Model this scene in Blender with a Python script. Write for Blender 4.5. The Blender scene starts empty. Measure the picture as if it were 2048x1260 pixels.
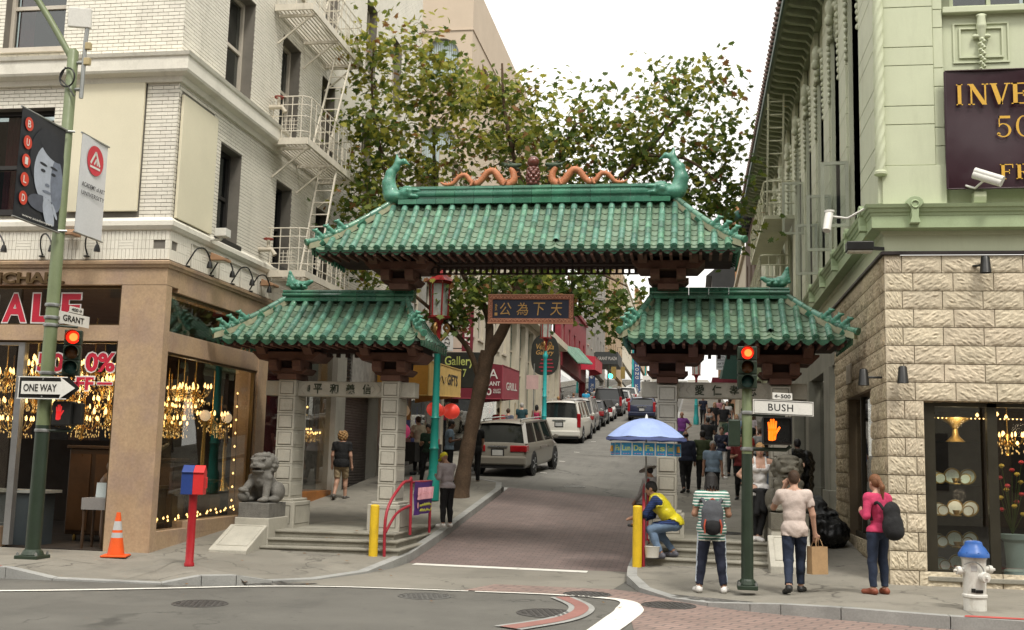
import bpy, math, random
import numpy as np
from mathutils import Vector, Matrix, Euler
random.seed(7)
S = bpy.context.scene
COL = S.collection
PI = math.pi
# ------------------------------------------------------------------ camera, sky, sun, exposure
cam_d = bpy.data.cameras.new('camera'); cam = bpy.data.objects.new('camera', cam_d); COL.objects.link(cam)
cam_d.sensor_width = 36.0; cam_d.lens = 38.67; cam_d.clip_end = 2000.0
rt = Vector((0.98670604, 0.1604599, 0.02576447)); dn = Vector((0.0040455, 0.13423515, -0.99094125)); fw = Vector((-0.16246483, 0.97787195, 0.13180149))
cm = Matrix((rt, -dn, -fw)).transposed().to_4x4(); cm.translation = (0, 0, 1.83)
cam.matrix_world = cm
S.camera = cam
SUN_EL, SUN_AZ = math.radians(58), math.radians(34)     # soft sun behind the camera, to its right
W = bpy.data.worlds.new('World'); S.world = W; W.use_nodes = True
_n = W.node_tree.nodes; _l = W.node_tree.links
for x in list(_n): _n.remove(x)
_sky = _n.new('ShaderNodeTexSky'); _sky.sky_type = 'NISHITA'; _sky.sun_disc = False
_sky.sun_elevation = SUN_EL; _sky.sun_rotation = PI + SUN_AZ; _sky.air_density = 1.0; _sky.dust_density = 6.0; _sky.ozone_density = 1.0
_hs = _n.new('ShaderNodeHueSaturation'); _hs.inputs['Saturation'].default_value = 0.10; _hs.inputs['Value'].default_value = 1.0
_mx = _n.new('ShaderNodeMix'); _mx.data_type = 'RGBA'; _mx.inputs[0].default_value = 0.6
_mx.inputs[7].default_value = (12.4, 12.0, 11.1, 1)
_bg = _n.new('ShaderNodeBackground'); _bg.inputs[1].default_value = 0.096
_wo = _n.new('ShaderNodeOutputWorld')
_l.new(_sky.outputs[0], _hs.inputs['Color']); _l.new(_hs.outputs[0], _mx.inputs[6]); _l.new(_mx.outputs[2], _bg.inputs[0]); _l.new(_bg.outputs[0], _wo.inputs[0])
sun_d = bpy.data.lights.new('sun', 'SUN'); sun_d.energy = 1.5; sun_d.angle = math.radians(12); sun_d.color = (1.0, 0.95, 0.86)
sun = bpy.data.objects.new('sun', sun_d); COL.objects.link(sun)
_sd = Vector((math.sin(SUN_AZ)*math.cos(SUN_EL), -math.cos(SUN_AZ)*math.cos(SUN_EL), math.sin(SUN_EL)))
sun.rotation_euler = _sd.to_track_quat('Z', 'Y').to_euler()
S.view_settings.view_transform = 'Standard'; S.view_settings.look = 'None'; S.view_settings.gamma = 1.0
S.view_settings.use_curve_mapping = False
S.view_settings.exposure = 0.86
S.cycles.use_denoising = True
S.cycles.max_bounces = 7; S.cycles.diffuse_bounces = 3; S.cycles.glossy_bounces = 3; S.cycles.transmission_bounces = 4; S.cycles.transparent_max_bounces = 12
S.cycles.caustics_reflective = False; S.cycles.caustics_refractive = False
# ------------------------------------------------------------------ helpers: materials
MATS = {}
def _nd(nt, t, **kw):
 n = nt.nodes.new(t)
 for k, v in kw.items(): setattr(n, k, v)
 return n
def mat(name, col, rough=0.6, metal=0.0, var=0.14, vs=2.5, fine=0.06, fs=45.0, bump=0.0, bs=60.0, rnd=0.0, dirt=None, dirt_amt=0.45, dirt_scale=(1.5, 1.5, 0.35), spec=0.4, coat=0.0, col2=None, c2s=3.0, c2lo=0.45, c2hi=0.62, obj=False, rn=True, crack=0.0):
 if name in MATS: return MATS[name]
 m = bpy.data.materials.new(name); m.use_nodes = True; nt = m.node_tree; L = nt.links.new
 b = nt.nodes['Principled BSDF']
 b.inputs['Roughness'].default_value = rough; b.inputs['Metallic'].default_value = metal
 b.inputs['Specular IOR Level'].default_value = spec; b.inputs['Coat Weight'].default_value = coat
 if obj: P = _nd(nt, 'ShaderNodeTexCoord').outputs['Object']
 else: P = _nd(nt, 'ShaderNodeNewGeometry').outputs['Position']
 cur = None
 rgb = _nd(nt, 'ShaderNodeRGB'); rgb.outputs[0].default_value = (*col, 1); cur = rgb.outputs[0]
 def noise(scale, det=4.0, vec=None, rgh=0.6):
  n = _nd(nt, 'ShaderNodeTexNoise'); n.inputs['Scale'].default_value = scale; n.inputs['Detail'].default_value = det; n.inputs['Roughness'].default_value = rgh
  L(vec if vec is not None else P, n.inputs['Vector']); return n.outputs['Fac']
 def mr(v, a, b2, c, d):
  n = _nd(nt, 'ShaderNodeMapRange'); n.inputs[1].default_value = a; n.inputs[2].default_value = b2; n.inputs[3].default_value = c; n.inputs[4].default_value = d
  L(v, n.inputs[0]); return n.outputs[0]
 def mixc(f, a, b2, mode='MIX'):
  n = _nd(nt, 'ShaderNodeMix', data_type='RGBA', blend_type=mode)
  if isinstance(f, float): n.inputs[0].default_value = f
  else: L(f, n.inputs[0])
  for s, q in ((6, a), (7, b2)):
   if isinstance(q, tuple): n.inputs[s].default_value = (*q, 1)
   else: L(q, n.inputs[s])
  return n.outputs[2]
 def vmul(c, f):
  n = _nd(nt, 'ShaderNodeVectorMath', operation='SCALE'); L(c, n.inputs[0]); L(f, n.inputs[3]); return n.outputs[0]
 if col2 is not None: cur = mixc(mr(noise(c2s, 5), c2lo, c2hi, 0, 1), cur, col2)
 if var: cur = vmul(cur, mr(noise(vs), 0.25, 0.75, 1-var, 1+var))
 if fine: cur = vmul(cur, mr(noise(fs, 2), 0.25, 0.75, 1-fine, 1+fine))
 if rnd:
  oi = _nd(nt, 'ShaderNodeObjectInfo').outputs['Random']
  cur = vmul(cur, mr(oi, 0, 1, 1-rnd, 1+rnd))
  h = _nd(nt, 'ShaderNodeHueSaturation'); L(cur, h.inputs['Color'])
  wn = _nd(nt, 'ShaderNodeTexWhiteNoise', noise_dimensions='1D'); L(oi, wn.inputs['W'])
  L(mr(wn.outputs['Value'], 0, 1, 0.5-rnd*0.06, 0.5+rnd*0.06), h.inputs['Hue']); cur = h.outputs[0]
 if dirt is not None:
  vm = _nd(nt, 'ShaderNodeVectorMath', operation='MULTIPLY'); L(P, vm.inputs[0]); vm.inputs[1].default_value = dirt_scale
  cur = mixc(mr(noise(2.2, 6, vm.outputs[0], 0.7), 0.52, 0.8, 0.0, dirt_amt), cur, dirt)
 if crack:
  vo = _nd(nt, 'ShaderNodeTexVoronoi', feature='DISTANCE_TO_EDGE'); vo.inputs['Scale'].default_value = crack
  nz = _nd(nt, 'ShaderNodeTexNoise'); nz.inputs['Scale'].default_value = 2.5; nz.inputs['Detail'].default_value = 5; L(P, nz.inputs['Vector'])
  va = _nd(nt, 'ShaderNodeVectorMath', operation='MULTIPLY_ADD'); L(nz.outputs['Color'], va.inputs[0]); va.inputs[1].default_value = (0.9, 0.9, 0); L(P, va.inputs[2]); L(va.outputs[0], vo.inputs['Vector'])
  ln = mr(vo.outputs['Distance'], 0.004, 0.016, 0.75, 0.0); mk = mr(noise(0.35, 3), 0.46, 0.56, 0, 1)
  mm = _nd(nt, 'ShaderNodeMath', operation='MULTIPLY'); L(ln, mm.inputs[0]); L(mk, mm.inputs[1]); cur = mixc(mm.outputs[0], cur, tuple(c*0.3 for c in col))
  sp = _nd(nt, 'ShaderNodeTexVoronoi'); sp.inputs['Scale'].default_value = 2.6; L(P, sp.inputs['Vector']); cur = mixc(mr(sp.outputs['Distance'], 0.05, 0.075, 0.55, 0.0), cur, tuple(c*0.42 for c in col))
  pa = mr(noise(0.22, 2), 0.56, 0.58, 0, 0.28); cur = mixc(pa, cur, tuple(c*0.6 for c in col))
 L(cur, b.inputs['Base Color'])
 if rough > 0.15 and rn: L(mr(noise(vs*3), 0.2, 0.8, max(0.04, rough-0.1), min(1, rough+0.1)), b.inputs['Roughness'])
 if bump:
  bp = _nd(nt, 'ShaderNodeBump'); bp.inputs['Strength'].default_value = bump; bp.inputs['Distance'].default_value = 0.02
  L(noise(bs, 5), bp.inputs['Height']); L(bp.outputs[0], b.inputs['Normal'])
 MATS[name] = m; return m
def emit(name, col, strength):
 if name in MATS: return MATS[name]
 m = bpy.data.materials.new(name); m.use_nodes = True; b = m.node_tree.nodes['Principled BSDF']
 b.inputs['Base Color'].default_value = (*col, 1); b.inputs['Emission Color'].default_value = (*col, 1); b.inputs['Emission Strength'].default_value = strength
 MATS[name] = m; return m
def glass(name, tint=(0.9, 0.93, 0.92), refl=0.06, rough=0.0):
 if name in MATS: return MATS[name]
 m = bpy.data.materials.new(name); m.use_nodes = True; nt = m.node_tree; L = nt.links.new
 for x in list(nt.nodes): nt.nodes.remove(x)
 o = _nd(nt, 'ShaderNodeOutputMaterial'); t = _nd(nt, 'ShaderNodeBsdfTransparent'); t.inputs[0].default_value = (*tint, 1)
 g = _nd(nt, 'ShaderNodeBsdfGlossy'); g.inputs['Roughness'].default_value = rough
 fr = _nd(nt, 'ShaderNodeLayerWeight'); fr.inputs[0].default_value = 0.5; pw = _nd(nt, 'ShaderNodeMath', operation='POWER'); pw.inputs[1].default_value = 5.0; L(fr.outputs['Facing'], pw.inputs[0])
 ad = _nd(nt, 'ShaderNodeMath', operation='MULTIPLY_ADD'); ad.inputs[1].default_value = 0.8; ad.inputs[2].default_value = refl; L(pw.outputs[0], ad.inputs[0])
 mx = _nd(nt, 'ShaderNodeMixShader'); L(ad.outputs[0], mx.inputs[0]); L(t.outputs[0], mx.inputs[1]); L(g.outputs[0], mx.inputs[2]); L(mx.outputs[0], o.inputs[0])
 MATS[name] = m; return m
def brickmat(name, c1, c2, mortar, bw, bh, ms=0.012, rough=0.8, off=0.5, plane='xy', dirt=None, rot=0.0):
 if name in MATS: return MATS[name]
 m = mat(name, c1, rough=rough, var=0.18, vs=1.2, fine=0.1, dirt=dirt); nt = m.node_tree; L = nt.links.new
 rgb = [n for n in nt.nodes if n.type == 'RGB'][0]; tgt = [l.to_socket for l in nt.links if l.from_node == rgb]
 geo = _nd(nt, 'ShaderNodeNewGeometry'); mp = _nd(nt, 'ShaderNodeMapping'); mp.inputs['Rotation'].default_value = (0, 0, rot)
 if plane == 'xz': mp.inputs['Rotation'].default_value = (-PI/2, 0, 0)
 L(geo.outputs['Position'], mp.inputs['Vector'])
 bk = _nd(nt, 'ShaderNodeTexBrick'); bk.offset = off; L(mp.outputs[0], bk.inputs['Vector'])
 bk.inputs['Color1'].default_value = (*c1, 1); bk.inputs['Color2'].default_value = (*c2, 1); bk.inputs['Mortar'].default_value = (*mortar, 1)
 bk.inputs['Scale'].default_value = 1.0; bk.inputs['Brick Width'].default_value = bw; bk.inputs['Row Height'].default_value = bh; bk.inputs['Mortar Size'].default_value = ms; bk.inputs['Mortar Smooth'].default_value = 0.2
 for t in tgt: L(bk.outputs['Color'], t)
 return m
# ------------------------------------------------------------------ helpers: meshes and objects
WL = {}
def wl(o):
 v = WL.get(o.name, Vector((0, 0, 0)))
 return v
def tag(o, label=None, cat=None, group=None, kind=None):
 if label: o['label'] = label
 if cat: o['category'] = cat
 if group: o['group'] = group
 if kind: o['kind'] = kind
 return o
def thing(name, label, cat, loc=(0, 0, 0), rz=0.0, group=None):
 o = bpy.data.objects.new(name, None); COL.objects.link(o); o.location = loc; o.rotation_euler = (0, 0, rz); o.empty_display_size = 0.1
 WL[o.name] = Vector(loc); return tag(o, label, cat, group)
def link(name, me, parent=None, world=False, matrix=None):
 o = bpy.data.objects.new(name, me); COL.objects.link(o)
 off = Vector((0, 0, 0))
 if parent is not None:
  o.parent = parent
  if world: off = -wl(parent)
 if matrix is not None: o.matrix_local = Matrix.Translation(off) @ matrix
 else: o.location = off
 if world: WL[o.name] = Vector((0, 0, 0))
 else: WL[o.name] = wl(parent) if parent is not None else Vector((0, 0, 0))
 return o
class MB:
 def __init__(s): s.v = []; s.f = []; s.m = []
 def add(s, vs, fs, mi=0, mtx=None):
  b = len(s.v)
  if mtx is not None: vs = [tuple(mtx @ Vector(p)) for p in vs]
  s.v += [tuple(p) for p in vs]; s.f += [tuple(i+b for i in f) for f in fs]; s.m += [mi]*len(fs); return s
 def box(s, x0, y0, z0, x1, y1, z1, mi=0, mtx=None):
  return s.add([(x0,y0,z0),(x1,y0,z0),(x1,y1,z0),(x0,y1,z0),(x0,y0,z1),(x1,y0,z1),(x1,y1,z1),(x0,y1,z1)],
     [(0,3,2,1),(4,5,6,7),(0,1,5,4),(1,2,6,5),(2,3,7,6),(3,0,4,7)], mi, mtx)
 def cbox(s, c, d, mi=0, rot=None):
  m = Matrix.Translation(c)
  if rot is not None: m = m @ Euler(rot).to_matrix().to_4x4()
  return s.box(-d[0]/2, -d[1]/2, -d[2]/2, d[0]/2, d[1]/2, d[2]/2, mi, m)
 def beam(s, a, b, w, h=None, mi=0):
  a = Vector(a); b = Vector(b); h = h or w; d = b-a; L = d.length
  q = d.to_track_quat('Y', 'Z').to_matrix().to_4x4()
  return s.box(-w/2, 0, -h/2, w/2, L, h/2, mi, Matrix.Translation(a) @ q)
 def tube(s, pts, rad, n=8, caps=True, mi=0, closed=False):
  pts = [Vector(p) for p in pts]; k = len(pts)
  if not hasattr(rad, '__len__'): rad = [rad]*k
  b = len(s.v); up = None
  for i, p in enumerate(pts):
   if closed: d = pts[(i+1) % k]-pts[i-1]
   else: d = (pts[min(i+1, k-1)]-pts[max(i-1, 0)])
   d = d.normalized() if d.length > 1e-9 else Vector((0, 0, 1))
   if up is None:
    up = Vector((0, 0, 1)) if abs(d.z) < 0.9 else Vector((1, 0, 0))
   x = up.cross(d)
   if x.length < 1e-6: x = Vector((1, 0, 0)).cross(d)
   x.normalize(); y = d.cross(x); up = y
   for j in range(n):
    a = 2*PI*j/n; q = p + (x*math.cos(a)+y*math.sin(a))*rad[i]; s.v.append(tuple(q))
  rng = range(k) if closed else range(k-1)
  for i in rng:
   i2 = (i+1) % k
   for j in range(n):
    s.f.append((b+i*n+j, b+i*n+(j+1) % n, b+i2*n+(j+1) % n, b+i2*n+j)); s.m.append(mi)
  if caps and not closed:
   s.f.append(tuple(b+j for j in range(n))[::-1]); s.m.append(mi)
   s.f.append(tuple(b+(k-1)*n+j for j in range(n))); s.m.append(mi)
  return s
 def lathe(s, prof, n=16, c=(0, 0, 0), mi=0, axis='z', caps=True, sx=1.0, sy=1.0):
  b = len(s.v); c = Vector(c)
  for r, z in prof:
   for j in range(n):
    a = 2*PI*j/n; x, y = r*math.cos(a)*sx, r*math.sin(a)*sy
    p = (x, y, z) if axis == 'z' else ((x, -z, y) if axis == 'y' else (z, x, y))
    s.v.append(tuple(Vector(p)+c))
  for i in range(len(prof)-1):
   for j in range(n):
    s.f.append((b+i*n+j, b+i*n+(j+1) % n, b+(i+1)*n+(j+1) % n, b+(i+1)*n+j)); s.m.append(mi)
  if caps:
   s.f.append(tuple(b+j for j in range(n))[::-1]); s.m.append(mi)
   k = (len(prof)-1)*n; s.f.append(tuple(b+k+j for j in range(n))); s.m.append(mi)
  return s
 def prism(s, poly, a, b, plane='xz', mi=0):
  n = len(poly)
  def P(p, t): return (p[0], t, p[1]) if plane == 'xz' else ((t, p[0], p[1]) if plane == 'yz' else (p[0], p[1], t))
  vs = [P(p, a) for p in poly]+[P(p, b) for p in poly]
  return s.add(vs, [tuple(range(n)), tuple(range(2*n-1, n-1, -1))]+[((i+1) % n, i, n+i, n+(i+1) % n) for i in range(n)], mi)
 def quad(s, a, b, c, d, mi=0): return s.add([a, b, c, d], [(0, 1, 2, 3)], mi)
 def mesh(s, name, mats, smooth=None, fix=True):
  me = bpy.data.meshes.new(name); me.from_pydata(s.v, [], s.f)
  for m in (mats if isinstance(mats, (list, tuple)) else [mats]): me.materials.append(m)
  if len(me.materials) > 1: me.polygons.foreach_set('material_index', s.m)
  if fix:
   import bmesh
   bm = bmesh.new(); bm.from_mesh(me); bmesh.ops.recalc_face_normals(bm, faces=bm.faces); bm.to_mesh(me); bm.free()
  if smooth is not None:
   me.polygons.foreach_set('use_smooth', [True]*len(me.polygons))
   if smooth < 180: me.set_sharp_from_angle(angle=math.radians(smooth))
  me.update(); return me
 def build(s, name, mats, parent=None, world=True, smooth=None, bevel=0.0, matrix=None, fix=True, seg=2):
  o = link(name, s.mesh(name, mats, smooth, fix), parent, world, matrix)
  if bevel:
   md = o.modifiers.new('bevel', 'BEVEL'); md.width = bevel; md.segments = seg; md.limit_method = 'ANGLE'; md.angle_limit = math.radians(40)
  return o
def interp(tab, y):
 if y <= tab[0][0]: return tab[0][1]
 for (a, za), (b, zb) in zip(tab, tab[1:]):
  if y <= b: return za+(zb-za)*(y-a)/(b-a)
 (a, za), (b, zb) = tab[-2:]; return zb+(zb-za)/(b-a)*(y-b)
def smoothpath(pts, n=4):
 out = []; P = [Vector(p) for p in pts]
 for i in range(len(P)-1):
  p0 = P[max(i-1, 0)]; p1 = P[i]; p2 = P[i+1]; p3 = P[min(i+2, len(P)-1)]
  for k in range(n):
   t = k/n; out.append(0.5*((2*p1)+(p2-p0)*t+(2*p0-5*p1+4*p2-p3)*t*t+(3*p1-p0-3*p2+p3)*t**3))
 out.append(P[-1]); return out
TMP = bpy.data.scenes.new('lettering_workbench')
def text_verts(s, bold=0.0, shear=0.0, space=1.0):
 cu = bpy.data.curves.new('t', 'FONT'); cu.body = s; cu.offset = bold; cu.shear = shear; cu.space_character = space; cu.resolution_u = 3; cu.extrude = 0.1
 o = bpy.data.objects.new('t', cu); TMP.collection.objects.link(o)
 with bpy.context.temp_override(scene=TMP, view_layer=TMP.view_layers[0]): dg = bpy.context.evaluated_depsgraph_get()
 me = bpy.data.meshes.new_from_object(o.evaluated_get(dg))
 v = [tuple(x.co) for x in me.vertices]; f = [tuple(p.vertices) for p in me.polygons]
 bpy.data.objects.remove(o); bpy.data.curves.remove(cu); bpy.data.meshes.remove(me); return v, f
def text(s, c, w, h, m, parent=None, right=(1, 0, 0), up=(0, 0, 1), depth=0.004, bold=0.0, name='lettering', shear=0.0, space=1.0, keep=False):
 """flat lettering of width w and height h centred on world point c"""
 v, f = text_verts(s, bold, shear, space)
 if not v: return None
 xs = [p[0] for p in v]; ys = [p[1] for p in v]; x0, x1, y0, y1 = min(xs), max(xs), min(ys), max(ys)
 sx = w/max(x1-x0, 1e-6); sy = h/max(y1-y0, 1e-6)
 if keep: sx = sy = min(sx, sy)
 R = Vector(right).normalized(); U = Vector(up).normalized(); N = R.cross(U); c = Vector(c)
 mb = MB(); mb.add([tuple(c+R*((p[0]-(x0+x1)/2)*sx)+U*((p[1]-(y0+y1)/2)*sy)+N*(p[2]*10*depth/2)) for p in v], f)
 return mb.build(name, m, parent, fix=False)
# ------------------------------------------------------------------ smooth solids from distance fields (bodies, statues)
def sdf_mesh(prims, vox=0.012, k=0.03, neg=()):
 """prims: ('c', a, b, ra, rb, tag) tapered capsule or ('e', centre, radii, rot3x3|None, tag). Returns verts, quads, tag per vertex, t per vertex"""
 lo = np.full(3, 1e9); hi = np.full(3, -1e9)
 def bb(p):
  if p[0] == 'c':
   a, b = np.array(p[1], float), np.array(p[2], float); r = max(p[3], p[4]); return np.minimum(a, b)-r, np.maximum(a, b)+r
  c = np.array(p[1], float); r = max(p[2]) if p[3] is not None else np.array(p[2]); return c-r, c+r
 for p in prims:
  a, b = bb(p); lo = np.minimum(lo, a); hi = np.maximum(hi, b)
 lo -= 3*vox; hi += 3*vox
 n = np.ceil((hi-lo)/vox).astype(int)+1
 F = np.full(n, 0.3, np.float32); D = np.full(n, 0.3, np.float32); T = np.zeros(n, np.int16); U = np.zeros(n, np.float32)
 def dist(p, X, Y, Z):
  if p[0] == 'c':
   a = np.array(p[1], float); d = np.array(p[2], float)-a; L2 = max(d@d, 1e-9)
   t = np.clip(((X-a[0])*d[0]+(Y-a[1])*d[1]+(Z-a[2])*d[2])/L2, 0, 1)
   return np.sqrt((X-a[0]-t*d[0])**2+(Y-a[1]-t*d[1])**2+(Z-a[2]-t*d[2])**2)-(p[3]+(p[4]-p[3])*t), t
  x, y, z = X-p[1][0], Y-p[1][1], Z-p[1][2]; r = p[2]
  if p[3] is not None:
   R = p[3]; x, y, z = R[0][0]*x+R[1][0]*y+R[2][0]*z, R[0][1]*x+R[1][1]*y+R[2][1]*z, R[0][2]*x+R[1][2]*y+R[2][2]*z
  k0 = np.sqrt((x/r[0])**2+(y/r[1])**2+(z/r[2])**2); k1 = np.sqrt((x/r[0]**2)**2+(y/r[1]**2)**2+(z/r[2]**2)**2)+1e-9
  return k0*(k0-1)/k1, np.zeros_like(k0)
 for i, p in enumerate(prims):
  a, b = bb(p); i0 = np.maximum(((a-lo-k-2*vox)/vox).astype(int), 0); i1 = np.minimum(((b-lo+k+2*vox)/vox).astype(int)+2, n)
  sl = tuple(slice(u, v) for u, v in zip(i0, i1))
  X = (lo[0]+vox*np.arange(i0[0], i1[0]))[:, None, None]; Y = (lo[1]+vox*np.arange(i0[1], i1[1]))[None, :, None]; Z = (lo[2]+vox*np.arange(i0[2], i1[2]))[None, None, :]
  d, t = dist(p, X, Y, Z); d = np.broadcast_to(d, F[sl].shape); f = F[sl]
  h = np.clip(0.5+0.5*(f-d)/k, 0, 1); F[sl] = f*(1-h)+d*h-k*h*(1-h)
  w = d < D[sl]; D[sl] = np.where(w, d, D[sl]); T[sl] = np.where(w, i, T[sl]); U[sl] = np.where(w, t, U[sl])
 for p in neg:
  X = (lo[0]+vox*np.arange(n[0]))[:, None, None]; Y = (lo[1]+vox*np.arange(n[1]))[None, :, None]; Z = (lo[2]+vox*np.arange(n[2]))[None, None, :]
  d, _ = dist(p, X, Y, Z); F = np.maximum(F, -d)
 nx, ny, nz = n; acc = np.zeros((nx-1, ny-1, nz-1, 3), np.float32); cnt = np.zeros((nx-1, ny-1, nz-1), np.float32)
 for ax in range(3):
  o1, o2 = [q for q in range(3) if q != ax]
  for u in (0, 1):
   for v in (0, 1):
    s0 = [None]*3; s0[ax] = slice(0, n[ax]-1); s0[o1] = slice(u, n[o1]-1+u); s0[o2] = slice(v, n[o2]-1+v)
    s1 = list(s0); s1[ax] = slice(1, n[ax]); f0 = F[tuple(s0)]; f1 = F[tuple(s1)]
    mk = (f0 < 0) != (f1 < 0); t = np.where(mk, f0/np.where(f0 == f1, 1, f0-f1), 0)
    acc[..., ax] += t; acc[..., o1] += mk*u; acc[..., o2] += mk*v; cnt += mk
 act = cnt > 0; idx = np.full(act.shape, -1, np.int32); idx[act] = np.arange(act.sum())
 ijk = np.argwhere(act); V = (ijk+acc[act]/cnt[act][:, None])*vox+lo
 quads = []
 for ax in range(3):
  o1, o2 = [(1, 2), (2, 0), (0, 1)][ax]
  s0 = [slice(1, -1)]*3; s0[ax] = slice(0, -1); s1 = [slice(1, -1)]*3; s1[ax] = slice(1, None)
  a = F[tuple(s0)] < 0; b = F[tuple(s1)] < 0
  for flag, flip in ((a & ~b, False), (~a & b, True)):
   e = np.argwhere(flag); e = e+1; e[:, ax] -= 1
   def cell(u, v):
    q = e.copy(); q[:, o1] += u; q[:, o2] += v; return idx[q[:, 0], q[:, 1], q[:, 2]]
   Q = np.stack([cell(-1, -1), cell(0, -1), cell(0, 0), cell(-1, 0)], 1); quads.append(Q[:, ::-1] if flip else Q)
 Q = np.concatenate(quads); gi = np.clip(np.round((V-lo)/vox).astype(int), 0, n-1)
 return V, Q, T[gi[:, 0], gi[:, 1], gi[:, 2]], U[gi[:, 0], gi[:, 1], gi[:, 2]]
def np_mesh(name, V, Q, mats, smooth=True):
 me = bpy.data.meshes.new(name); me.from_pydata(np.asarray(V).tolist(), [], [tuple(int(i) for i in q) for q in Q])
 for m in (mats if isinstance(mats, (list, tuple)) else [mats]): me.materials.append(m)
 if smooth: me.polygons.foreach_set('use_smooth', [True]*len(me.polygons))
 me.update(); return me
def vnormals(V, Q):
 N = np.zeros_like(V); a = V[Q[:, 0]]; b = V[Q[:, 1]]; c = V[Q[:, 2]]; d = V[Q[:, 3]]; f = np.cross(c-a, d-b)
 for j in range(4): np.add.at(N, Q[:, j], f)
 return N/np.maximum(np.linalg.norm(N, axis=1, keepdims=True), 1e-9)
def solid(name, prims, m, parent=None, vox=0.012, k=0.03, neg=(), world=False, matrix=None):
 V, Q, T, U = sdf_mesh(prims, vox, k, neg)
 return link(name, np_mesh(name, V, Q, m), parent, world, matrix)
def C(a, b, ra, rb=None, tg=''): return ('c', a, b, ra, ra if rb is None else rb, tg)
def E(c, r, rot=None, tg=''): return ('e', c, r, None if rot is None else np.array(Euler(rot).to_matrix()), tg)
# ------------------------------------------------------------------ the ground
ASPH = mat('asphalt', (0.122, 0.117, 0.103), crack=0.55, rough=0.85, var=0.16, vs=0.7, fine=0.22, fs=90, bump=0.25, bs=220, dirt=(0.05, 0.049, 0.045), dirt_amt=0.6, dirt_scale=(0.5, 0.35, 1))
ASPH2 = mat('asphalt_grant', (0.16, 0.154, 0.138), crack=0.4, rough=0.85, var=0.18, vs=0.5, fine=0.18, fs=90, bump=0.2, bs=200, dirt=(0.065, 0.065, 0.062), dirt_amt=0.65, dirt_scale=(1.4, 0.12, 1))
CONC = mat('pavement_concrete', (0.22, 0.205, 0.172), crack=0.45, rough=0.85, var=0.16, vs=0.9, fine=0.12, fs=70, bump=0.15, bs=150, dirt=(0.09, 0.086, 0.075), dirt_amt=0.7, dirt_scale=(0.8, 0.8, 1))
CONC2 = mat('concrete_apron', (0.215, 0.20, 0.168), crack=0.5, rough=0.85, var=0.14, vs=0.8, fine=0.1, fs=60, dirt=(0.17, 0.16, 0.14), dirt_amt=0.55, dirt_scale=(0.7, 0.7, 1))
KERB = mat('kerb_concrete', (0.30, 0.30, 0.285), rough=0.85, var=0.18, vs=1.5, fine=0.1, bump=0.15, bs=120, dirt=(0.12, 0.118, 0.11), dirt_amt=0.6, dirt_scale=(1, 1, 1.5))
STEP = mat('step_stone', (0.27, 0.255, 0.21), rough=0.85, var=0.2, vs=2.0, fine=0.12, bump=0.2, bs=90, dirt=(0.13, 0.125, 0.105), dirt_amt=0.6, dirt_scale=(1.2, 1.2, 2.0))
PAINT = mat('road_paint', (0.72, 0.70, 0.64), rough=0.7, var=0.1, col2=(0.32, 0.31, 0.28), c2s=7, c2lo=0.60, c2hi=0.74)
PBRICK = brickmat('paving_brick', (0.21, 0.152, 0.138), (0.17, 0.128, 0.118), (0.12, 0.10, 0.09), 0.22, 0.11, 0.012, dirt=(0.14, 0.128, 0.118))
CBRICK = brickmat('crossing_brick', (0.27, 0.19, 0.162), (0.225, 0.162, 0.14), (0.13, 0.105, 0.094), 0.30, 0.15, 0.016, rot=0.35, dirt=(0.22, 0.185, 0.16))
RL = [(15, 0), (19.3, 0.0), (21, 0.14), (26, 0.68), (30, 1.12), (33, 1.40), (51, 2.75), (71, 4.58), (120, 9.2), (220, 18.6)]
RR = [(15, 0), (19.3, 0.0), (21, 0.10), (26, 0.58), (28.5, 0.78), (33, 1.12), (36.5, 1.36), (51, 2.75), (71, 4.58), (120, 9.2), (220, 18.6)]
SL = [(17.2, 0.15), (22.5, 0.53), (26, 0.82), (30, 1.26), (33, 1.54), (51, 2.9), (71, 4.72), (120, 9.35), (220, 18.75)]
SR = [(17.2, 0.15), (22.5, 0.60), (28.5, 0.90), (33, 1.24), (36.5, 1.46), (51, 2.88), (71, 4.72), (120, 9.35), (220, 18.75)]
def road_z(x, y):
 t = min(1, max(0, (x+4.9)/3.9)); return interp(RL, y)*(1-t)+interp(RR, y)*t
XL, XR, YF = -8.9, 2.9, 17.4            # the building lines of the side street and of the main street
from mathutils.bvhtree import BVHTree
PAV = []
def gz(x, y):
 hits = [b.ray_cast(Vector((x, y, 50)), Vector((0, 0, -1)))[0] for b in PAV]; return max([h.z for h in hits if h is not None] or [0.0])
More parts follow.
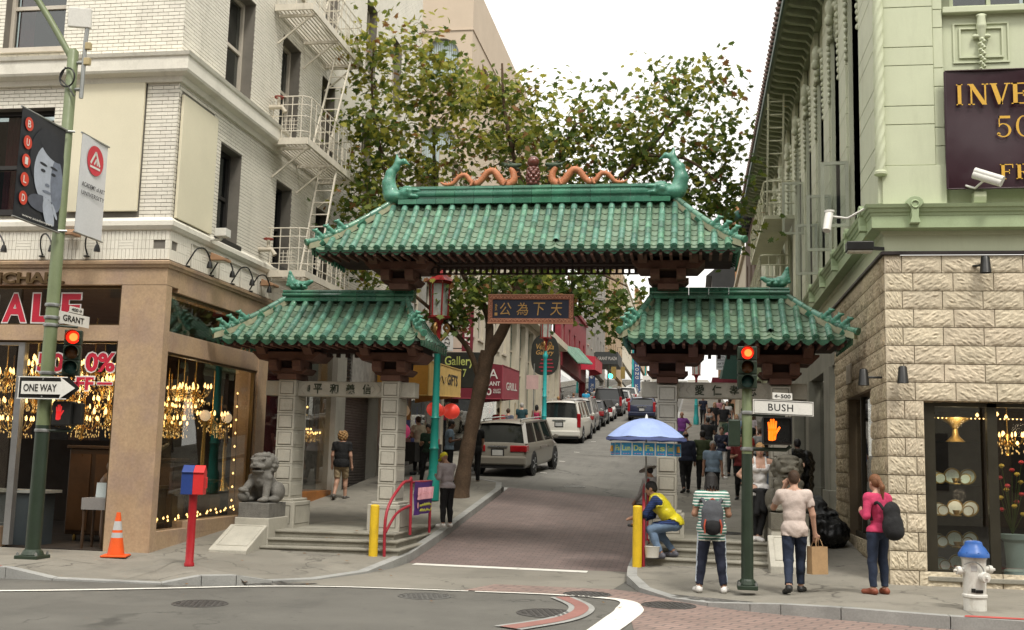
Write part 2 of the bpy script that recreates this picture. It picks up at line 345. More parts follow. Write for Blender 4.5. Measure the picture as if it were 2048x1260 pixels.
def ground():
 m = MB()
 xs = [-300, -60, -30, -20, -14, -10, -8, -6, -4, -2, 0, 2, 4, 8, 14, 30, 60, 300]; ys = [-300, -60, -20, 0, 6, 9, 11, 13, 15, 17, 19.3]
 for i in range(len(xs)-1):
  for j in range(len(ys)-1): m.quad((xs[i], ys[j], 0), (xs[i+1], ys[j], 0), (xs[i+1], ys[j+1], 0), (xs[i], ys[j+1], 0))
 tag(m.build('main_street_road', ASPH, fix=False), kind='structure')
 m = MB(); m.quad((-900, -900, -0.4), (900, -900, -0.4), (900, 1500, -0.4), (-900, 1500, -0.4)); tag(m.build('ground', ASPH, fix=False), kind='structure')
 m = MB(); Y = [30]+[y for y in range(31, 61)]+list(range(62, 221, 4)); X = [-6.75, -4.9, -3.6, -2.3, -1.0]
 for a, b in zip(Y, Y[1:]):
  for c, d in zip(X, X[1:]): m.quad((c, a, road_z(c, a)), (d, a, road_z(d, a)), (d, b, road_z(d, b)), (c, b, road_z(c, b)))
 tag(m.build('side_street_road', ASPH2, fix=False), kind='structure')
 m = MB(); Y = [19.3+0.5*i for i in range(22)]+[30]
 for a, b in zip(Y, Y[1:]):
  for c, d in zip([-4.95, -3.6, -2.3, -1.0], [-3.6, -2.3, -1.0]): m.quad((c, a, road_z(c, a)), (d, a, road_z(d, a)), (d, b, road_z(d, b)), (c, b, road_z(c, b)))
 tag(m.build('brick_paved_road', PBRICK, fix=False), kind='structure')
 m = MB(); ap = [(-6.6, 15.0), (-5.4, 15.45), (-3.2, 15.65), (-2.9, 16.55), (-1.15, 16.55), (-1.0, 18.0), (-1.0, 19.3), (-4.95, 19.3), (-5.0, 18.2), (-5.5, 16.4)]
 m.add([(x, y, 0.004) for x, y in ap], [tuple(range(len(ap)))]); tag(m.build('concrete_apron_road', CONC2, fix=False), kind='structure')
 m = MB(); cb = [(-3.2, 15.62), (-2.9, 16.55), (-1.15, 16.55), (-0.75, 16.3), (-0.25, 15.55), (0.73, 14.75), (1.8, 14.3), (3.0, 13.95), (4.2, 13.75), (4.4, 12.0), (1.4, 9.0), (-0.6, 12.3), (-0.75, 13.8), (-0.85, 15.25), (-1.6, 15.55)]
 m.add([(x, y, 0.008) for x, y in cb], [tuple(range(len(cb)))]); tag(m.build('brick_crossing_road', CBRICK, fix=False), kind='structure')
 def ribbon(name, pts, ws, z, mt, par=None):
  m = MB(); P = smoothpath([(x, y, 0) for x, y in pts], 6); n = len(P)
  Wd = [interp(list(enumerate(ws)), i/6) for i in range(n)]; ring = []
  for i, p in enumerate(P):
   d = (P[min(i+1, n-1)]-P[max(i-1, 0)]).normalized(); s = Vector((-d.y, d.x, 0))*Wd[i]/2
   ring.append(((p+s).to_tuple()[:2], (p-s).to_tuple()[:2]))
  for (a, b), (c, d) in zip(ring, ring[1:]): m.quad((*a, z), (*b, z), (*d, z), (*c, z))
  return tag(m.build(name, mt, fix=False), kind='structure')
 ribbon('crossing_line_marking', [(-20, 8.6), (-14, 11.0), (-11, 12.3), (-8.6, 13.35), (-7.0, 14.3), (-6.0, 14.95), (-5.0, 15.32), (-4.0, 15.45), (-3.1, 15.52)], [0.13, 0.13, 0.13, 0.12, 0.11, 0.10, 0.09, 0.08, 0.07], 0.012, PAINT)
 ribbon('thick_line_marking', [(-3.0, 15.5), (-1.9, 15.56), (-0.95, 15.3), (-0.78, 14.4), (-0.86, 13.4), (-1.0, 12.2)], [0.07, 0.1, 0.17, 0.36, 0.36, 0.33], 0.013, PAINT)
 CURVEB = mat('red_paving_band', (0.27, 0.13, 0.11), rough=0.8, var=0.15)
 ribbon('curved_band_edging', [(-1.75, 15.3), (-1.42, 14.5), (-1.38, 13.8), (-1.55, 13.1), (-2.0, 12.3)], [0.34, 0.33, 0.33, 0.35, 0.4], 0.014, KERB)
 ribbon('curved_band_marking', [(-1.75, 15.3), (-1.42, 14.5), (-1.38, 13.8), (-1.55, 13.1), (-2.0, 12.3)], [0.20, 0.18, 0.18, 0.20, 0.24], 0.018, CURVEB)
 m = MB(); m.quad((-4.8, 18.95, 0.01), (-1.75, 18.85, 0.01), (-1.75, 19.15, 0.01), (-4.8, 19.27, 0.01)); tag(m.build('stop_line_marking', PAINT, fix=False), kind='structure')
 for y0 in (34.5, 39.5, 44.5, 52):     # parking ticks and the line along the kerb side
  m = MB()
  m.quad((-4.72, y0, road_z(-4.7, y0)+0.006), (-4.5, y0, road_z(-4.5, y0)+0.006), (-4.5, y0+0.12, road_z(-4.5, y0+.12)+0.006), (-4.72, y0+0.12, road_z(-4.7, y0+.12)+0.006))
  tag(m.build('parking_tick_marking', PAINT, fix=False), kind='structure')
 def pave(side, outer, inner, name):
  zo = RL if side < 0 else RR; zi = SL if side < 0 else SR
  top = MB(); kb = MB(); O = [];
  for (x, y), (u, v), drop in zip(outer, inner, [q[2] if len(q) > 2 else 0.15 for q in outer_d]):
   z = interp(zo, y)+drop if y > 15 else drop
   O.append(((x, y, z), (u, v, interp(zi, v)), interp(zo, y)))
  for (a, b, ra), (c, d, rb) in zip(O, O[1:]):
   n = 6; A = [Vector(a).lerp(Vector(b), t/n) for t in range(n+1)]; D = [Vector(c).lerp(Vector(d), t/n) for t in range(n+1)]
   for t in range(n):
    if side < 0: top.quad(A[t], D[t], D[t+1], A[t+1])
    else: top.quad(A[t], A[t+1], D[t+1], D[t])
  PAV.append(BVHTree.FromPolygons(top.v, top.f)); tag(top.build(name, CONC), kind='structure')
  root = thing('kerb', None, None); root['kind'] = 'structure'
  for (a, b, ra), (c, d, rb) in zip(O, O[1:]):
   a, b, c, d = Vector(a), Vector(b), Vector(c), Vector(d)
   L = (c-a).length
   if L < 0.02 or L > 60: continue
   ia = (b-a).normalized()*0.16; ic = (d-c).normalized()*0.16; up = Vector((0, 0, 0.006)); g = (c-a).normalized()*0.006
   p = [a+g+up, a+g+ia+up, c-g+ic+up, c-g+up]; q = [Vector((v.x, v.y, r-0.05)) for v, r in zip(p, (ra, ra, rb, rb))]
   k = MB(); k.add([tuple(v) for v in p+q], [(0, 1, 2, 3), (0, 4, 5, 1), (1, 5, 6, 2), (2, 6, 7, 3), (3, 7, 4, 0)]); o = k.build('kerbstone', KERB, root)
 def run(pts, step):
  out = [pts[0]]
  for p, q in zip(pts, pts[1:]):
   L = math.hypot(q[0]-p[0], q[1]-p[1]); n = max(1, int(L/step))
   for i in range(1, n+1): out.append(tuple(p[k]+(q[k]-p[k])*i/n for k in range(3)))
  return out
 global outer_d
 outer_d = run([(-80, 14.4, 0.15), (-16, 14.5, 0.15), (-9.6, 14.58, 0.15), (-8.9, 14.62, 0.02), (-7.3, 14.72, 0.012), (-6.75, 14.8, 0.13), (-6.3, 14.95, 0.14), (-5.9, 15.3, 0.05), (-5.5, 16.1, 0.015), (-5.1, 17.3, 0.03), (-4.95, 18.3, 0.12), (-4.95, 19.5, 0.14), (-4.95, 24, 0.13), (-4.95, 28.8, 0.13), (-5.15, 30.0, 0.13), (-5.9, 30.8, 0.13), (-6.6, 31.3, 0.13), (-6.75, 32.2, 0.13), (-6.75, 50, 0.13), (-6.75, 80, 0.13), (-6.75, 220, 0.13)], 2.0)
 inn = []
 for (x, y, d) in outer_d:
  if x < -8.9: inn.append((x, YF))
  elif y < 17.4: inn.append((XL, YF))
  else: inn.append((XL, max(YF, y)))
 pave(-1, [(p[0], p[1]) for p in outer_d], inn, 'left_pavement')
 outer_d = run([(80, 13.4, 0.15), (9, 13.6, 0.15), (4.0, 13.75, 0.15), (3.0, 13.95, 0.15), (1.8, 14.3, 0.15), (1.1, 14.55, 0.13), (0.73, 14.72, 0.10), (0.2, 15.05, 0.05), (-0.3, 15.6, 0.03), (-0.75, 16.4, 0.06), (-1.0, 17.5, 0.12), (-1.05, 18.6, 0.14), (-1.05, 24, 0.13), (-1.05, 36, 0.13), (-1.05, 70, 0.13), (-1.05, 220, 0.13)], 2.0)
 inn = []
 for (x, y, d) in outer_d:
  if x > 2.9: inn.append((x, YF))
  elif y < 17.4: inn.append((XR, YF))
  else: inn.append((XR, max(YF, y)))
 pave(1, [(p[0], p[1]) for p in outer_d], inn, 'right_pavement')
 RED = mat('red_kerb_paint', (0.42, 0.07, 0.06), rough=0.7, var=0.2)
 m = MB(); m.add([(3.15, 13.93, 0.163), (9, 13.6, 0.163), (9, 13.76, 0.163), (3.2, 14.08, 0.163)], [(0, 1, 2, 3)]); tag(m.build('red_kerb_marking', RED, fix=False), kind='structure')
 m = MB(); m.add([(-16, 14.5, 0.163), (-9.75, 14.58, 0.163), (-9.75, 14.73, 0.163), (-16, 14.66, 0.163)], [(0, 1, 2, 3)]); tag(m.build('red_kerb_marking', RED, fix=False), kind='structure')
 JO = mat('pavement_joint', (0.15, 0.145, 0.13), rough=0.9)
 m = MB()
 for x in (-11.5, -9.6, -7.9): m.quad((x, 14.7, 0.1545), (x+0.02, 14.7, 0.1545), (x+0.02, 17.3, 0.1545), (x, 17.3, 0.1545))
 m.quad((-16, 15.95, 0.1545), (-9, 15.95, 0.1545), (-9, 15.97, 0.1545), (-16, 15.97, 0.1545))
 for x in (3.3, 4.8, 6.3): m.quad((x, 14.2, 0.1545), (x+0.02, 14.2, 0.1545), (x+0.02, 17.2, 0.1545), (x, 17.2, 0.1545))
 m.quad((3.0, 15.6, 0.1545), (9, 15.6, 0.1545), (9, 15.62, 0.1545), (3.0, 15.62, 0.1545))
 tag(m.build('pavement_joint_line', JO, fix=False), kind='structure')
ground()
def manhole(label, x, y, r, z, n=0.0, col=(0.085, 0.08, 0.075), sy=1.0):
 t = thing('manhole_cover', label, 'manhole', (x, y, z), group='manhole covers')
 IR = mat('cast_iron_%d' % int(col[0]*1000), col, rough=0.6, metal=0.3, var=0.25, vs=6)
 m = MB(); m.lathe([(r, -0.02), (r, 0.006), (r*0.93, 0.010), (r*0.93, 0.004), (0.001, 0.004)], 28); m.build('rim', IR, t, world=False, smooth=30)
 m = MB()
 for i in range(-4, 5):
  for j in range(-4, 5):
   if i*i+j*j < 19: m.cbox((i*r*0.19, j*r*0.19, 0.007), (r*0.11, r*0.11, 0.008))
 m.build('stud_pattern', IR, t, world=False); t.rotation_euler = (n, 0, 0.3); return t
manhole('dark round iron cover in the road below the red call box', -5.95, 13.05, 0.34, 0.0)
manhole('faint grey round cover in the road below the stop line', -3.55, 14.78, 0.36, 0.0, col=(0.13, 0.128, 0.12))
manhole('dark iron cover touching the curved red paving band', -1.72, 13.68, 0.40, 0.003)
manhole('narrow iron cover at the edge of the brick crossing', -1.45, 15.78, 0.34, 0.008)
manhole('worn iron cover overlapped by the thick white line', -0.3, 14.95, 0.36, 0.010)
manhole('pale round cover in the road uphill of the gate', -3.35, 31.6, 0.33, road_z(-3.35, 31.6), 0.08, (0.22, 0.215, 0.2))
manhole('iron cover in the brick pavement between the gate steps', 0.55, 21.6, 0.42, 0.585, 0.0)
# ------------------------------------------------------------------ buildings: facade helpers
class Face:
 """a facade plane: u runs along it, d goes into the building, z up"""
 def __init__(s, kind, base): s.k = kind; s.b = base
 def P(s, u, d, z): return (u, s.b+d, z) if s.k == 'F' else ((s.b-d, u, z) if s.k == 'L' else (s.b+d, u, z))
 def box(s, m, u0, u1, d0, d1, z0, z1, mi=0):
  a = s.P(u0, d0, z0); b = s.P(u1, d1, z1)
  return m.box(min(a[0], b[0]), min(a[1], b[1]), z0, max(a[0], b[0]), max(a[1], b[1]), z1, mi)
 def right(s): return {'F': (1, 0, 0), 'L': (0, 1, 0), 'R': (0, -1, 0)}[s.k]
def wall_rects(u0, u1, z0, z1, ops):
 us = sorted({u0, u1} | {min(max(q, u0), u1) for o in ops for q in o[:2]}); zs = sorted({z0, z1} | {min(max(q, z0), z1) for o in ops for q in o[2:4]})
 out = []
 for a, b in zip(us, us[1:]):
  run = None
  for c, d in zip(zs, zs[1:]):
   mu, mz = (a+b)/2, (c+d)/2
   if any(o[0] < mu < o[1] and o[2] < mz < o[3] for o in ops): run = None; continue
   if run: run[3] = d
   else: run = [a, b, c, d]; out.append(run)
 return out
def wall(face, name, mats, parent, u0, u1, z0, z1, ops, th=0.3, d0=0.0):
 m = MB()
 for a, b, c, d in wall_rects(u0, u1, z0, z1, ops): face.box(m, a, b, d0, th, c, d)
 return m.build(name, mats, parent)
def cornice(name, prof, mats, parent, cx, cy, sx, xe, ye, smooth=None):
 """profile of (out, z) run along the front (to x = xe), round the corner and along the side (to y = ye)"""
 m = MB(); n = len(prof); vs = []
 for o, z in prof: vs += [(xe, cy-o, z), (cx+sx*o, cy-o, z), (cx+sx*o, ye, z)]
 fs = []
 for i in range(n):
  j = (i+1) % n
  for k in (0, 1): fs.append((i*3+k, i*3+k+1, j*3+k+1, j*3+k))
 fs.append(tuple(i*3 for i in range(n))); fs.append(tuple(i*3+2 for i in range(n)))
 m.add(vs, fs); return m.build(name, mats, parent, smooth=smooth)
REDCUR = mat('red_curtain', (0.30, 0.05, 0.07), rough=0.9, var=0.3, vs=4)
DARKIN = mat('dark_room', (0.022, 0.02, 0.018), rough=0.9)
WGLASS = glass('window_glass', (0.55, 0.6, 0.6), 0.10)
def window(face, parent, u0, u1, z0, z1, fm, depth=0.2, rail=0.5, curtain=REDCUR, cfrac=(0.0, 0.55), name='window', mull=0, sill=True, fw=0.07, cz=1.0):
 """double-hung window set back in its opening: frame, sashes, pane, curtain"""
 m = MB(); d = depth
 face.box(m, u0, u0+fw, d-0.04, d+0.08, z0, z1); face.box(m, u1-fw, u1, d-0.04, d+0.08, z0, z1)
 face.box(m, u0+fw, u1-fw, d-0.04, d+0.08, z1-fw, z1); face.box(m, u0+fw, u1-fw, d-0.04, d+0.08, z0, z0+fw)
 zr = z0+(z1-z0)*rail
 if rail: face.box(m, u0+fw, u1-fw, d-0.02, d+0.06, zr-0.035, zr+0.035)
 for i in range(mull):
  u = u0+(u1-u0)*(i+1)/(mull+1); face.box(m, u-0.03, u+0.03, d-0.015, d+0.055, z0+fw, z1-fw)
 o = m.build(name, fm, parent)
 p = MB(); face.box(p, u0+fw, u1-fw, d+0.02, d+0.028, z0+fw, z1-fw); p.build('pane', WGLASS, o)
 if curtain is not None:
  c = MB(); a, b = u0+fw+(u1-u0-2*fw)*cfrac[0], u0+fw+(u1-u0-2*fw)*cfrac[1]; n = 14; top = z0+(z1-z0)*cz
  for i in range(n):
   x0 = a+(b-a)*i/n; x1 = a+(b-a)*(i+1)/n; dd = d+0.12+0.03*(i % 2); d2 = d+0.12+0.03*((i+1) % 2)
   c.quad(face.P(x0, dd, z0), face.P(x1, d2, z0), face.P(x1, d2, top), face.P(x0, dd, top))
  c.build('curtain', curtain, o, fix=False)
 k = MB(); face.box(k, u0, u1, d+0.5, d+0.55, z0, z1); k.build('dark_room_behind', DARKIN, o)
 if sill:
  s = MB(); face.box(s, u0-0.06, u1+0.06, -0.07, d-0.04, z0-0.09, z0-0.002); s.build('sill', fm, o)
 return o
# ------------------------------------------------------------------ the white brick corner shop building
WB = mat('white_brick', (0.76, 0.725, 0.63), rough=0.55, var=0.08, vs=1.3, fine=0.05, rnd=0.07, dirt=(0.40, 0.37, 0.30), dirt_amt=0.45, dirt_scale=(1.2, 1.2, 0.25))
WMORT = mat('brick_mortar', (0.19, 0.175, 0.15), rough=0.9, var=0.2)
WPAINT = mat('white_paint', (0.74, 0.71, 0.62), rough=0.6, var=0.08, vs=1.5, dirt=(0.30, 0.28, 0.22), dirt_amt=0.5, dirt_scale=(1.0, 1.0, 0.8))
CREAM = mat('cream_board', (0.70, 0.65, 0.49), rough=0.7, var=0.05, vs=1.0, fine=0.03)
BEIGE = mat('beige_shop_stone', (0.44, 0.31, 0.195), rough=0.45, var=0.10, vs=1.6, fine=0.14, fs=26, dirt=(0.32, 0.19, 0.115), dirt_amt=0.55, dirt_scale=(2.0, 2.0, 0.9), col2=(0.36, 0.255, 0.185), c2s=1.2)
BRONZE = mat('bronze_frame', (0.11, 0.075, 0.035), rough=0.4, metal=0.5, var=0.2)
FF, FL = Face('F', YF), Face('L', XL)
LB = thing('corner_shop_building', 'white brick corner building with beige stone shopfront and lit chandelier windows', 'building', (XL, YF, 0))
TOP = 18.6
op_front = [(-12.4, -11.2, 9.0, 10.9), (-12.9, -11.25, 6.0, 7.88), (-15.2, -14.0, 9.0, 10.9)]
op_side = [(19.2, 20.45, 8.86, 11.0), (22.0, 23.1, 8.86, 11.0), (19.2, 20.2, 5.9, 7.72), (22.05, 23.0, 5.9, 7.72), (24.6, 25.6, 8.9, 11.0), (24.6, 25.6, 5.95, 7.72), (27.9, 28.9, 8.9, 10.9), (31, 32, 8.9, 10.9),
  (19.2, 20.4, 12.3, 14.4), (22.0, 23.1, 12.3, 14.4), (24.6, 25.6, 12.3, 14.4), (27.9, 28.9, 12.3, 14.4), (30.6, 31.6, 12.3, 14.4)]
wall(FF, 'front_wall', WMORT, LB, -20, -8.91, 5.08, TOP, op_front, 0.35, 0.012)
wall(FL, 'side_wall', WMORT, LB, 17.76, 33.9, 5.08, TOP, op_side, 0.35, 0.012)
m = MB(); m.box(-20, 33.6, 0, -9.3, 33.9, TOP); m.box(-20, 17.8, TOP-0.3, -9.3, 33.5, TOP-0.05); m.build('rear_wall', WMORT, LB)
BR_W, BR_H = 0.205, 0.068
def bricks(face, u0, u1, z0, z1, ops, bands, pick, root, flip):
 one = MB(); big = MB(); n = 0
 rows = int((z1-z0)/BR_H)
 for r in range(rows):
  za = z0+r*BR_H; zb = za+BR_H-0.011; zm = (za+zb)/2
  if any(a-0.02 < zm < b+0.02 for a, b in bands): continue
  free = [(u0, u1)]
  for o in ops:
   if o[2]-0.03 < zm < o[3]+0.03:
    nf = []
    for a, b in free:
     if o[1] <= a or o[0] >= b: nf.append((a, b))
     else:
      if a < o[0]: nf.append((a, o[0]))
      if o[1] < b: nf.append((o[1], b))
    free = nf
  u = u0-(BR_W/2 if r % 2 else 0)
  while u < u1:
   for a, b in free:
    p, q = max(u, a), min(u+BR_W-0.009, b)
    if q-p > 0.03:
     dp = -0.003*((n*7919) % 5)/5
     A = [face.P(p, dp, za), face.P(q, dp, za), face.P(q, dp, zb), face.P(p, dp, zb)]; Bk = [face.P(p, 0.014, za), face.P(q, 0.014, za), face.P(q, 0.014, zb), face.P(p, 0.014, zb)]
     fs = [(0, 1, 2, 3), (0, 4, 5, 1), (1, 5, 6, 2), (2, 6, 7, 3), (3, 7, 4, 0)]
     if pick(p, zm) and q-p > BR_W-0.02:
      global BRICKME
      if n % 1 == 0:
       c = Vector(face.P(p, dp, za)); k = face.k
       if k not in BRICKME:
        bm = MB(); bm.add([tuple(Vector(x)-c) for x in A+Bk], fs); BRICKME[k] = bm.mesh('brick', WB)
       link('brick', BRICKME[k], root, True, Matrix.Translation(c))
     else: big.add(A+Bk, fs)
     n += 1
   u += BR_W
 tag(big.build('brick_course', WB, root, fix=True), kind='stuff')
BRICKME = {}
wfr = [c for c in LB.children if c.name.startswith('front_wall')][0]; wsd = [c for c in LB.children if c.name.startswith('side_wall')][0]
bands = [(8.28, 8.80), (5.08, 5.72)]
bricks(FF, -13.2, -8.9, 5.1, 11.2, op_front+[(-10.9, -9.5, 5.9, 8.3)], bands, lambda u, z: (u > -9.52 and z < 8.4) or (u > -9.9 and 8.8 < z < 10.4), wfr, False)
bricks(FL, 17.385, 33.9, 5.1, 18.0, op_side+[(17.5, 18.85, 5.9, 8.1)], bands, lambda u, z: 18.9 < u < 19.25 and z < 8.4 or u < 17.9 and 8.8 < z < 9.9, wsd, True)
bricks(FL, 22.02, 33.9, 8.29, 8.86, op_side, [], lambda u, z: False, wsd, True)
bricks(FL, 24.2, 33.9, 5.1, 5.72, [], [], lambda u, z: False, wsd, True)
WFR = mat('window_frame_paint', (0.55, 0.50, 0.42), rough=0.5, var=0.1)
BFR = mat('dark_window_frame', (0.03, 0.028, 0.026), rough=0.4)
for (a, b, c, d) in op_front: window(FF, LB, a, b, c, d, WFR if c > 8 else BFR, 0.22, 0.45, cfrac=(0.0, 0.3) if c > 8 else (0.3, 0.6))
for (a, b, c, d) in op_side: window(FL, LB, a, b, c, d, WFR if c > 8 else BFR, 0.28, 0.5, cfrac=(0.05, 0.75), cz=0.6 if c < 8 else 1.0)
cornice('cornice', [(0, 8.27), (0.06, 8.27), (0.10, 8.36), (0.22, 8.40), (0.24, 8.44), (0.24, 8.66), (0.27, 8.68), (0.29, 8.74), (0.10, 8.80), (0, 8.82)], WPAINT, LB, XL, YF, 1, -20, 22.0)
cornice('ledge_moulding', [(0, 5.62), (0.05, 5.64), (0.09, 5.70), (0.09, 5.78), (0.03, 5.84), (0, 5.86)], WPAINT, LB, XL, YF, 1, -20, 24.0)
sb = MB()
for i in range(84):
 u = -8.9-0.072*(i+1); FF.box(sb, u+0.004, u+0.068, -0.012, 0.02, 5.12, 5.30); FF.box(sb, u+0.004, u+0.068, -0.012, 0.02, 5.46, 5.62)
 if i % 9 > 3 or i < 1: FF.box(sb, u+0.004, u+0.068, -0.012, 0.02, 5.305, 5.455)
 elif i % 9 == 0:
  for z in (5.305, 5.357, 5.409): FF.box(sb, u-0.212, u+0.068, -0.012, 0.02, z, z+0.046)
tag(sb.build('upright_brick_band', WB, wfr), kind='stuff')
sb = MB()
for i in range(90):
 u = 17.4+0.072*i; FL.box(sb, u+0.004, u+0.068, -0.012, 0.02, 5.12, 5.30); FL.box(sb, u+0.004, u+0.068, -0.012, 0.02, 5.46, 5.62)
 if i % 9 > 3 or i < 1: FL.box(sb, u+0.004, u+0.068, -0.012, 0.02, 5.305, 5.455)
 elif i % 9 == 0:
  for z in (5.305, 5.357, 5.409): FL.box(sb, u+0.004, u+0.284, -0.012, 0.02, z, z+0.046)
tag(sb.build('upright_brick_band', WB, wsd), kind='stuff')
m = MB(); FF.box(m, -10.87, -9.52, -0.07, -0.02, 5.96, 8.27); m.build('cover_panel', CREAM, LB, bevel=0.006)
m = MB(); FL.box(m, 17.46, 18.88, -0.07, -0.02, 5.86, 8.07); m.build('cover_panel', CREAM, LB, bevel=0.006)
sf = MB()
FF.box(sf, -9.72, -8.9, 0, 0.215, 0.1, 4.67); sf.box(-9.4, 17.402, 0.1, -8.898, 17.62, 4.67)
sf.build('corner_pillar', BEIGE, LB, bevel=0.008)
m = MB(); FF.box(m, -20, -8.895, -0.004, 0.45, 4.672, 5.02); FL.box(m, 17.852, 24.2, -0.004, 0.45, 4.60, 5.02); m.build('fascia', BEIGE, LB, bevel=0.006)
cornice('shopfront_trim', [(0, 4.97), (0.035, 4.975), (0.045, 5.01), (0.07, 5.03), (0.075, 5.075), (0.02, 5.10), (0, 5.105)], BEIGE, LB, XL, YF, 1, -20, 24.2)
m = MB(); FF.box(m, -20, -9.722, 0.02, 0.2, 3.70, 3.97); m.build('transom_band', BEIGE, LB, bevel=0.005)
m = MB(); FL.box(m, 17.622, 21.65, 0.02, 0.2, 3.55, 3.90); m.build('transom_band', BEIGE, LB, bevel=0.005)
m = MB(); FL.box(m, 17.622, 21.65, 0.0, 0.3, 0.1, 0.50); FL.box(m, 18.8, 21.65, -0.002, 0.3, 0.4, 0.62); m.build('stall_riser', BEIGE, LB, bevel=0.005)
m = MB(); FL.box(m, 21.65, 22.15, -0.003, 0.5, 0.2, 4.60); m.build('pier', BEIGE, LB, bevel=0.006)
m = MB(); FF.box(m, -20, -11.7, 0.1, 0.3, 0.1, 0.5); m.build('stall_riser', BEIGE, LB, bevel=0.005)
SG = glass('shop_glass', (0.86, 0.86, 0.83), 0.085)
fr = MB()
for z0, z1 in ((3.97, 4.67), (0.2, 3.70)):
 FF.box(fr, -9.79, -9.722, 0.1, 0.18, z0, z1); FF.box(fr, -20, -9.79, 0.1, 0.18, z1-0.035, z1)
FF.box(fr, -20, -9.79, 0.1, 0.18, 3.97, 4.0)
fr.build('window_frame', BRONZE, LB)
ALU = mat('grey_aluminium', (0.36, 0.37, 0.37), rough=0.35, metal=0.7)
m = MB(); FF.box(m, -11.62, -11.50, 0.08, 0.2, 0.2, 3.67); FF.box(m, -12.0, -11.62, 0.08, 0.2, 3.62, 3.67); m.build('door_frame', ALU, LB)
fr = MB(); FL.box(fr, 17.622, 17.66, 0.06, 0.14, 0.5, 4.6); FL.box(fr, 21.6, 21.65, 0.06, 0.14, 0.62, 4.6); FL.box(fr, 17.66, 21.6, 0.06, 0.14, 4.56, 4.6); FL.box(fr, 17.66, 21.6, 0.06, 0.14, 3.51, 3.55); fr.build('window_frame', BRONZE, LB)
for (f, u0, u1, z0, z1, d) in ((FF, -19, -9.79, 4.0, 4.635, 0.14), (FF, -19, -11.62, 0.5, 3.62, 0.14), (FF, -11.5, -9.79, 2.0, 3.66, 0.14), (FL, 17.66, 21.6, 3.9, 4.56, 0.1), (FL, 17.66, 21.6, 0.5, 3.51, 0.1)):
 m = MB(); f.box(m, u0, u1, d, d+0.008, z0, z1); m.build('shop_pane', SG, LB)
ROOM = mat('shop_room', (0.022, 0.015, 0.010), rough=0.8, var=0.4, vs=1.0)
m = MB(); m.box(-20, 24.4, 0.1, -9.3, 24.6, 4.9); m.box(-20, 17.9, 4.72, -9.4, 24.4, 4.8); m.box(-20, 17.6, 0.08, -9.4, 24.4, 0.16); m.build('shop_interior', ROOM, LB)
SALER = mat('sale_red', (0.50, 0.02, 0.045), rough=0.45, var=0.04); SALEW = mat('sale_white', (0.75, 0.72, 0.7), rough=0.5, var=0.03)
for s, x, z, w, h in (('A', -11.79, 4.285, 0.45, 0.50), ('L', -11.26, 4.285, 0.38, 0.50), ('E', -10.72, 4.285, 0.36, 0.50), ('50', -11.02, 3.33, 0.50, 0.32), ('0%', -10.09, 3.34, 0.55, 0.33), ('FF', -10.35, 2.97, 0.32, 0.22), ('S', -12.3, 4.285, 0.4, 0.5)):
 y = YF+0.13; text(s, (x, y+0.004, z), w+0.05, h+0.05, SALEW, LB, bold=0.055, depth=0.003); text(s, (x, y, z), w, h, SALER, LB, bold=0.035, depth=0.004)
for dx, mt, g in ((0, SALEW, 0.012), (0, SALER, 0.0)):
 for x in (-9.98, -10.62):
  m = MB(); m.box(x-0.14-g, YF+0.128+g*0.3, 2.955-g, x+0.14+g, YF+0.131+g*0.3, 2.995+g); m.build('lettering', mt, LB)
BRZL = mat('bronze_letter', (0.13, 0.085, 0.04), rough=0.4, metal=0.6)
text('ICHAEL', (-11.42, YF-0.03, 4.79), 1.25, 0.20, BRZL, LB, bold=0.03, depth=0.05)
FEP = mat('fire_escape_paint', (0.68, 0.63, 0.53), rough=0.6, var=0.12, vs=4, dirt=(0.33, 0.28, 0.2), dirt_amt=0.6, dirt_scale=(4, 4, 2))
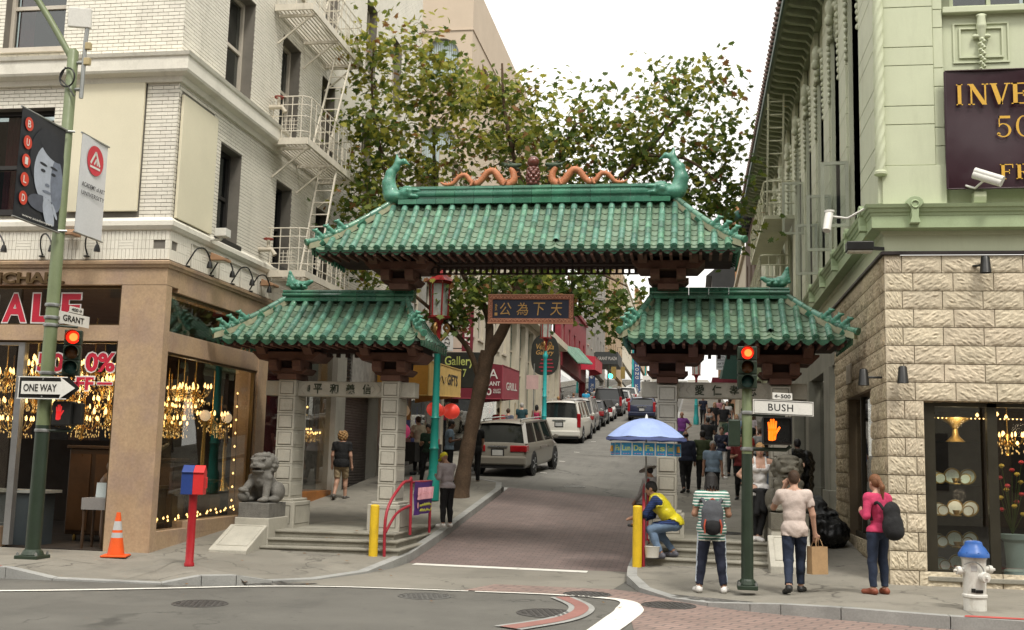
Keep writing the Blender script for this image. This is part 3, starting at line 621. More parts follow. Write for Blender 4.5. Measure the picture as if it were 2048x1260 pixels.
def fire_balcony(z, y0, y1, out=0.85):
 t = MB(); x0, x1 = XL+0.02, XL+out
 t.beam((x0, y0, z), (x1, y0, z), 0.04, 0.14); t.beam((x0, y1, z), (x1, y1, z), 0.04, 0.14); t.beam((x1, y0, z), (x1, y1, z), 0.04, 0.14)
 o = t.build('fire_escape_platform', FEP, LB)
 s = MB()
 for i in range(int((x1-x0)/0.085)): s.box(x0+0.085*i, y0+0.03, z+0.02, x0+0.085*i+0.03, y1-0.03, z+0.05)
 s.build('slat_floor', FEP, o)
 for y in (y0+0.25, (y0+y1)/2, y1-0.25): b = MB(); b.beam((x0, y, z-0.09), (x1, y, z-0.09), 0.05, 0.06); b.beam((x0, y, z-0.7), (x1-0.1, y, z-0.1), 0.035); b.build('bracket', FEP, o)
 r = MB(); H = (0.22, 0.55, 0.8, 0.98); c = 0.16
 for h in H:
  P = [(x0, y0, z+h), (x1-c, y0, z+h), (x1-0.05, y0+0.05, z+h), (x1, y0+c, z+h), (x1, y1-c, z+h), (x1-0.05, y1-0.05, z+h), (x1-c, y1, z+h), (x0, y1, z+h)]
  r.tube(P, 0.011 if h < 0.9 else 0.014, 6)
 for k in range(4): r.tube([(x0+0.05+(x1-c-x0)*k/3.2, y0, z), (x0+0.05+(x1-c-x0)*k/3.2, y0, z+0.98)], 0.011, 5); r.tube([(x0+0.05+(x1-c-x0)*k/3.2, y1, z), (x0+0.05+(x1-c-x0)*k/3.2, y1, z+0.98)], 0.011, 5)
 n = int((y1-y0)/0.32)
 for k in range(n+1): y = y0+c+(y1-y0-2*c)*k/n; r.tube([(x1, y, z), (x1, y, z+0.98)], 0.011, 5)
 for (ax, a, b_) in (('x', x0+0.25, x0+0.6),):
  for q in (0.28, 0.36, 0.44): r.tube([(a, y0, z+q), (b_, y0, z+q)], 0.008, 5)
  for q in (a+0.09, a+0.18, a+0.27): r.tube([(q, y0, z+0.22), (q, y0, z+0.5)], 0.008, 5)
 k = 0; y = y0+0.6
 while y < y1-0.4:
  for q in (0.3, 0.38, 0.46): r.tube([(x1, y, z+q), (x1, y+0.3, z+q)], 0.008, 5)
  for q in (0.07, 0.15, 0.23): r.tube([(x1, y+q, z+0.22), (x1, y+q, z+0.55)], 0.008, 5)
  y += 0.8
 r.build('railing', FEP, o, smooth=60); return o
def fire_ladder(za, zb, ya, yb, x=XL+0.62):
 l = MB()
 for dx in (-0.2, 0.2): l.beam((x+dx, ya, za), (x+dx, yb, zb), 0.03, 0.05)
 o = l.build('fire_escape_ladder', FEP, LB); n = int((zb-za)/0.3)
 for i in range(1, n):
  t = i/n; m = MB(); m.beam((x-0.2, ya+(yb-ya)*t, za+(zb-za)*t), (x+0.2, ya+(yb-ya)*t, za+(zb-za)*t), 0.025); m.build('rung', FEP, o)
fire_balcony(5.62, 21.75, 24.9); fire_balcony(8.42, 21.5, 24.9); fire_balcony(11.35, 21.4, 25.0)
fire_ladder(5.7, 8.42, 22.6, 23.6); fire_ladder(8.5, 11.35, 22.9, 24.3); fire_ladder(11.4, 13.5, 23, 24.2)
STPI = mat('standpipe_paint', (0.5, 0.45, 0.36), rough=0.6); RUST = mat('rusty_red', (0.25, 0.05, 0.035), rough=0.7, var=0.3, vs=10)
for y, z in ((21.45, 9.15), (21.3, 6.05)):
 m = MB(); m.tube([(XL-0.02, y, z), (XL+0.28, y, z), (XL+0.36, y, z-0.12)], [0.05, 0.045, 0.05], 10); m.tube([(XL+0.2, y, z), (XL+0.2, y, z+0.2)], 0.035, 8); o = m.build('hose_valve', STPI, LB, smooth=40)
 m = MB(); m.tube([(XL+0.2+0.09*math.cos(a*PI/6), y+0.09*math.sin(a*PI/6), z+0.22) for a in range(12)], 0.018, 6, closed=True); m.build('hand_wheel', RUST, o, smooth=60)
BLK = mat('black_metal', (0.018, 0.018, 0.017), rough=0.4, metal=0.3, var=0.2)
def gooseneck(face, u, sgn, z=5.14):
 pts = [face.P(u, -0.02, z+0.06), face.P(u, -0.10, z+0.2), face.P(u+sgn*0.06, -0.18, z+0.36), face.P(u+sgn*0.2, -0.26, z+0.38), face.P(u+sgn*0.32, -0.3, z+0.24), face.P(u+sgn*0.34, -0.3, z+0.16)]
 m = MB(); m.tube(smoothpath(pts, 4), 0.014, 7); m.lathe([(0.05, 0), (0.05, 0.02)], 10, face.P(u, -0.04, z+0.02)); o = m.build('gooseneck_lamp', BLK, LB, smooth=50)
 p = Vector(pts[-1]); s = MB(); s.lathe([(0.03, 0.02), (0.05, -0.05), (0.055, -0.1)], 10, p); s.build('lamp_shade', BLK, o, smooth=50)
for u in (-12.15, -11.25, -10.4): gooseneck(FF, u+0.0, 1)
for u in (18.35, 19.35, 20.3, 21.2): gooseneck(FL, u-0.3, 1, 5.08)
FLD = mat('flood_brown', (0.36, 0.21, 0.12), rough=0.5)
def flood(face, u, z):
 a = face.P(u-0.16, -0.35, z); m = MB()
 pr = [(-0.10, 0.02), (-0.36, -0.08), (-0.36, -0.13), (-0.08, -0.13)]
 vs = [face.P(u+w, d, z+zz) for w in (-0.17, 0.17) for d, zz in pr]; m.add(vs, [(0, 1, 2, 3), (7, 6, 5, 4), (0, 4, 5, 1), (1, 5, 6, 2), (3, 2, 6, 7), (0, 3, 7, 4)]); o = m.build('floodlight', FLD, LB, bevel=0.01)
 g = MB(); face.box(g, u-0.12, u+0.12, -0.33, -0.12, z-0.135, z-0.132); g.build('lens', mat('lamp_lens', (0.5, 0.48, 0.4), rough=0.3), o)
 g = MB(); face.box(g, u-0.02, u+0.02, -0.12, 0.0, z-0.05, z-0.01); g.build('arm', BLK, o)
flood(FF, -10.68, 5.62); flood(FL, 19.0, 5.5); flood(FL, 21.45, 5.42)
WHT = mat('white_plastic', (0.66, 0.65, 0.6), rough=0.45, var=0.06)
m = MB(); FL.box(m, 18.72, 18.95, -0.42, -0.2, 5.80, 5.95); FL.box(m, 18.8, 18.85, -0.3, 0.0, 5.73, 5.77); FL.box(m, 18.82, 18.86, -0.31, -0.27, 5.75, 5.82); m.build('security_lamp', WHT, LB, bevel=0.008)
WIRE = mat('grey_cable', (0.5, 0.48, 0.42), rough=0.6)
m = MB()
for y in (18.2, 19.4, 20.4, 21.3): m.tube([(XL+0.03, y, 5.12), (XL+0.03, y, 5.55)], 0.012, 5)
m.tube([(XL+0.03, 18.2, 5.55), (XL+0.035, 21.3, 5.52)], 0.012, 5); m.build('conduit', WIRE, LB)
# ------------------------------------------------------------------ the green building on the right corner
GRN = mat('pale_green_paint', (0.53, 0.565, 0.40), rough=0.6, var=0.06, vs=1.2, fine=0.03, dirt=(0.36, 0.38, 0.26), dirt_amt=0.35, dirt_scale=(1.5, 1.5, 0.3))
GRNL = mat('cream_green_side', (0.52, 0.54, 0.405), rough=0.6, var=0.08, vs=1.0, dirt=(0.34, 0.35, 0.26), dirt_amt=0.5, dirt_scale=(1.5, 1.5, 0.25))
GRNC = mat('cornice_green', (0.35, 0.43, 0.255), rough=0.6, var=0.1, vs=2, dirt=(0.2, 0.24, 0.14), dirt_amt=0.5, dirt_scale=(1, 1, 1))
GRV = mat('green_groove', (0.20, 0.215, 0.14), rough=0.8)
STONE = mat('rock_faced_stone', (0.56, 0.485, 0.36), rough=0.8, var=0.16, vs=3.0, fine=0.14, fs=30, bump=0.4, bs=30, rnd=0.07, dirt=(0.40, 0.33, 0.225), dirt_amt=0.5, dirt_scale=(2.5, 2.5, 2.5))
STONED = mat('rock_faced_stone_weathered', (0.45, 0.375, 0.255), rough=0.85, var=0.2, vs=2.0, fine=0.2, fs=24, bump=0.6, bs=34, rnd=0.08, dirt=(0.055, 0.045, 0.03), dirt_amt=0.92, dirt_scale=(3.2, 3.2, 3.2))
SMORT = mat('stone_joint', (0.19, 0.145, 0.095), rough=0.9)
FR_, FRS = Face('F', YF), Face('R', XR)
RB = thing('green_corner_building', 'pale green corner building with rough beige stone ground floor and dark banner', 'building', (XR, YF, 0))
CH = 0.2795; ST = 5.13
shop_op = [(3.44, 9.5, 0.30, ST-8*CH)]
side_op = [(18.85, 21.7, 0.62, ST-7*CH-0.02), (23.45, 40, 0.0, 4.2)]
fw_ = wall(FR_, 'front_stone_wall', SMORT, RB, 2.93, 9.5, 0.05, ST, shop_op, 0.35, 0.02)
sw_ = wall(FRS, 'side_stone_wall', SMORT, RB, 17.76, 23.6, 0.05, ST, side_op, 0.35, 0.02)
def rock(seed, nx=14, nz=9):
 rn = np.random.default_rng(seed); m = MB(); vs = [];
 ph = rn.uniform(0, 6.28, (6, 2)); fr = rn.uniform(2, 9, (6, 2)); am = rn.uniform(0.3, 1, 6)
 for j in range(nz+1):
  for i in range(nx+1):
   u, w = i/nx, j/nz; e = min(u*nx, (1-u)*nx, w*nz, (1-w)*nz); h = sum(am[q]*math.sin(fr[q, 0]*u*3+ph[q, 0]+2.2*math.sin(fr[q, 1]*w+ph[q, 1])) for q in range(6))/6
   b = 0.021*min(1, e/1.6)*(0.75+0.5*h)+(0.008*rn.uniform(-1, 1) if e >= 1 else 0)-0.010*(w-0.5)
   if e < 0.5: b = 0.004
   vs.append((u, -b, w))
 b0 = len(vs); fs = []
 for j in range(nz):
  for i in range(nx): a = j*(nx+1)+i; fs.append((a, a+1, a+nx+2, a+nx+1))
 ring = [i for i in range(nx+1)]+[(nx+1)*j+nx for j in range(1, nz+1)]+[(nx+1)*nz+i for i in range(nx-1, -1, -1)]+[(nx+1)*j for j in range(nz-1, 0, -1)]
 back = []
 for r in ring: x, y, z = vs[r]; back.append(len(vs)); vs.append((x, 0.03, z))
 for k in range(len(ring)): k2 = (k+1) % len(ring); fs.append((ring[k], back[k], back[k2], ring[k2]))
 m.add(vs, fs); return m
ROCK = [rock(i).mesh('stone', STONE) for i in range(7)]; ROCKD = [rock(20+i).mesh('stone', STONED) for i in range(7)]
def lay_stones(face, parent, u0, u1, ops, meshes, first, wstd=0.585):
 k = 0
 for r in range(18):
  z1 = ST-CH*r-0.006; z0 = ST-CH*(r+1)+0.006
  if z0 < 0.05: z0 = 0.05
  edges = [u0, u0+first[r % 2]]
  while edges[-1] < u1: edges.append(edges[-1]+wstd)
  zm = (z0+z1)/2; cuts = [o for o in ops if o[2] < zm < o[3]]
  for a, b in zip(edges, edges[1:]):
   segs = [(a, min(b, u1))]
   for o in cuts:
    ns = []
    for p, q in segs:
     if o[1] <= p or o[0] >= q: ns.append((p, q))
     else:
      if p < o[0]: ns.append((p, o[0]))
      if o[1] < q: ns.append((o[1], q))
    segs = ns
   for p, q in segs:
    if q-p < 0.05: continue
    w = q-p-0.012; h = z1-z0; k += 1; me = meshes[(k*5+r*3) % len(meshes)]
    if face.k == 'F': mt = Matrix.Translation((p+0.006, face.b, z0)) @ Matrix.Diagonal((w, 1, h, 1))
    else: mt = Matrix.Translation((face.b, q-0.006, z0)) @ Matrix.Rotation(-PI/2, 4, 'Z') @ Matrix.Diagonal((w, 1, h, 1))
    if k % 2 and face.k == 'F': mt = mt @ Matrix.Translation((1, 0, 0)) @ Matrix.Diagonal((-1, 1, 1, 1))
    link('stone', me, parent, True, mt)
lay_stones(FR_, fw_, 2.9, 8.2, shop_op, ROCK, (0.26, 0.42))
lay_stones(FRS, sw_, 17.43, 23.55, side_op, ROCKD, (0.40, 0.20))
m = MB(); FR_.box(m, 3.44, 9.5, -0.04, 0.3, 0.24, 0.31); m.build('shop_sill', STEP, RB, bevel=0.01)
DKM = mat('dark_flashing', (0.035, 0.028, 0.028), rough=0.5, metal=0.2)
cornice('flashing', [(0, 5.135), (0.05, 5.135), (0.05, 5.175), (0.02, 5.19), (0, 5.19)], DKM, RB, XR, YF, -1, 9.5, 23.6)
cornice('frieze', [(-0.3, 5.19), (0.0, 5.19), (0.0, 5.44), (0.03, 5.46), (0.04, 5.52), (-0.3, 5.52)], GRN, RB, XR, YF, -1, 9.5, 48)
cornice('cornice', [(-0.3, 5.50), (0.06, 5.50), (0.20, 5.52), (0.20, 5.70), (0.21, 5.71), (0.22, 5.75), (0.24, 5.76), (0.26, 5.81), (0.28, 5.82), (0.30, 5.87), (0.06, 5.90), (-0.3, 5.91)], GRNC, RB, XR, YF, -1, 9.5, 48)
def keystone(face, u):
 m = MB(); d = -0.315
 prof = [(-0.075, 5.57), (0.075, 5.57), (0.05, 5.66), (0.055, 5.80), (0.13, 5.88)]+[(0.13*math.cos(a), 5.88+0.11*math.sin(a)) for a in (0.5, 1.05, 1.57, 2.1, 2.64)]+[(-0.13, 5.88), (-0.055, 5.80), (-0.05, 5.66)]
 vs = [face.P(u+x, dd, z) for dd in (d, -0.1) for x, z in prof]; n = len(prof)
 m.add(vs, [tuple(range(n)), tuple(range(2*n-1, n-1, -1))]+[(i, (i+1) % n, n+(i+1) % n, n+i) for i in range(n)])
 o = m.build('keystone', GRNC, RB, bevel=0.008)
 m = MB(); m.tube([face.P(u+0.055*math.cos(a*PI/8), d-0.004, 5.86+0.055*math.sin(a*PI/8)) for a in range(16)], 0.014, 6, closed=True); m.build('ring', GRNC, o, smooth=60)
for u in (3.32, 5.9, 8.3): keystone(FR_, u)
for u in (17.75, 19.45, 21.3, 23.3, 25.4, 28, 31): keystone(FRS, u)
up_op = [(3.98, 6.6, 9.10, 11.5)]
fu = wall(FR_, 'upper_front_wall', GRV, RB, 2.95, 9.5, 5.9, 13.0, up_op+[(3.86, 6.75, 5.9, 9.1)], 0.4, 0.07)
def channel(face, parent, u0, u1, z0, z1, mt, d=0.0, hs=(0.66, 0.30), ub=None):
 z = z0; i = 0
 while z < z1-0.02:
  h = min(hs[i % len(hs)], z1-z); m = MB(); face.box(m, u0, u1, d, d+0.10, z, z+h-0.010); m.build('facing_block', mt, parent, bevel=0.005, seg=1); z += h; i += 1
channel(FR_, fu, 2.90, 3.70, 6.55, 12.6, GRN); channel(FR_, fu, 3.705, 3.85, 6.2, 12.6, GRN, 0.02)
m = MB(); FR_.box(m, 2.90, 3.85, -0.02, 0.10, 5.92, 6.54); m.build('base_block', GRN, RB, bevel=0.006)
m = MB(); FR_.box(m, 3.86, 6.75, 0.10, 0.4, 5.92, 8.02); FR_.box(m, 3.86, 6.75, 0.10, 0.4, 8.03, 9.0); m.build('spandrel_wall', GRN, RB)
m = MB(); FR_.box(m, 3.86, 6.75, -0.02, 0.3, 9.0, 9.10); m.build('window_sill', GRN, RB, bevel=0.01)
for g in (0.0, 0.09):
 m = MB(); a, b, c, d = 4.02+g, 4.86-g, 8.20+g*0.9, 8.86-g*0.9; t = 0.028
 for q in ((a, b, c, c+t), (a, b, d-t, d), (a, a+t, c+t, d-t), (b-t, b, c+t, d-t)): FR_.box(m, q[0], q[1], 0.075-g*0.1, 0.101, q[2], q[3])
 m.build('panel_moulding', GRN, RB)
orn = [C((4.44, YF+0.03, 8.92), (4.44, YF+0.04, 8.78), 0.06, 0.075), C((4.44, YF+0.04, 8.78), (4.44, YF+0.05, 8.62), 0.075, 0.055)]
orn += [E((4.44-0.09, YF+0.05, 8.62), (0.05, 0.04, 0.035)), E((4.44+0.09, YF+0.05, 8.62), (0.05, 0.04, 0.035)), E((4.44, YF+0.03, 8.95), (0.085, 0.05, 0.03))]
for i in range(16): orn.append(E((4.44+0.032*math.sin(i*2.1), YF+0.03, 8.56-0.034*i), (0.038-0.0008*i, 0.05, 0.028)))
orn.append(E((4.44, YF+0.04, 8.0), (0.045, 0.05, 0.05)))
solid('relief_ornament', orn, GRN, RB, 0.010, 0.012, world=True)
window(FR_, RB, 3.98, 5.2, 9.10, 11.4, mat('green_window_frame', (0.42, 0.46, 0.31), rough=0.5), 0.18, 0.4, curtain=None, sill=False, mull=1)
tw = MB(); n = 120; prof = []
for i in range(n+1):
 z = 6.45+(12.4-6.45)*i/n; ring = []
 for j in range(14):
  a = 2*PI*j/14; r = 0.072+0.016*math.sin(4*a-z*26); tw.v.append((2.872+r*math.cos(a), YF-0.028+r*math.sin(a), z))
for i in range(n):
 for j in range(14): tw.f.append((i*14+j, i*14+(j+1) % 14, (i+1)*14+(j+1) % 14, (i+1)*14+j)); tw.m.append(0)
tw.build('twisted_column', GRN, RB, smooth=180)
m = MB(); m.lathe([(0.07, 6.38), (0.10, 6.40), (0.10, 6.44), (0.08, 6.46)], 16, (2.872, YF-0.028, 0)); m.build('column_base', GRN, RB, smooth=40)
bays = [(19.35, 20.75), (21.95, 23.35), (24.55, 25.95), (27.15, 28.55), (29.75, 31.15), (32.35, 33.75), (34.95, 36.35), (37.55, 38.95), (40.15, 41.55), (42.75, 44.15)]
sops = [(a, b, 6.3, 10.9) for a, b in bays]
su = wall(FRS, 'upper_side_wall', GRNL, RB, 17.8, 47.0, 5.9, 12.6, sops, 0.4, 0.06)
gfr = mat('casement_frame', (0.40, 0.42, 0.33), rough=0.5); brn = mat('brown_sash', (0.19, 0.09, 0.045), rough=0.5)
prev = 17.43
for bi, (a, b) in enumerate(bays):
 channel(FRS, su, prev, a-0.12, 5.95, 12.4, GRNL, -0.06, (0.66, 0.30))
 m = MB(); FRS.box(m, a-0.11, a, -0.02, 0.2, 6.2, 11.0); FRS.box(m, b, b+0.11, -0.02, 0.2, 6.2, 11.0); m.build('window_jamb', GRNL, RB)
 if b-a and b < 45: window(FRS, RB, a, b, 6.3, 10.9, gfr, 0.28, 0.42, curtain=mat('added_pale_backing', (0.40, 0.41, 0.33), rough=0.8), cfrac=(0, 1), sill=False)  # pale sheets added behind these panes so they do not read black
 prev = b+0.12
 if b < 40:
  uc = (a+b)/2; orn = []
  for i in range(9):
   t = i/8*PI; orn.append(E(FRS.P(uc-0.66*math.cos(t), -0.04, 10.95+0.42*math.sin(t)), (0.07, 0.10, 0.075)))
  orn.append(E(FRS.P(uc, -0.10, 11.36), (0.11, 0.13, 0.2))); orn.append(E(FRS.P(uc, -0.14, 11.1), (0.09, 0.10, 0.12)))
  for sg in (-1, 1):
   for i in range(11): orn.append(E(FRS.P(uc+sg*0.76+0.03*math.sin(i*2.0), -0.06, 10.9-0.13*i), (0.055-0.002*i, 0.062-0.002*i, 0.06)))
  solid('scroll_ornament', orn, GRNL, RB, 0.022, 0.02, world=True)
channel(FRS, su, prev, 46.9, 5.95, 12.4, GRNL, -0.06)
def casement(y, z0, z1, w, ang, lintel=brn):
 """an open casement leaf hinged at y, swung out over the street"""
 m = MB(); c, s = math.cos(ang), math.sin(ang); hx = XR-0.05; f = 0.06
 def P(t, z, q=0.0): return (hx-t*s, y+t*c+q, z)
 for (t0, t1, za, zb) in ((0, f, z0, z1), (w-f, w, z0, z1), (f, w-f, z0, z0+f), (f, w-f, z1-f, z1)):
  m.add([P(t0, za), P(t1, za), P(t1, zb), P(t0, zb), P(t0, za, 0.035), P(t1, za, 0.035), P(t1, zb, 0.035), P(t0, zb, 0.035)], [(0, 1, 2, 3), (7, 6, 5, 4), (0, 4, 5, 1), (1, 5, 6, 2), (2, 6, 7, 3), (3, 7, 4, 0)])
 o = m.build('casement', gfr, RB); g = MB(); g.add([P(f, z0+f, 0.016), P(w-f, z0+f, 0.016), P(w-f, z1-f, 0.016), P(f, z1-f, 0.016)], [(0, 1, 2, 3)]); g.build('pane', glass('casement_glass', (0.8, 0.84, 0.82), 0.16), o)
casement(20.7, 6.3, 7.55, 0.5, 1.45); casement(23.3, 6.35, 7.55, 0.5, 1.5); casement(25.9, 6.3, 7.5, 0.5, 1.4); casement(29.0, 7.9, 9.3, 0.55, 1.5)
m = MB()
m.build('eaves_marker', GRNL, RB) if False else None
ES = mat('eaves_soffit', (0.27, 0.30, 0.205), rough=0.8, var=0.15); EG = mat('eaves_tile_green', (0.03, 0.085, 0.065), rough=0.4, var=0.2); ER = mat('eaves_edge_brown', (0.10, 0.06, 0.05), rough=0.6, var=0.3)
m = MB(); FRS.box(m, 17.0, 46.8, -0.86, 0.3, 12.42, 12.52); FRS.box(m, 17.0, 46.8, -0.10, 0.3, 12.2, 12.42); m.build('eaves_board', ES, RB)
for i in range(58):
 y = 17.6+0.5*i; m = MB(); pr = [(-0.78, 12.42), (-0.78, 12.33), (-0.66, 12.27), (-0.2, 12.2), (-0.1, 12.08), (-0.1, 12.42)]
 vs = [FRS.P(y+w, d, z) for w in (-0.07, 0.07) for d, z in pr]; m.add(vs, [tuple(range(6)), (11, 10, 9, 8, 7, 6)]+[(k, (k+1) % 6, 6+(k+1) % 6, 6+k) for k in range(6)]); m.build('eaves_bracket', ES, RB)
m = MB(); FRS.box(m, 17.0, 46.8, -0.91, -0.861, 12.36, 12.56); m.build('eaves_gutter', EG, RB)
m = MB()
for i in range(100): y = 17.1+0.3*i; m.tube([FRS.P(y, -0.98, 12.58), FRS.P(y, -0.3, 12.95)], 0.07, 7)
tag(m.build('eaves_tile_row', ER, RB, smooth=60), kind='stuff')
m = MB(); m.tube(smoothpath([(1.95, 46.8, 12.5), (1.6, 47.2, 12.45), (1.2, 47.5, 12.7), (1.0, 47.6, 13.0)], 5), [0.22]*5+[0.2]*5+[0.15]*5+[0.05], 8); m.build('upturned_eaves_tip', EG, RB, smooth=60)
GFE = mat('green_iron', (0.50, 0.50, 0.36), rough=0.6, var=0.1)
for z, y0, y1 in ((9.0, 31.6, 39.0), (7.2, 33.5, 40.0)):
 x0, x1 = XR-0.9, XR-0.05; m = MB(); m.box(x0, y0, z-0.1, x1, y1, z); o = m.build('fire_escape_platform', GFE, RB); r = MB()
 for h in (0.35, 0.7, 1.0): r.tube([(x1, y0, z+h), (x0+0.1, y0, z+h), (x0, y0+0.1, z+h), (x0, y1, z+h)], 0.022, 5)
 for i in range(12): y = y0+(y1-y0)*i/11; r.tube([(x0, y, z), (x0, y, z+1)], 0.014, 5)
 for i in range(4): r.tube([(x0+0.25*i, y0, z), (x0+0.25*i, y0, z+1)], 0.014, 5)
 r.build('railing', GFE, o, smooth=60)
m = MB()
for dx in (0, 0.42): m.beam((XR-0.85+dx, 31.2, 9.0), (XR-0.85+dx, 30.4, 12.2), 0.05)
for i in range(9): m.beam((XR-0.85, 31.2-0.088*i, 9.2+0.35*i), (XR-0.43, 31.2-0.088*i, 9.2+0.35*i), 0.035)
m.build('fire_escape_ladder', GFE, RB)
GRY = mat('grey_green_stone', (0.21, 0.205, 0.165), rough=0.8, var=0.18, vs=1.5, dirt=(0.11, 0.105, 0.085), dirt_amt=0.55, dirt_scale=(1.5, 1.5, 0.5))
m = MB(); FRS.box(m, 23.6, 47, 0.0, 0.3, 4.0, 5.19); m.build('lower_fascia', GRY, RB)
for a, b in ((23.95, 25.0), (28.2, 28.9), (32.2, 33.0), (37, 38), (42, 43)):
 m = MB(); FRS.box(m, a, b, -0.06, 0.4, 0.2, 4.0); FRS.box(m, a-0.06, b+0.06, -0.10, 0.4, 0.5, 1.4); m.build('pilaster', GRY, RB, bevel=0.012)
SHUT = mat('steel_shutter', (0.13, 0.11, 0.10), rough=0.5, metal=0.4, var=0.2)
for a, b in ((25.06, 28.14), (28.96, 32.14), (33.06, 36.94), (38.06, 41.94)):
 m = MB(); FRS.box(m, a, b, 0.35, 0.4, 0.5, 4.0); m.build('dark_shop_bay', DARKIN, RB)
 m = MB(); FRS.box(m, a+0.05, b-0.05, 0.2, 0.206, 1.2, 3.9); m.build('shop_pane', SG, RB)
m = MB(); FRS.box(m, 18.85, 21.7, 0.9, 0.95, 0.4, 3.2); m.build('dark_shop_bay', DARKIN, RB)
m = MB(); FRS.box(m, 18.9, 21.66, 0.16, 0.168, 0.7, 3.1); m.build('shop_pane', SG, RB)
m = MB(); FRS.box(m, 18.85, 18.95, 0.12, 0.24, 0.62, 3.15); FRS.box(m, 20.8, 20.88, 0.12, 0.24, 0.62, 3.15); FRS.box(m, 18.95, 21.7, 0.12, 0.24, 0.62, 0.72); m.build('window_frame', mat('dark_bronze', (0.05, 0.045, 0.032), rough=0.4, metal=0.4), RB)
CURT = mat('grey_drape', (0.27, 0.27, 0.24), rough=0.8, var=0.3, vs=3)
m = MB()
for i in range(24):
 y0 = 19.9+0.075*i; m.quad(FRS.P(y0, 0.35+0.06*(i % 2), 0.6), FRS.P(y0+0.075, 0.35+0.06*((i+1) % 2), 0.6), FRS.P(y0+0.075, 0.35+0.06*((i+1) % 2), 2.1), FRS.P(y0, 0.35+0.06*(i % 2), 2.1))
m.build('drape', CURT, RB, fix=False)
DBZ = mat('dark_bronze', (0.05, 0.045, 0.032), rough=0.4, metal=0.4)
m = MB(); FR_.box(m, 3.445, 3.61, 0.10, 0.22, 0.31, 2.88); FR_.box(m, 4.36, 4.50, 0.10, 0.22, 0.31, 2.88); FR_.box(m, 3.61, 9.5, 0.10, 0.22, 2.82, 2.885); FR_.box(m, 3.61, 4.36, 0.10, 0.22, 0.31, 0.40); m.build('window_frame', DBZ, RB)
for a, b in ((3.61, 4.36), (4.50, 9.4)):
 m = MB(); FR_.box(m, a, b, 0.15, 0.158, 0.4, 2.82); m.build('shop_pane', SG, RB)
INT2 = mat('dim_shop_room', (0.035, 0.025, 0.015), rough=0.8, var=0.4)
m = MB(); m.box(3.3, 20.4, 0.2, 9.5, 20.5, 3.0); m.box(3.3, 17.75, 2.9, 9.5, 20.4, 2.95); m.box(3.3, 17.75, 0.24, 9.5, 20.4, 0.29); m.box(3.26, 17.75, 0.2, 3.3, 20.4, 3.0); m.build('shop_interior', INT2, RB)
BAN = mat('plum_banner', (0.028, 0.008, 0.014), rough=0.35, var=0.1, vs=1.5, spec=0.5)
YEL = mat('banner_yellow', (0.62, 0.36, 0.045), rough=0.5, var=0.04)
bt = thing('sale_banner', 'plum vinyl banner with yellow lettering hung on the green corner building', 'banner', (5.3, YF-0.12, 6.14))
m = MB(); nx, nz = 26, 16
for j in range(nz+1):
 for i in range(nx+1):
  u, w = i/nx, j/nz; x = 3.84+2.9*u; z = 6.14+1.87*w+0.012*u
  m.v.append((x, YF-0.10-0.02*math.sin(u*9+w*3)-0.015*math.sin(w*7)-0.03*max(0, 0.25-u)*4*max(0, 0.4-w)*math.sin(14*(u+w)), z))
for j in range(nz):
 for i in range(nx): a = j*(nx+1)+i; m.f.append((a, a+1, a+nx+2, a+nx+1)); m.m.append(0)
m.build('banner_cloth', BAN, bt, smooth=180, fix=False)
hem = MB(); hem.tube([(3.84, YF-0.11, 6.14), (3.84, YF-0.11, 8.0)], 0.018, 6); hem.tube([(3.84, YF-0.11, 8.01), (6.74, YF-0.11, 8.02)], 0.014, 6); hem.tube([(3.84, YF-0.11, 6.135), (6.74, YF-0.11, 6.15)], 0.014, 6); hem.build('hem', BAN, bt, smooth=60)
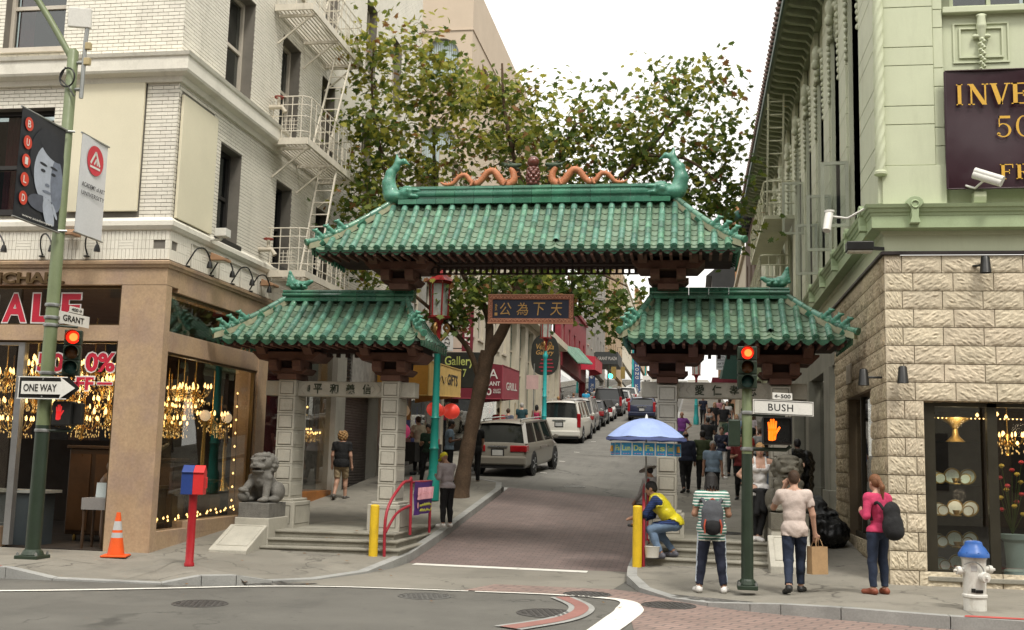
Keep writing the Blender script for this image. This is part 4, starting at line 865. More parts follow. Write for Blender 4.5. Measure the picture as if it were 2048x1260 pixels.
def serif(ch, x, z, w, h, y, mt, parent):
 """roman capitals with slab serifs, built from strokes"""
 m = MB(); T, t, s = 0.20*w+0.012, 0.06*h, 0.05*h
 def bx(a, b, c, d): m.box(x+a*w, y-0.004, z+b*h, x+c*w, y, z+d*h)
 def st(x0, x1, b0=True, b1=True):
  bx(x0, 0.0, x1, 1.0)
  if b0: bx(x0-0.10, 0, x1+0.10, 0.05)
  if b1: bx(x0-0.10, 0.95, x1+0.10, 1.0)
 def dg(p, q, tw):
  m.add([(x+(p[0]-tw/2)*w, y-0.0045, z+p[1]*h), (x+(p[0]+tw/2)*w, y-0.0045, z+p[1]*h), (x+(q[0]+tw/2)*w, y-0.0045, z+q[1]*h), (x+(q[0]-tw/2)*w, y-0.0045, z+q[1]*h)], [(0, 1, 2, 3)])
 def arc(cx, cz, rx, rz, a0, a1, ta, tb):
  n = 18; P = []
  for i in range(n+1):
   a = a0+(a1-a0)*i/n; th = ta+(tb-ta)*abs(math.cos(a)); P.append(((x+(cx+rx*math.cos(a))*w, z+(cz+rz*math.sin(a))*h), (x+(cx+(rx-th)*math.cos(a))*w, z+(cz+(rz-th*0.5)*math.sin(a))*h)))
  for (a, b), (c, d) in zip(P, P[1:]): m.add([(a[0], y-0.0045, a[1]), (b[0], y-0.0045, b[1]), (d[0], y-0.0045, d[1]), (c[0], y-0.0045, c[1])], [(0, 1, 2, 3)])
 if ch == 'I': st(0.36, 0.64)
 if ch == 'N': bx(0.12, 0, 0.20, 1); bx(0.0, 0, 0.32, 0.05); bx(-0.02, 0.95, 0.2, 1.0); bx(0.80, 0, 0.88, 1); bx(0.68, 0.95, 1.0, 1.0); dg((0.14, 1.0), (0.80, 0.0), 0.24)
 if ch == 'V': dg((0.16, 1.0), (0.50, 0.0), 0.24); dg((0.86, 1.0), (0.52, 0.0), 0.09); bx(0.0, 0.95, 0.36, 1.0); bx(0.70, 0.95, 1.0, 1.0)
 if ch in 'EF':
  st(0.10, 0.34, True, False); bx(0, 0.94, 0.95, 1.0); bx(0.34, 0.47, 0.70, 0.53); bx(0.88, 0.74, 0.95, 0.95); bx(0.64, 0.36, 0.70, 0.64)
  if ch == 'E': bx(0.34, 0, 1.0, 0.06); bx(0.93, 0.06, 1.0, 0.28)
 if ch == 'R': st(0.10, 0.32); bx(0.32, 0.95, 0.55, 1.0); bx(0.32, 0.46, 0.55, 0.51); arc(0.52, 0.73, 0.34, 0.27, -PI/2, PI/2, 0.09, 0.16); dg((0.52, 0.5), (0.84, 0.0), 0.24); bx(0.74, 0, 1.06, 0.05)
 if ch == '0': arc(0.5, 0.5, 0.46, 0.5, 0, 2*PI, 0.09, 0.16)
 if ch == '5': arc(0.42, 0.32, 0.48, 0.33, -2.5, 2.2, 0.09, 0.16); bx(0.16, 0.48, 0.22, 1.0); bx(0.16, 0.88, 0.86, 1.0); arc(0.14, 0.16, 0.10, 0.06, 0, 2*PI, 0.1, 0.1)
 return m.build('lettering', mt, parent)
yb = YF-0.135
for ch, x, w in (('I', 3.95, 0.19), ('N', 4.17, 0.30), ('V', 4.49, 0.30), ('E', 4.80, 0.26)): serif(ch, x, 7.45, w, 0.335, yb, YEL, bt)
for ch, x, w in (('5', 4.565, 0.24), ('0', 4.84, 0.25)): serif(ch, x, 6.93, w, 0.335, yb, YEL, bt)
for ch, x, w in (('F', 4.60, 0.20), ('R', 4.83, 0.22)): serif(ch, x, 6.27, w, 0.235, yb, YEL, bt)
for x in (4.32, 5.2):
 m = MB(); m.prism([(YF+0.1, 5.93), (YF-0.05, 5.93), (YF-0.08, 6.02), (YF-0.08, 6.10), (YF+0.1, 6.10)], x-0.09, x+0.09, 'yz'); m.build('bracket_block', GRN, RB, bevel=0.006)
def bullet_cam(label, base, aim, ln=0.36, r=0.07):
 b = Vector(base); a = Vector(aim); t = thing('security_camera', label, 'camera', base)
 m = MB(); m.tube([(0, 0, 0), tuple((a-b)*0.5+Vector((0, 0, -0.1))), tuple(a-b)], 0.018, 7); m.build('arm', WHT, t, world=False, smooth=50)
 return t, a-b
t, p = bullet_cam('white bullet security camera in front of the plum banner', (4.08, YF-0.08, 6.20), (4.33, YF-0.4, 6.22))
m = MB(); d = Vector((0.5, -0.3, -0.28)).normalized(); m.tube([p-d*0.2, p+d*0.24], 0.062, 14); m.tube([p-d*0.18+Vector((0, 0, 0.06)), p+d*0.27+Vector((0, 0, 0.06))], 0.055, 10); m.build('housing', WHT, t, world=False, smooth=50)
m = MB(); m.lathe([(0.06, 0), (0.05, 0.03)], 12, (0, 0.02, 0), axis='y'); m.build('mount', BLK, t, world=False)
t, p = bullet_cam('white security camera on a long arm at the green cornice', (2.64, 17.3, 5.86), (2.12, 17.6, 5.80))
m = MB(); m.tube([p+Vector((0.0, 0, 0.06)), p+Vector((-0.06, -0.12, -0.26))], 0.065, 14); m.tube([p+Vector((0.0, 0, 0.09)), p+Vector((0, 0, 0.06))], 0.078, 14); m.build('housing', WHT, t, world=False, smooth=50)
def spot(label, x, y, z, dx, dy):
 t = thing('wall_spotlight', label, 'lamp', (x, y, z), group='black wall spotlights')
 m = MB(); m.tube([(0, 0, 0), (dx, dy, 0.0)], 0.018, 7); m.lathe([(0.04, 0), (0.04, 0.02)], 10, (0, 0, -0.01)); m.build('arm', BLK, t, world=False)
 m = MB(); m.lathe([(0.045, 0.13), (0.062, 0.11), (0.085, -0.12), (0.088, -0.125), (0.075, -0.10)], 16, (dx, dy, 0.0)); m.build('lamp_shade', BLK, t, world=False, smooth=40)
spot('black spotlight on the top stone course under the green frieze', 4.22, YF-0.04, 4.95, 0.12, -0.12)
spot('black spotlight on the front of the stone corner', 3.11, YF-0.03, 3.27, 0, -0.16); spot('black spotlight on the side wall of the stone corner', XR-0.03, 17.66, 3.26, -0.26, 0)
t = thing('box_floodlight', 'black box floodlight on the green frieze at the corner', 'lamp', (2.9, YF+0.05, 5.2))
m = MB(); m.cbox((-0.37, -0.12, 0.05), (0.40, 0.24, 0.14)); m.build('housing', BLK, t, world=False, bevel=0.015); m = MB(); m.cbox((-0.37, -0.12, -0.03), (0.36, 0.2, 0.02)); m.build('lens', MATS['lamp_lens'], t, world=False); m = MB(); m.beam((-0.17, -0.1, 0.03), (0.0, -0.05, 0.03), 0.05); m.build('arm', BLK, t, world=False)
m = MB(); m.box(XR-0.045, 20.9, 3.42, XR-0.02, 21.5, 3.78); m.build('wall_plaque', mat('plaque_plaster', (0.42, 0.37, 0.29), rough=0.8), RB, bevel=0.01)
# ------------------------------------------------------------------ the tiled gate over the side street
GX = -3.03
GATE = thing('ornamental_gate', 'triple-roofed street gate with green glazed tiles on pale stone pillars', 'gate', (GX, 20.3, 0.5))
PST = mat('pillar_stone', (0.42, 0.40, 0.34), rough=0.8, var=0.12, vs=3, fine=0.08, dirt=(0.24, 0.225, 0.185), dirt_amt=0.5, dirt_scale=(2, 2, 1))
PDK = mat('pillar_joint', (0.17, 0.16, 0.13), rough=0.9)
RBW = mat('bracket_red_brown', (0.125, 0.06, 0.042), rough=0.75, var=0.2, vs=3, dirt=(0.06, 0.035, 0.027), dirt_amt=0.6, dirt_scale=(2, 2, 2))
DBW = mat('eaves_dark_brown', (0.035, 0.019, 0.015), rough=0.8, var=0.2)
TUBE = mat('glazed_cover_tile', (0.10, 0.222, 0.158), rough=0.3, var=0.30, vs=5.0, fine=0.12, fs=40, rnd=0.34, dirt=(0.23, 0.30, 0.20), dirt_amt=0.6, dirt_scale=(3, 3, 1.5), coat=0.3)
PAN = mat('glazed_pan_tile', (0.14, 0.21, 0.14), rough=0.4, var=0.25, vs=6.0, fine=0.15, fs=45, rnd=0.22, dirt=(0.23, 0.255, 0.165), dirt_amt=0.6, dirt_scale=(4, 4, 3), coat=0.15)
EDGE = mat('glazed_edge_tile', (0.05, 0.175, 0.11), rough=0.3, var=0.3, vs=9, fine=0.2, fs=70, rnd=0.15, coat=0.3)
RDG = mat('glazed_ridge_tile', (0.045, 0.17, 0.105), rough=0.25, var=0.3, vs=3.5, fine=0.12, rnd=0.2, dirt=(0.13, 0.30, 0.21), dirt_amt=0.6, dirt_scale=(2, 2, 4), coat=0.4)
ORN = mat('glazed_figure', (0.08, 0.25, 0.18), rough=0.3, var=0.35, vs=7, fine=0.2, dirt=(0.2, 0.36, 0.22), dirt_amt=0.6, dirt_scale=(4, 4, 4), coat=0.3, bump=0.4, bs=30)
MRT = mat('hip_mortar', (0.33, 0.33, 0.22), rough=0.85, var=0.25, vs=6, dirt=(0.16, 0.27, 0.17), dirt_amt=0.8, dirt_scale=(3, 3, 3))
DECK = mat('tile_bed', (0.03, 0.055, 0.036), rough=0.8)
# --- stone pillars of panelled blocks
def pillar(xa, xb, zb, top=3.27, n=7):
 y0, y1 = 20.0, 20.62; o = thing('pillar', None, None); o.parent = GATE; o.location = (0, 0, 0); WL[o.name] = wl(GATE)
 pt = 1.03; h = (top-pt)/n; w = xb-xa
 c = MB(); c.box(xa+0.02, y0+0.02, pt, xb-0.02, y1-0.02, top); c.build('core', PDK, o)
 for i in range(n):
  z0, z1 = pt+h*i+0.004, pt+h*(i+1)-0.004; m = MB(); m.box(xa, y0, z0, xb, y1, z1); e = 0.035
  m.box(xa+e+0.014, y0-0.012, z0+e+0.014, xb-e-0.014, y0, z1-e-0.014); m.box(xb, y0+e, z0+e+0.014, xb+0.010, y1-e, z1-e-0.014)
  m.build('block', PST, o, bevel=0.007, seg=1)
  g = MB()
  for q in ((xa+e, xb-e, z0+e, z0+e+0.011), (xa+e, xb-e, z1-e-0.011, z1-e), (xa+e, xa+e+0.011, z0+e+0.011, z1-e-0.011), (xb-e-0.011, xb-e, z0+e+0.011, z1-e-0.011)): g.box(q[0], y0-0.0035, q[2], q[1], y0+0.001, q[3])
  g.build('panel_groove', PDK, o)
 m = MB(); a = 0.14; pts = [(a, zb-0.05), (a, pt-0.13), (a-0.05, pt-0.02), (0.03, pt)]
 m.box(xa-a, y0-a, zb-0.05, xb+a, y1+a, pt-0.05); m.box(xa-a+0.05, y0-a+0.05, pt-0.05, xb+a-0.05, y1+a-0.05, pt); o2 = m.build('plinth', PST, o, bevel=0.015)
 e = 0.07; g = MB(); X0, X1, Z0, Z1 = xa-a+e, xb+a-e, zb+0.06, pt-0.12; yy = y0-a
 for q in ((X0, X1, Z0, Z0+0.014), (X0, X1, Z1-0.014, Z1), (X0, X0+0.014, Z0+0.014, Z1-0.014), (X1-0.014, X1, Z0+0.014, Z1-0.014)): g.box(q[0], yy-0.004, q[2], q[1], yy+0.001, q[3])
 xr = xb+a
 for q in ((y0-a+e, y1+a-e, Z0, Z0+0.014), (y0-a+e, y1+a-e, Z1-0.014, Z1), (y0-a+e, y0-a+e+0.014, Z0, Z1)): g.box(xr-0.001, q[0], q[2], xr+0.004, q[1], q[3])
 g.build('plinth_groove', PDK, o)
PIL = [(-7.80, -7.46, 0.5), (-5.77, -5.43, 0.5), (-0.63, -0.28, 0.58), (1.36, 1.71, 0.58)]
for p in PIL: pillar(*p)
for (xa, xb, ins, sgn) in ((-8.1, -5.16, (-7.46, -5.77), '平和義信'), (-0.92, 2.0, (-0.28, 1.36), '愛仁孝忠')):
 z0, z1 = (2.97, 3.25) if xa < -5 else (3.05, 3.33); y0 = 20.12; m = MB(); m.box(xa, y0, z0, xb, 20.46, z1); L = m.build('lintel', PST, GATE, bevel=0.008)
 a, b = ins; c = MB(); zc = (z0+z1)/2; hh = (z1-z0)/2-0.02
 for s, e in ((1, a+0.04), (-1, b-0.04)):
  for k in (0.0, 0.12): c.tube([(e+s*k+s*0.10, y0-0.002, zc+hh), (e+s*k, y0-0.002, zc), (e+s*k+s*0.10, y0-0.002, zc-hh)], 0.008, 5)
 c.tube([(a+0.26, y0-0.002, zc+hh), (b-0.26, y0-0.002, zc+hh)], 0.007, 5); c.tube([(a+0.26, y0-0.002, zc-hh), (b-0.26, y0-0.002, zc-hh)], 0.007, 5); c.build('carved_border', PST, L)
 ink = mat('carved_character', (0.055, 0.065, 0.045), rough=0.9)
 for i, ch in enumerate(sgn): text(ch, (a+0.40+(b-a-0.72)*i/3, y0-0.006, zc), 0.17, 0.19, ink, GATE, bold=0.02, depth=0.008)
 if xa < -5: text('民國', (a+0.22, y0-0.006, zc), 0.05, 0.13, ink, GATE, bold=0.01, depth=0.006)
# --- bracket sets
def bracket(cx, zb, W=1.0, D=0.62, y0=19.98):
 """red-brown corbelled bracket block: cap, two tiers of arms with chamfered ends, uprights to the eaves"""
 o = thing('bracket', None, None); o.parent = GATE; WL[o.name] = wl(GATE); yb = y0+D
 m = MB(); m.box(cx-0.19*W, y0-0.03, zb, cx+0.19*W, yb+0.03, zb+0.11); m.build('cap_block', RBW, o, bevel=0.01)
 def octo(w, ya, ybk, za, zc, c):
  m = MB(); m.prism([(cx-w, za+c), (cx-w+c, za), (cx+w-c, za), (cx+w, za+c), (cx+w, zc), (cx-w, zc)], ya, ybk, 'xz'); return m
 octo(0.37*W, y0+0.02, yb-0.02, zb+0.11, zb+0.22, 0.08).build('lower_arm', RBW, o, bevel=0.008)
 for s in (-1, 1):
  m = MB(); m.prism([(y0-0.20, zb+0.36), (y0-0.20, zb+0.24), (y0-0.14, zb+0.16), (y0+0.3, zb+0.16), (y0+0.3, zb+0.36)], cx+s*0.235*W-0.085*W, cx+s*0.235*W+0.085*W, 'yz'); m.build('front_arm', RBW, o, bevel=0.01)
  m = MB(); m.prism([(y0-0.38, zb+0.68), (y0-0.38, zb+0.60), (y0-0.20, zb+0.46), (y0+0.3, zb+0.46), (y0+0.3, zb+0.68)], cx+s*0.46*W-0.085*W, cx+s*0.46*W+0.085*W, 'yz'); m.build('upper_front_arm', RBW, o, bevel=0.01)
 m = MB(); m.box(cx-0.30*W, y0+0.10, zb+0.22, cx+0.30*W, yb-0.1, zb+0.36); m.build('core', DBW, o)
 octo(0.66*W, y0-0.14, yb+0.1, zb+0.36, zb+0.52, 0.13).build('upper_arm', RBW, o, bevel=0.01)
 m = MB(); m.box(cx-0.6*W, y0+0.06, zb+0.52, cx+0.6*W, yb+0.2, zb+0.72); m.build('core', DBW, o)
for (xa, xb, zb) in PIL: bracket((xa+xb)/2, 3.27 if xa < -3 else 3.30)
for cx in (-5.50, -0.45): bracket(cx, 5.0, 1.0, 0.60, 19.95)
# --- roofs
def tile_meshes():
 r, L = 0.060, 0.262; n = 8; m = MB()
 for k, (y, rr) in enumerate(((0, r*0.985), (0.012, r*1.02), (0.03, r*1.0), (L-0.02, r*0.96), (L, r*0.90))):
  for j in range(n+1):
   a = PI*j/n-PI*0.0; m.v.append((-rr*math.cos(a), y, rr*math.sin(a)*1.05+0.012))
 for k in range(4):
  for j in range(n): m.f.append((k*(n+1)+j, k*(n+1)+j+1, (k+1)*(n+1)+j+1, (k+1)*(n+1)+j)); m.m.append(0)
 cover = m.mesh('cover_tile', TUBE, 50)
 e = MB(); L2 = 0.20
 for k, (y, rr) in enumerate(((-0.045, r*1.08), (-0.03, r*1.10), (0.0, r*1.05), (L2, r*0.97))):
  for j in range(13): a = 2*PI*j/12; e.v.append((-rr*math.cos(a), y, rr*math.sin(a)+0.012))
 for k in range(3):
  for j in range(12): e.f.append((k*13+j, k*13+j+1, (k+1)*13+j+1, (k+1)*13+j)); e.m.append(0)
 e.f.append(tuple(range(12))); e.m.append(1)
 b = len(e.v); e.lathe([(r*0.75, 0.05), (r*0.72, 0.058), (r*0.6, 0.05), (r*0.35, 0.056), (0.004, 0.05)], 12, (0, 0, 0.012), 1, 'y', caps=False)
 cap = e.mesh('cap_tile', [TUBE, EDGE], 40, fix=True)
 p = MB(); nx = 6; w = 0.094
 def row(y, z, q):
  b = len(p.v)
  for i in range(nx+1):
   u = i/nx*2-1; p.v.append((u*w, y-q*(1-u*u)*0.026, z-0.040*(1-u*u)))
  return b
 rows = [row(0.0, 0.000, 1), row(0.0, 0.022, 1), row(0.05, 0.020, 0.8), row(0.24, 0.006, 0)]
 for k in range(3):
  for i in range(nx): p.f.append((rows[k]+i, rows[k]+i+1, rows[k+1]+i+1, rows[k+1]+i)); p.m.append(0)
 pan = p.mesh('pan_tile', PAN, 35)
 d = MB(); n = 10; vs = []
 for i in range(n+1):
  u = i/n*2-1; t = abs(u); z = -0.045*(1-t*t)-0.030-0.060*(1-t)**0.8*(1-0.12*math.cos(u*14)); vs.append((u*0.10, -0.035, z))
 for i in range(n+1):
  u = i/n*2-1; vs.append((u*0.10, -0.020, 0.012-0.040*(1-u*u)))
 for i in range(n+1):
  u = i/n*2-1; vs.append((u*0.10, 0.16, 0.02-0.040*(1-u*u)))
 fs = [(i, i+1, n+2+i, n+1+i) for i in range(n)]+[(n+1+i, n+2+i, 2*n+3+i, 2*n+2+i) for i in range(n)]
 d.add(vs, fs); d.m = [1]*n+[0]*n
 drip = d.mesh('drip_tile', [PAN, EDGE], 60)
 return cover, cap, pan, drip
T_COVER, T_CAP, T_PAN, T_DRIP = tile_meshes()
def roof(name, xa, xb, ra, rb, ye, yr, ze, zr, nt, nseg, x0, x1, miss=()):
 """hipped roof: eaves from xa to xb at y = ye, ridge from ra to rb at y = yr; nt tile courses between x0 and x1"""
 o = thing(name, None, None); o.parent = GATE; WL[o.name] = wl(GATE)
 cv = 0.22
 def PZ(s): return (ye+(yr-ye)*s, ze+(zr-ze)*(s-cv*s*(1-s)))
 def smax(x):
  if x < ra: return max(0, (x-xa)/(ra-xa))
  if x > rb: return max(0, (xb-x)/(xb-rb))
  return 1.0
 def frame(s):
  y, z = PZ(s); y2, z2 = PZ(s+0.01); return y, z, math.atan2(z2-z, y2-y)
 LEN = math.hypot(yr-ye, zr-ze)*1.02; sp = (x1-x0)/(nt-1)
 m = MB(); S_ = [i/10 for i in range(11)]
 for a, b in zip(S_, S_[1:]):
  A, B_ = PZ(a), PZ(b); xl = lambda s: xa+(ra-xa)*s; xr = lambda s: xb+(rb-xb)*s
  m.quad((xl(a), A[0], A[1]-0.05), (xr(a), A[0], A[1]-0.05), (xr(b), B_[0], B_[1]-0.05), (xl(b), B_[0], B_[1]-0.05))
 m.build('tile_bed', DECK, o, fix=False)
 for i in range(nt):
  x = x0+sp*i; sm = smax(x)-0.03
  y, z, an = frame(0.0); ds = 0.262/LEN
  if i not in miss: link('cap_tile', T_CAP, o, True, Matrix.Translation((x, y, z)) @ Matrix.Rotation(an, 4, 'X'))
  s = 0.19/LEN; step = (1-s)/nseg if sm >= 0.96 else ds*0.93
  while s < sm-0.04:
   l = min(step, sm-s); y, z, an = frame(s); sc = l/ds*1.03
   link('cover_tile', T_COVER, o, True, Matrix.Translation((x, y, z)) @ Matrix.Rotation(an, 4, 'X') @ Matrix.Diagonal((random.uniform(0.96, 1.05), sc, random.uniform(0.96, 1.05), 1))); s += l
 npan = nseg+1
 for i in range(nt+1):
  x = x0+sp*(i-0.5); sm = smax(x)
  y, z, an = frame(0.0); wsc = sp/0.222
  link('drip_tile', T_DRIP, o, True, Matrix.Translation((x, y, z-0.012)) @ Matrix.Rotation(an, 4, 'X') @ Matrix.Diagonal((wsc*1.1, 1, 1, 1)))
  for k in range(npan+1):
   s = 0.10/LEN+k*(1-0.1/LEN)/(npan+0.4)
   if s > sm-0.05: break
   y, z, an = frame(s); link('pan_tile', T_PAN, o, True, Matrix.Translation((x, y, z-0.006)) @ Matrix.Rotation(an, 4, 'X') @ Matrix.Diagonal((wsc, 1.15*(1/(npan+0.4))*LEN/0.24, 1, 1)))
 m = MB(); yb = 2*yr-ye
 def slope(fn, n, lo, hi):
  for i in range(n):
   t = lo+(hi-lo)*i/(n-1); pts = [fn(t, s/6) for s in range(7)]; pts = [q for q in pts if q is not None]
   if len(pts) > 1: m.tube(pts, 0.058, 6)
 slope(lambda x, s: (x, 2*yr-PZ(s)[0], PZ(s)[1]) if s <= smax(x)+0.1 else None, nt, x0, x1)
 def side(x_e, x_r, t, s):
  yy = ye+(yb-ye)*t; smx = min(t, 1-t)*2
  return (x_e+(x_r-x_e)*s, yy, PZ(s)[1]) if s <= smx+0.12 else None
 for xe, xr_ in ((xa, ra), (xb, rb)): slope(lambda t, s: side(xe, xr_, t, s), 9, 0.05, 0.95)
 q = MB()
 for xe, xr_ in ((xa, ra), (xb, rb)):
  for a, b in zip(S_, S_[1:]):
   za, zb = PZ(a)[1]-0.03, PZ(b)[1]-0.03; Xa, Xb = xe+(xr_-xe)*a, xe+(xr_-xe)*b; ya, yb2 = PZ(a)[0], PZ(b)[0]
   q.quad((Xa, ya, za), (Xa, 2*yr-ya, za), (Xb, 2*yr-yb2, zb), (Xb, yb2, zb))
   q.quad((xa+(ra-xa)*a, 2*yr-ya, za), (xb+(rb-xb)*a, 2*yr-ya, za), (xb+(rb-xb)*b, 2*yr-yb2, zb), (xa+(ra-xa)*b, 2*yr-yb2, zb))
 tag(m.build('rear_tile_slopes', EDGE, o, smooth=50), kind='stuff'); q.build('rear_tile_bed', DECK, o, fix=False)
 d = MB()
 for xe in (xa, xb):
  for i in range(11):
   yy = ye+(yb-ye)*(i+0.5)/11; d.prism([(yy-0.09, ze+0.0), (yy+0.09, ze+0.0), (yy, ze-0.13)], xe-0.02, xe+0.02, 'yz')
 tag(d.build('side_drip_tiles', EDGE, o), kind='stuff')
 for xe, xr_, sg in ((xa, ra, -1), (xb, rb, 1)):
  pth = [(xe+sg*0.05, ye-0.05, ze+0.10)]+[(xe+(xr_-xe)*s, PZ(s)[0], PZ(s)[1]+0.10) for s in (0.12, 0.3, 0.5, 0.7, 0.9, 1.0)]
  P = [Vector(p) for p in pth]; pth2 = smoothpath(pth, 3); n = len(pth2)
  w = MB()
  for k in range(n-1):
   a, b = pth2[k], pth2[k+1]; dr = (b-a); sd = Vector((dr.y, -dr.x, 0)).normalized()*0.045; dnv = Vector((0, 0, -0.14))
   w.add([tuple(v) for v in (a-sd+dnv, a+sd+dnv, a+sd, a-sd, b-sd+dnv, b+sd+dnv, b+sd, b-sd)], [(0, 3, 2, 1), (4, 5, 6, 7), (0, 1, 5, 4), (1, 2, 6, 5), (2, 3, 7, 6), (3, 0, 4, 7)])
  w.build('hip_wall', MRT, o)
  for k in range(0, n-1, 2):
   a, b = pth2[k], pth2[min(k+2, n-1)]; t = MB(); dv = (b-a).normalized()*0.004; t.tube([a+dv, a+(b-a)*0.1, b-dv], [0.058, 0.055, 0.052], 10); t.build('hip_tile', TUBE, o, smooth=50)
  t = MB(); a = pth2[0]; dv = (pth2[0]-pth2[1]).normalized(); t.tube([a, a+dv*0.05, a+dv*0.06], [0.06, 0.068, 0.064], 12); t.build('hip_end_tile', EDGE, o, smooth=40)
  for j, s in enumerate((0.07, 0.20, 0.33)):
   c = Vector((xe+(xr_-xe)*s, PZ(s)[0], PZ(s)[1]+0.145)); u = sg
   pr = [C((0, 0, 0), (-u*0.05, 0.03, 0.0), 0.045), C((-u*0.055, 0.03, 0.03), (-u*0.01, -0.02, 0.11), 0.055, 0.042), C((u*0.01, -0.03, 0.11), (u*0.03, -0.04, 0.155), 0.036, 0.042), E((u*0.06, -0.06, 0.155), (0.045, 0.035, 0.03)), C((u*0.02, -0.03, 0.11), (u*0.035, -0.04, 0.0), 0.018, 0.016), C((0, 0.005, 0.11), (u*0.015, 0.01, 0.0), 0.018, 0.016), C((-u*0.08, 0.05, 0.0), (-u*0.10, 0.06, 0.11), 0.015, 0.02), E((u*0.01, -0.055, 0.195), (0.016, 0.014, 0.02)), E((u*0.02, -0.02, 0.195), (0.016, 0.014, 0.02))]
   if j == 1 and name == 'left_roof' and sg < 0: pass
   V, Q, T_, U_ = sdf_mesh(pr, 0.011, 0.02); link('roof_beast', np_mesh('roof_beast', V*np.array((1.05, 1.05, 0.82)), Q, ORN), o, True, Matrix.Translation(c))
 m = MB(); m.box(xa+0.08, ye+0.02, ze-0.10, xb-0.08, ye+0.07, ze-0.035); m.build('eaves_board', DBW, o)
 m = MB(); m.box(xa+0.1, ye+0.07, ze-0.075, xb-0.1, yb-0.07, ze-0.045); m.build('soffit', DBW, o)
 nr = int((xb-xa-0.3)/0.172)
 for i in range(nr+1):
  x = xa+0.15+(xb-xa-0.3)*i/nr; m = MB(); m.box(x-0.025, ye+0.05, ze-0.155, x+0.025, ye+0.7, ze-0.105); m.build('rafter', RBW, o)
 return o
def ridge(parent, x0, x1, y, z0, h, w, npc):
 L = (x1-x0)/npc
 for i in range(npc):
  a, b = x0+L*i+0.003, x0+L*(i+1)-0.003; m = MB()
  pr = [(-w*0.9, 0), (-w*0.9, h*0.28), (-w*0.62, h*0.33), (-w*0.62, h*0.42)]
  pr = [(-w, 0), (-w, h*0.25), (-w*0.7, h*0.30), (-w*0.7, h*0.38), (-w*1.0, h*0.45), (-w*1.08, h*0.55), (-w*1.0, h*0.66), (-w*0.72, h*0.72), (-w*0.72, h*0.78), (-w*0.85, h*0.82), (-w*0.8, h*0.95), (-w*0.4, h)]
  full = [(y+p, z0+q) for p, q in pr]+[(y-p, z0+q) for p, q in reversed(pr)]
  m.prism(full, a, b, 'yz'); m.build('ridge_tile', RDG, parent, smooth=40)
MR = roof('main_roof', -6.98, 0.80, -5.74, -0.34, 19.18, 20.2, 5.66, 6.68, 32, 6, -6.66, 0.60, miss=(18,))
ridge(MR, -5.62, -0.42, 20.2, 6.68, 0.36, 0.13, 14)
LRf = roof('left_roof', -8.74, -4.84, -7.78, -5.42, 19.18, 20.25, 3.99, 4.82, 14, 5, -8.38, -5.20)
ridge(LRf, -7.88, -5.26, 20.25, 4.80, 0.23, 0.12, 7)
RRf = roof('right_roof', -1.20, 2.66, -0.72, 1.62, 19.18, 20.25, 4.06, 4.88, 14, 5, -0.88, 2.30, miss=(9,))
ridge(RRf, -0.80, 1.72, 20.25, 4.86, 0.22, 0.12, 7)
# --- lattice and beams under the main roof
m = MB(); m.box(-4.95, 20.02, 5.60, -1.0, 20.3, 5.80); m.build('tie_beam', RBW, GATE, bevel=0.01)
m = MB(); m.box(-6.7, 19.9, 5.80, 0.5, 20.5, 5.95); m.build('wall_plate', DBW, GATE)
lat = MB(); lat.box(-4.95, 20.1, 5.50, -1.0, 20.16, 5.525); lat.box(-4.95, 20.1, 5.44, -1.0, 20.16, 5.46); lat.box(-4.95, 20.1, 5.31, -1.0, 20.16, 5.335)
LT = lat.build('lattice_rail', DBW, GATE)
for i in range(34):
 x = -4.9+3.85*i/33; m = MB(); m.box(x-0.022, 20.1, 5.335, x+0.022, 20.16, 5.44); m.box(x-0.022, 20.1, 5.525, x+0.022, 20.16, 5.60); m.build('lattice_bar', DBW, GATE)
for xa, xb, z in ((-7.3, -5.9, 3.95), (-0.1, 1.2, 4.0)):
 m = MB(); m.box(xa, 20.05, z-0.16, xb, 20.3, z); m.build('tie_beam', DBW, GATE)
 for i in range(8): x = xa+0.06+(xb-xa-0.12)*i/7; m = MB(); m.box(x-0.03, 20.1, z-0.24, x+0.03, 20.2, z-0.16); m.build('lattice_bar', DBW, GATE)
# --- hanging name plaque
m = MB(); pz0, pz1, px0, px1, py = 4.36, 4.88, -3.75, -2.16, 19.86
m.box(px0+0.07, py, pz0+0.07, px1-0.07, py+0.05, pz1-0.07); pl = m.build('name_plaque', mat('plaque_navy', (0.016, 0.02, 0.038), rough=0.5, var=0.1), GATE)
FRM = mat('plaque_frame', (0.30, 0.12, 0.07), rough=0.6, var=0.4, vs=22, fine=0.3, fs=60, bump=0.8, bs=30)
fr = MB(); t = 0.085
for q in ((px0, px1, pz1-t, pz1), (px0, px1, pz0, pz0+t), (px0, px0+t, pz0+t, pz1-t), (px1-t, px1, pz0+t, pz1-t)): fr.box(q[0], py-0.03, q[2], q[1], py+0.06, q[3])
fr.build('carved_frame', FRM, pl, bevel=0.012)
b = MB()
for q in ((px0-0.006, px1+0.006, pz1-0.004, pz1+0.012), (px0-0.006, px1+0.006, pz0-0.012, pz0+0.004)): b.box(q[0], py-0.036, q[2], q[1], py+0.06, q[3])
b.build('frame_bead', mat('plaque_bead', (0.45, 0.22, 0.13), rough=0.6), pl)
cr = MB()
for i in range(44):
 x = px0+0.06+(px1-px0-0.12)*i/43
 for zc in (pz0+t/2, pz1-t/2): cr.tube([(x-0.014, py-0.034, zc-0.02*(-1)**i), (x, py-0.04, zc+0.012), (x+0.014, py-0.034, zc+0.02*(-1)**i)], 0.006, 5)
for i in range(10):
 z = pz0+t+(pz1-pz0-2*t)*(i+0.5)/10
 for xc in (px0+t/2, px1-t/2): cr.tube([(xc-0.02, py-0.034, z-0.012), (xc, py-0.04, z), (xc+0.02*(-1)**i, py-0.034, z+0.014)], 0.006, 5)
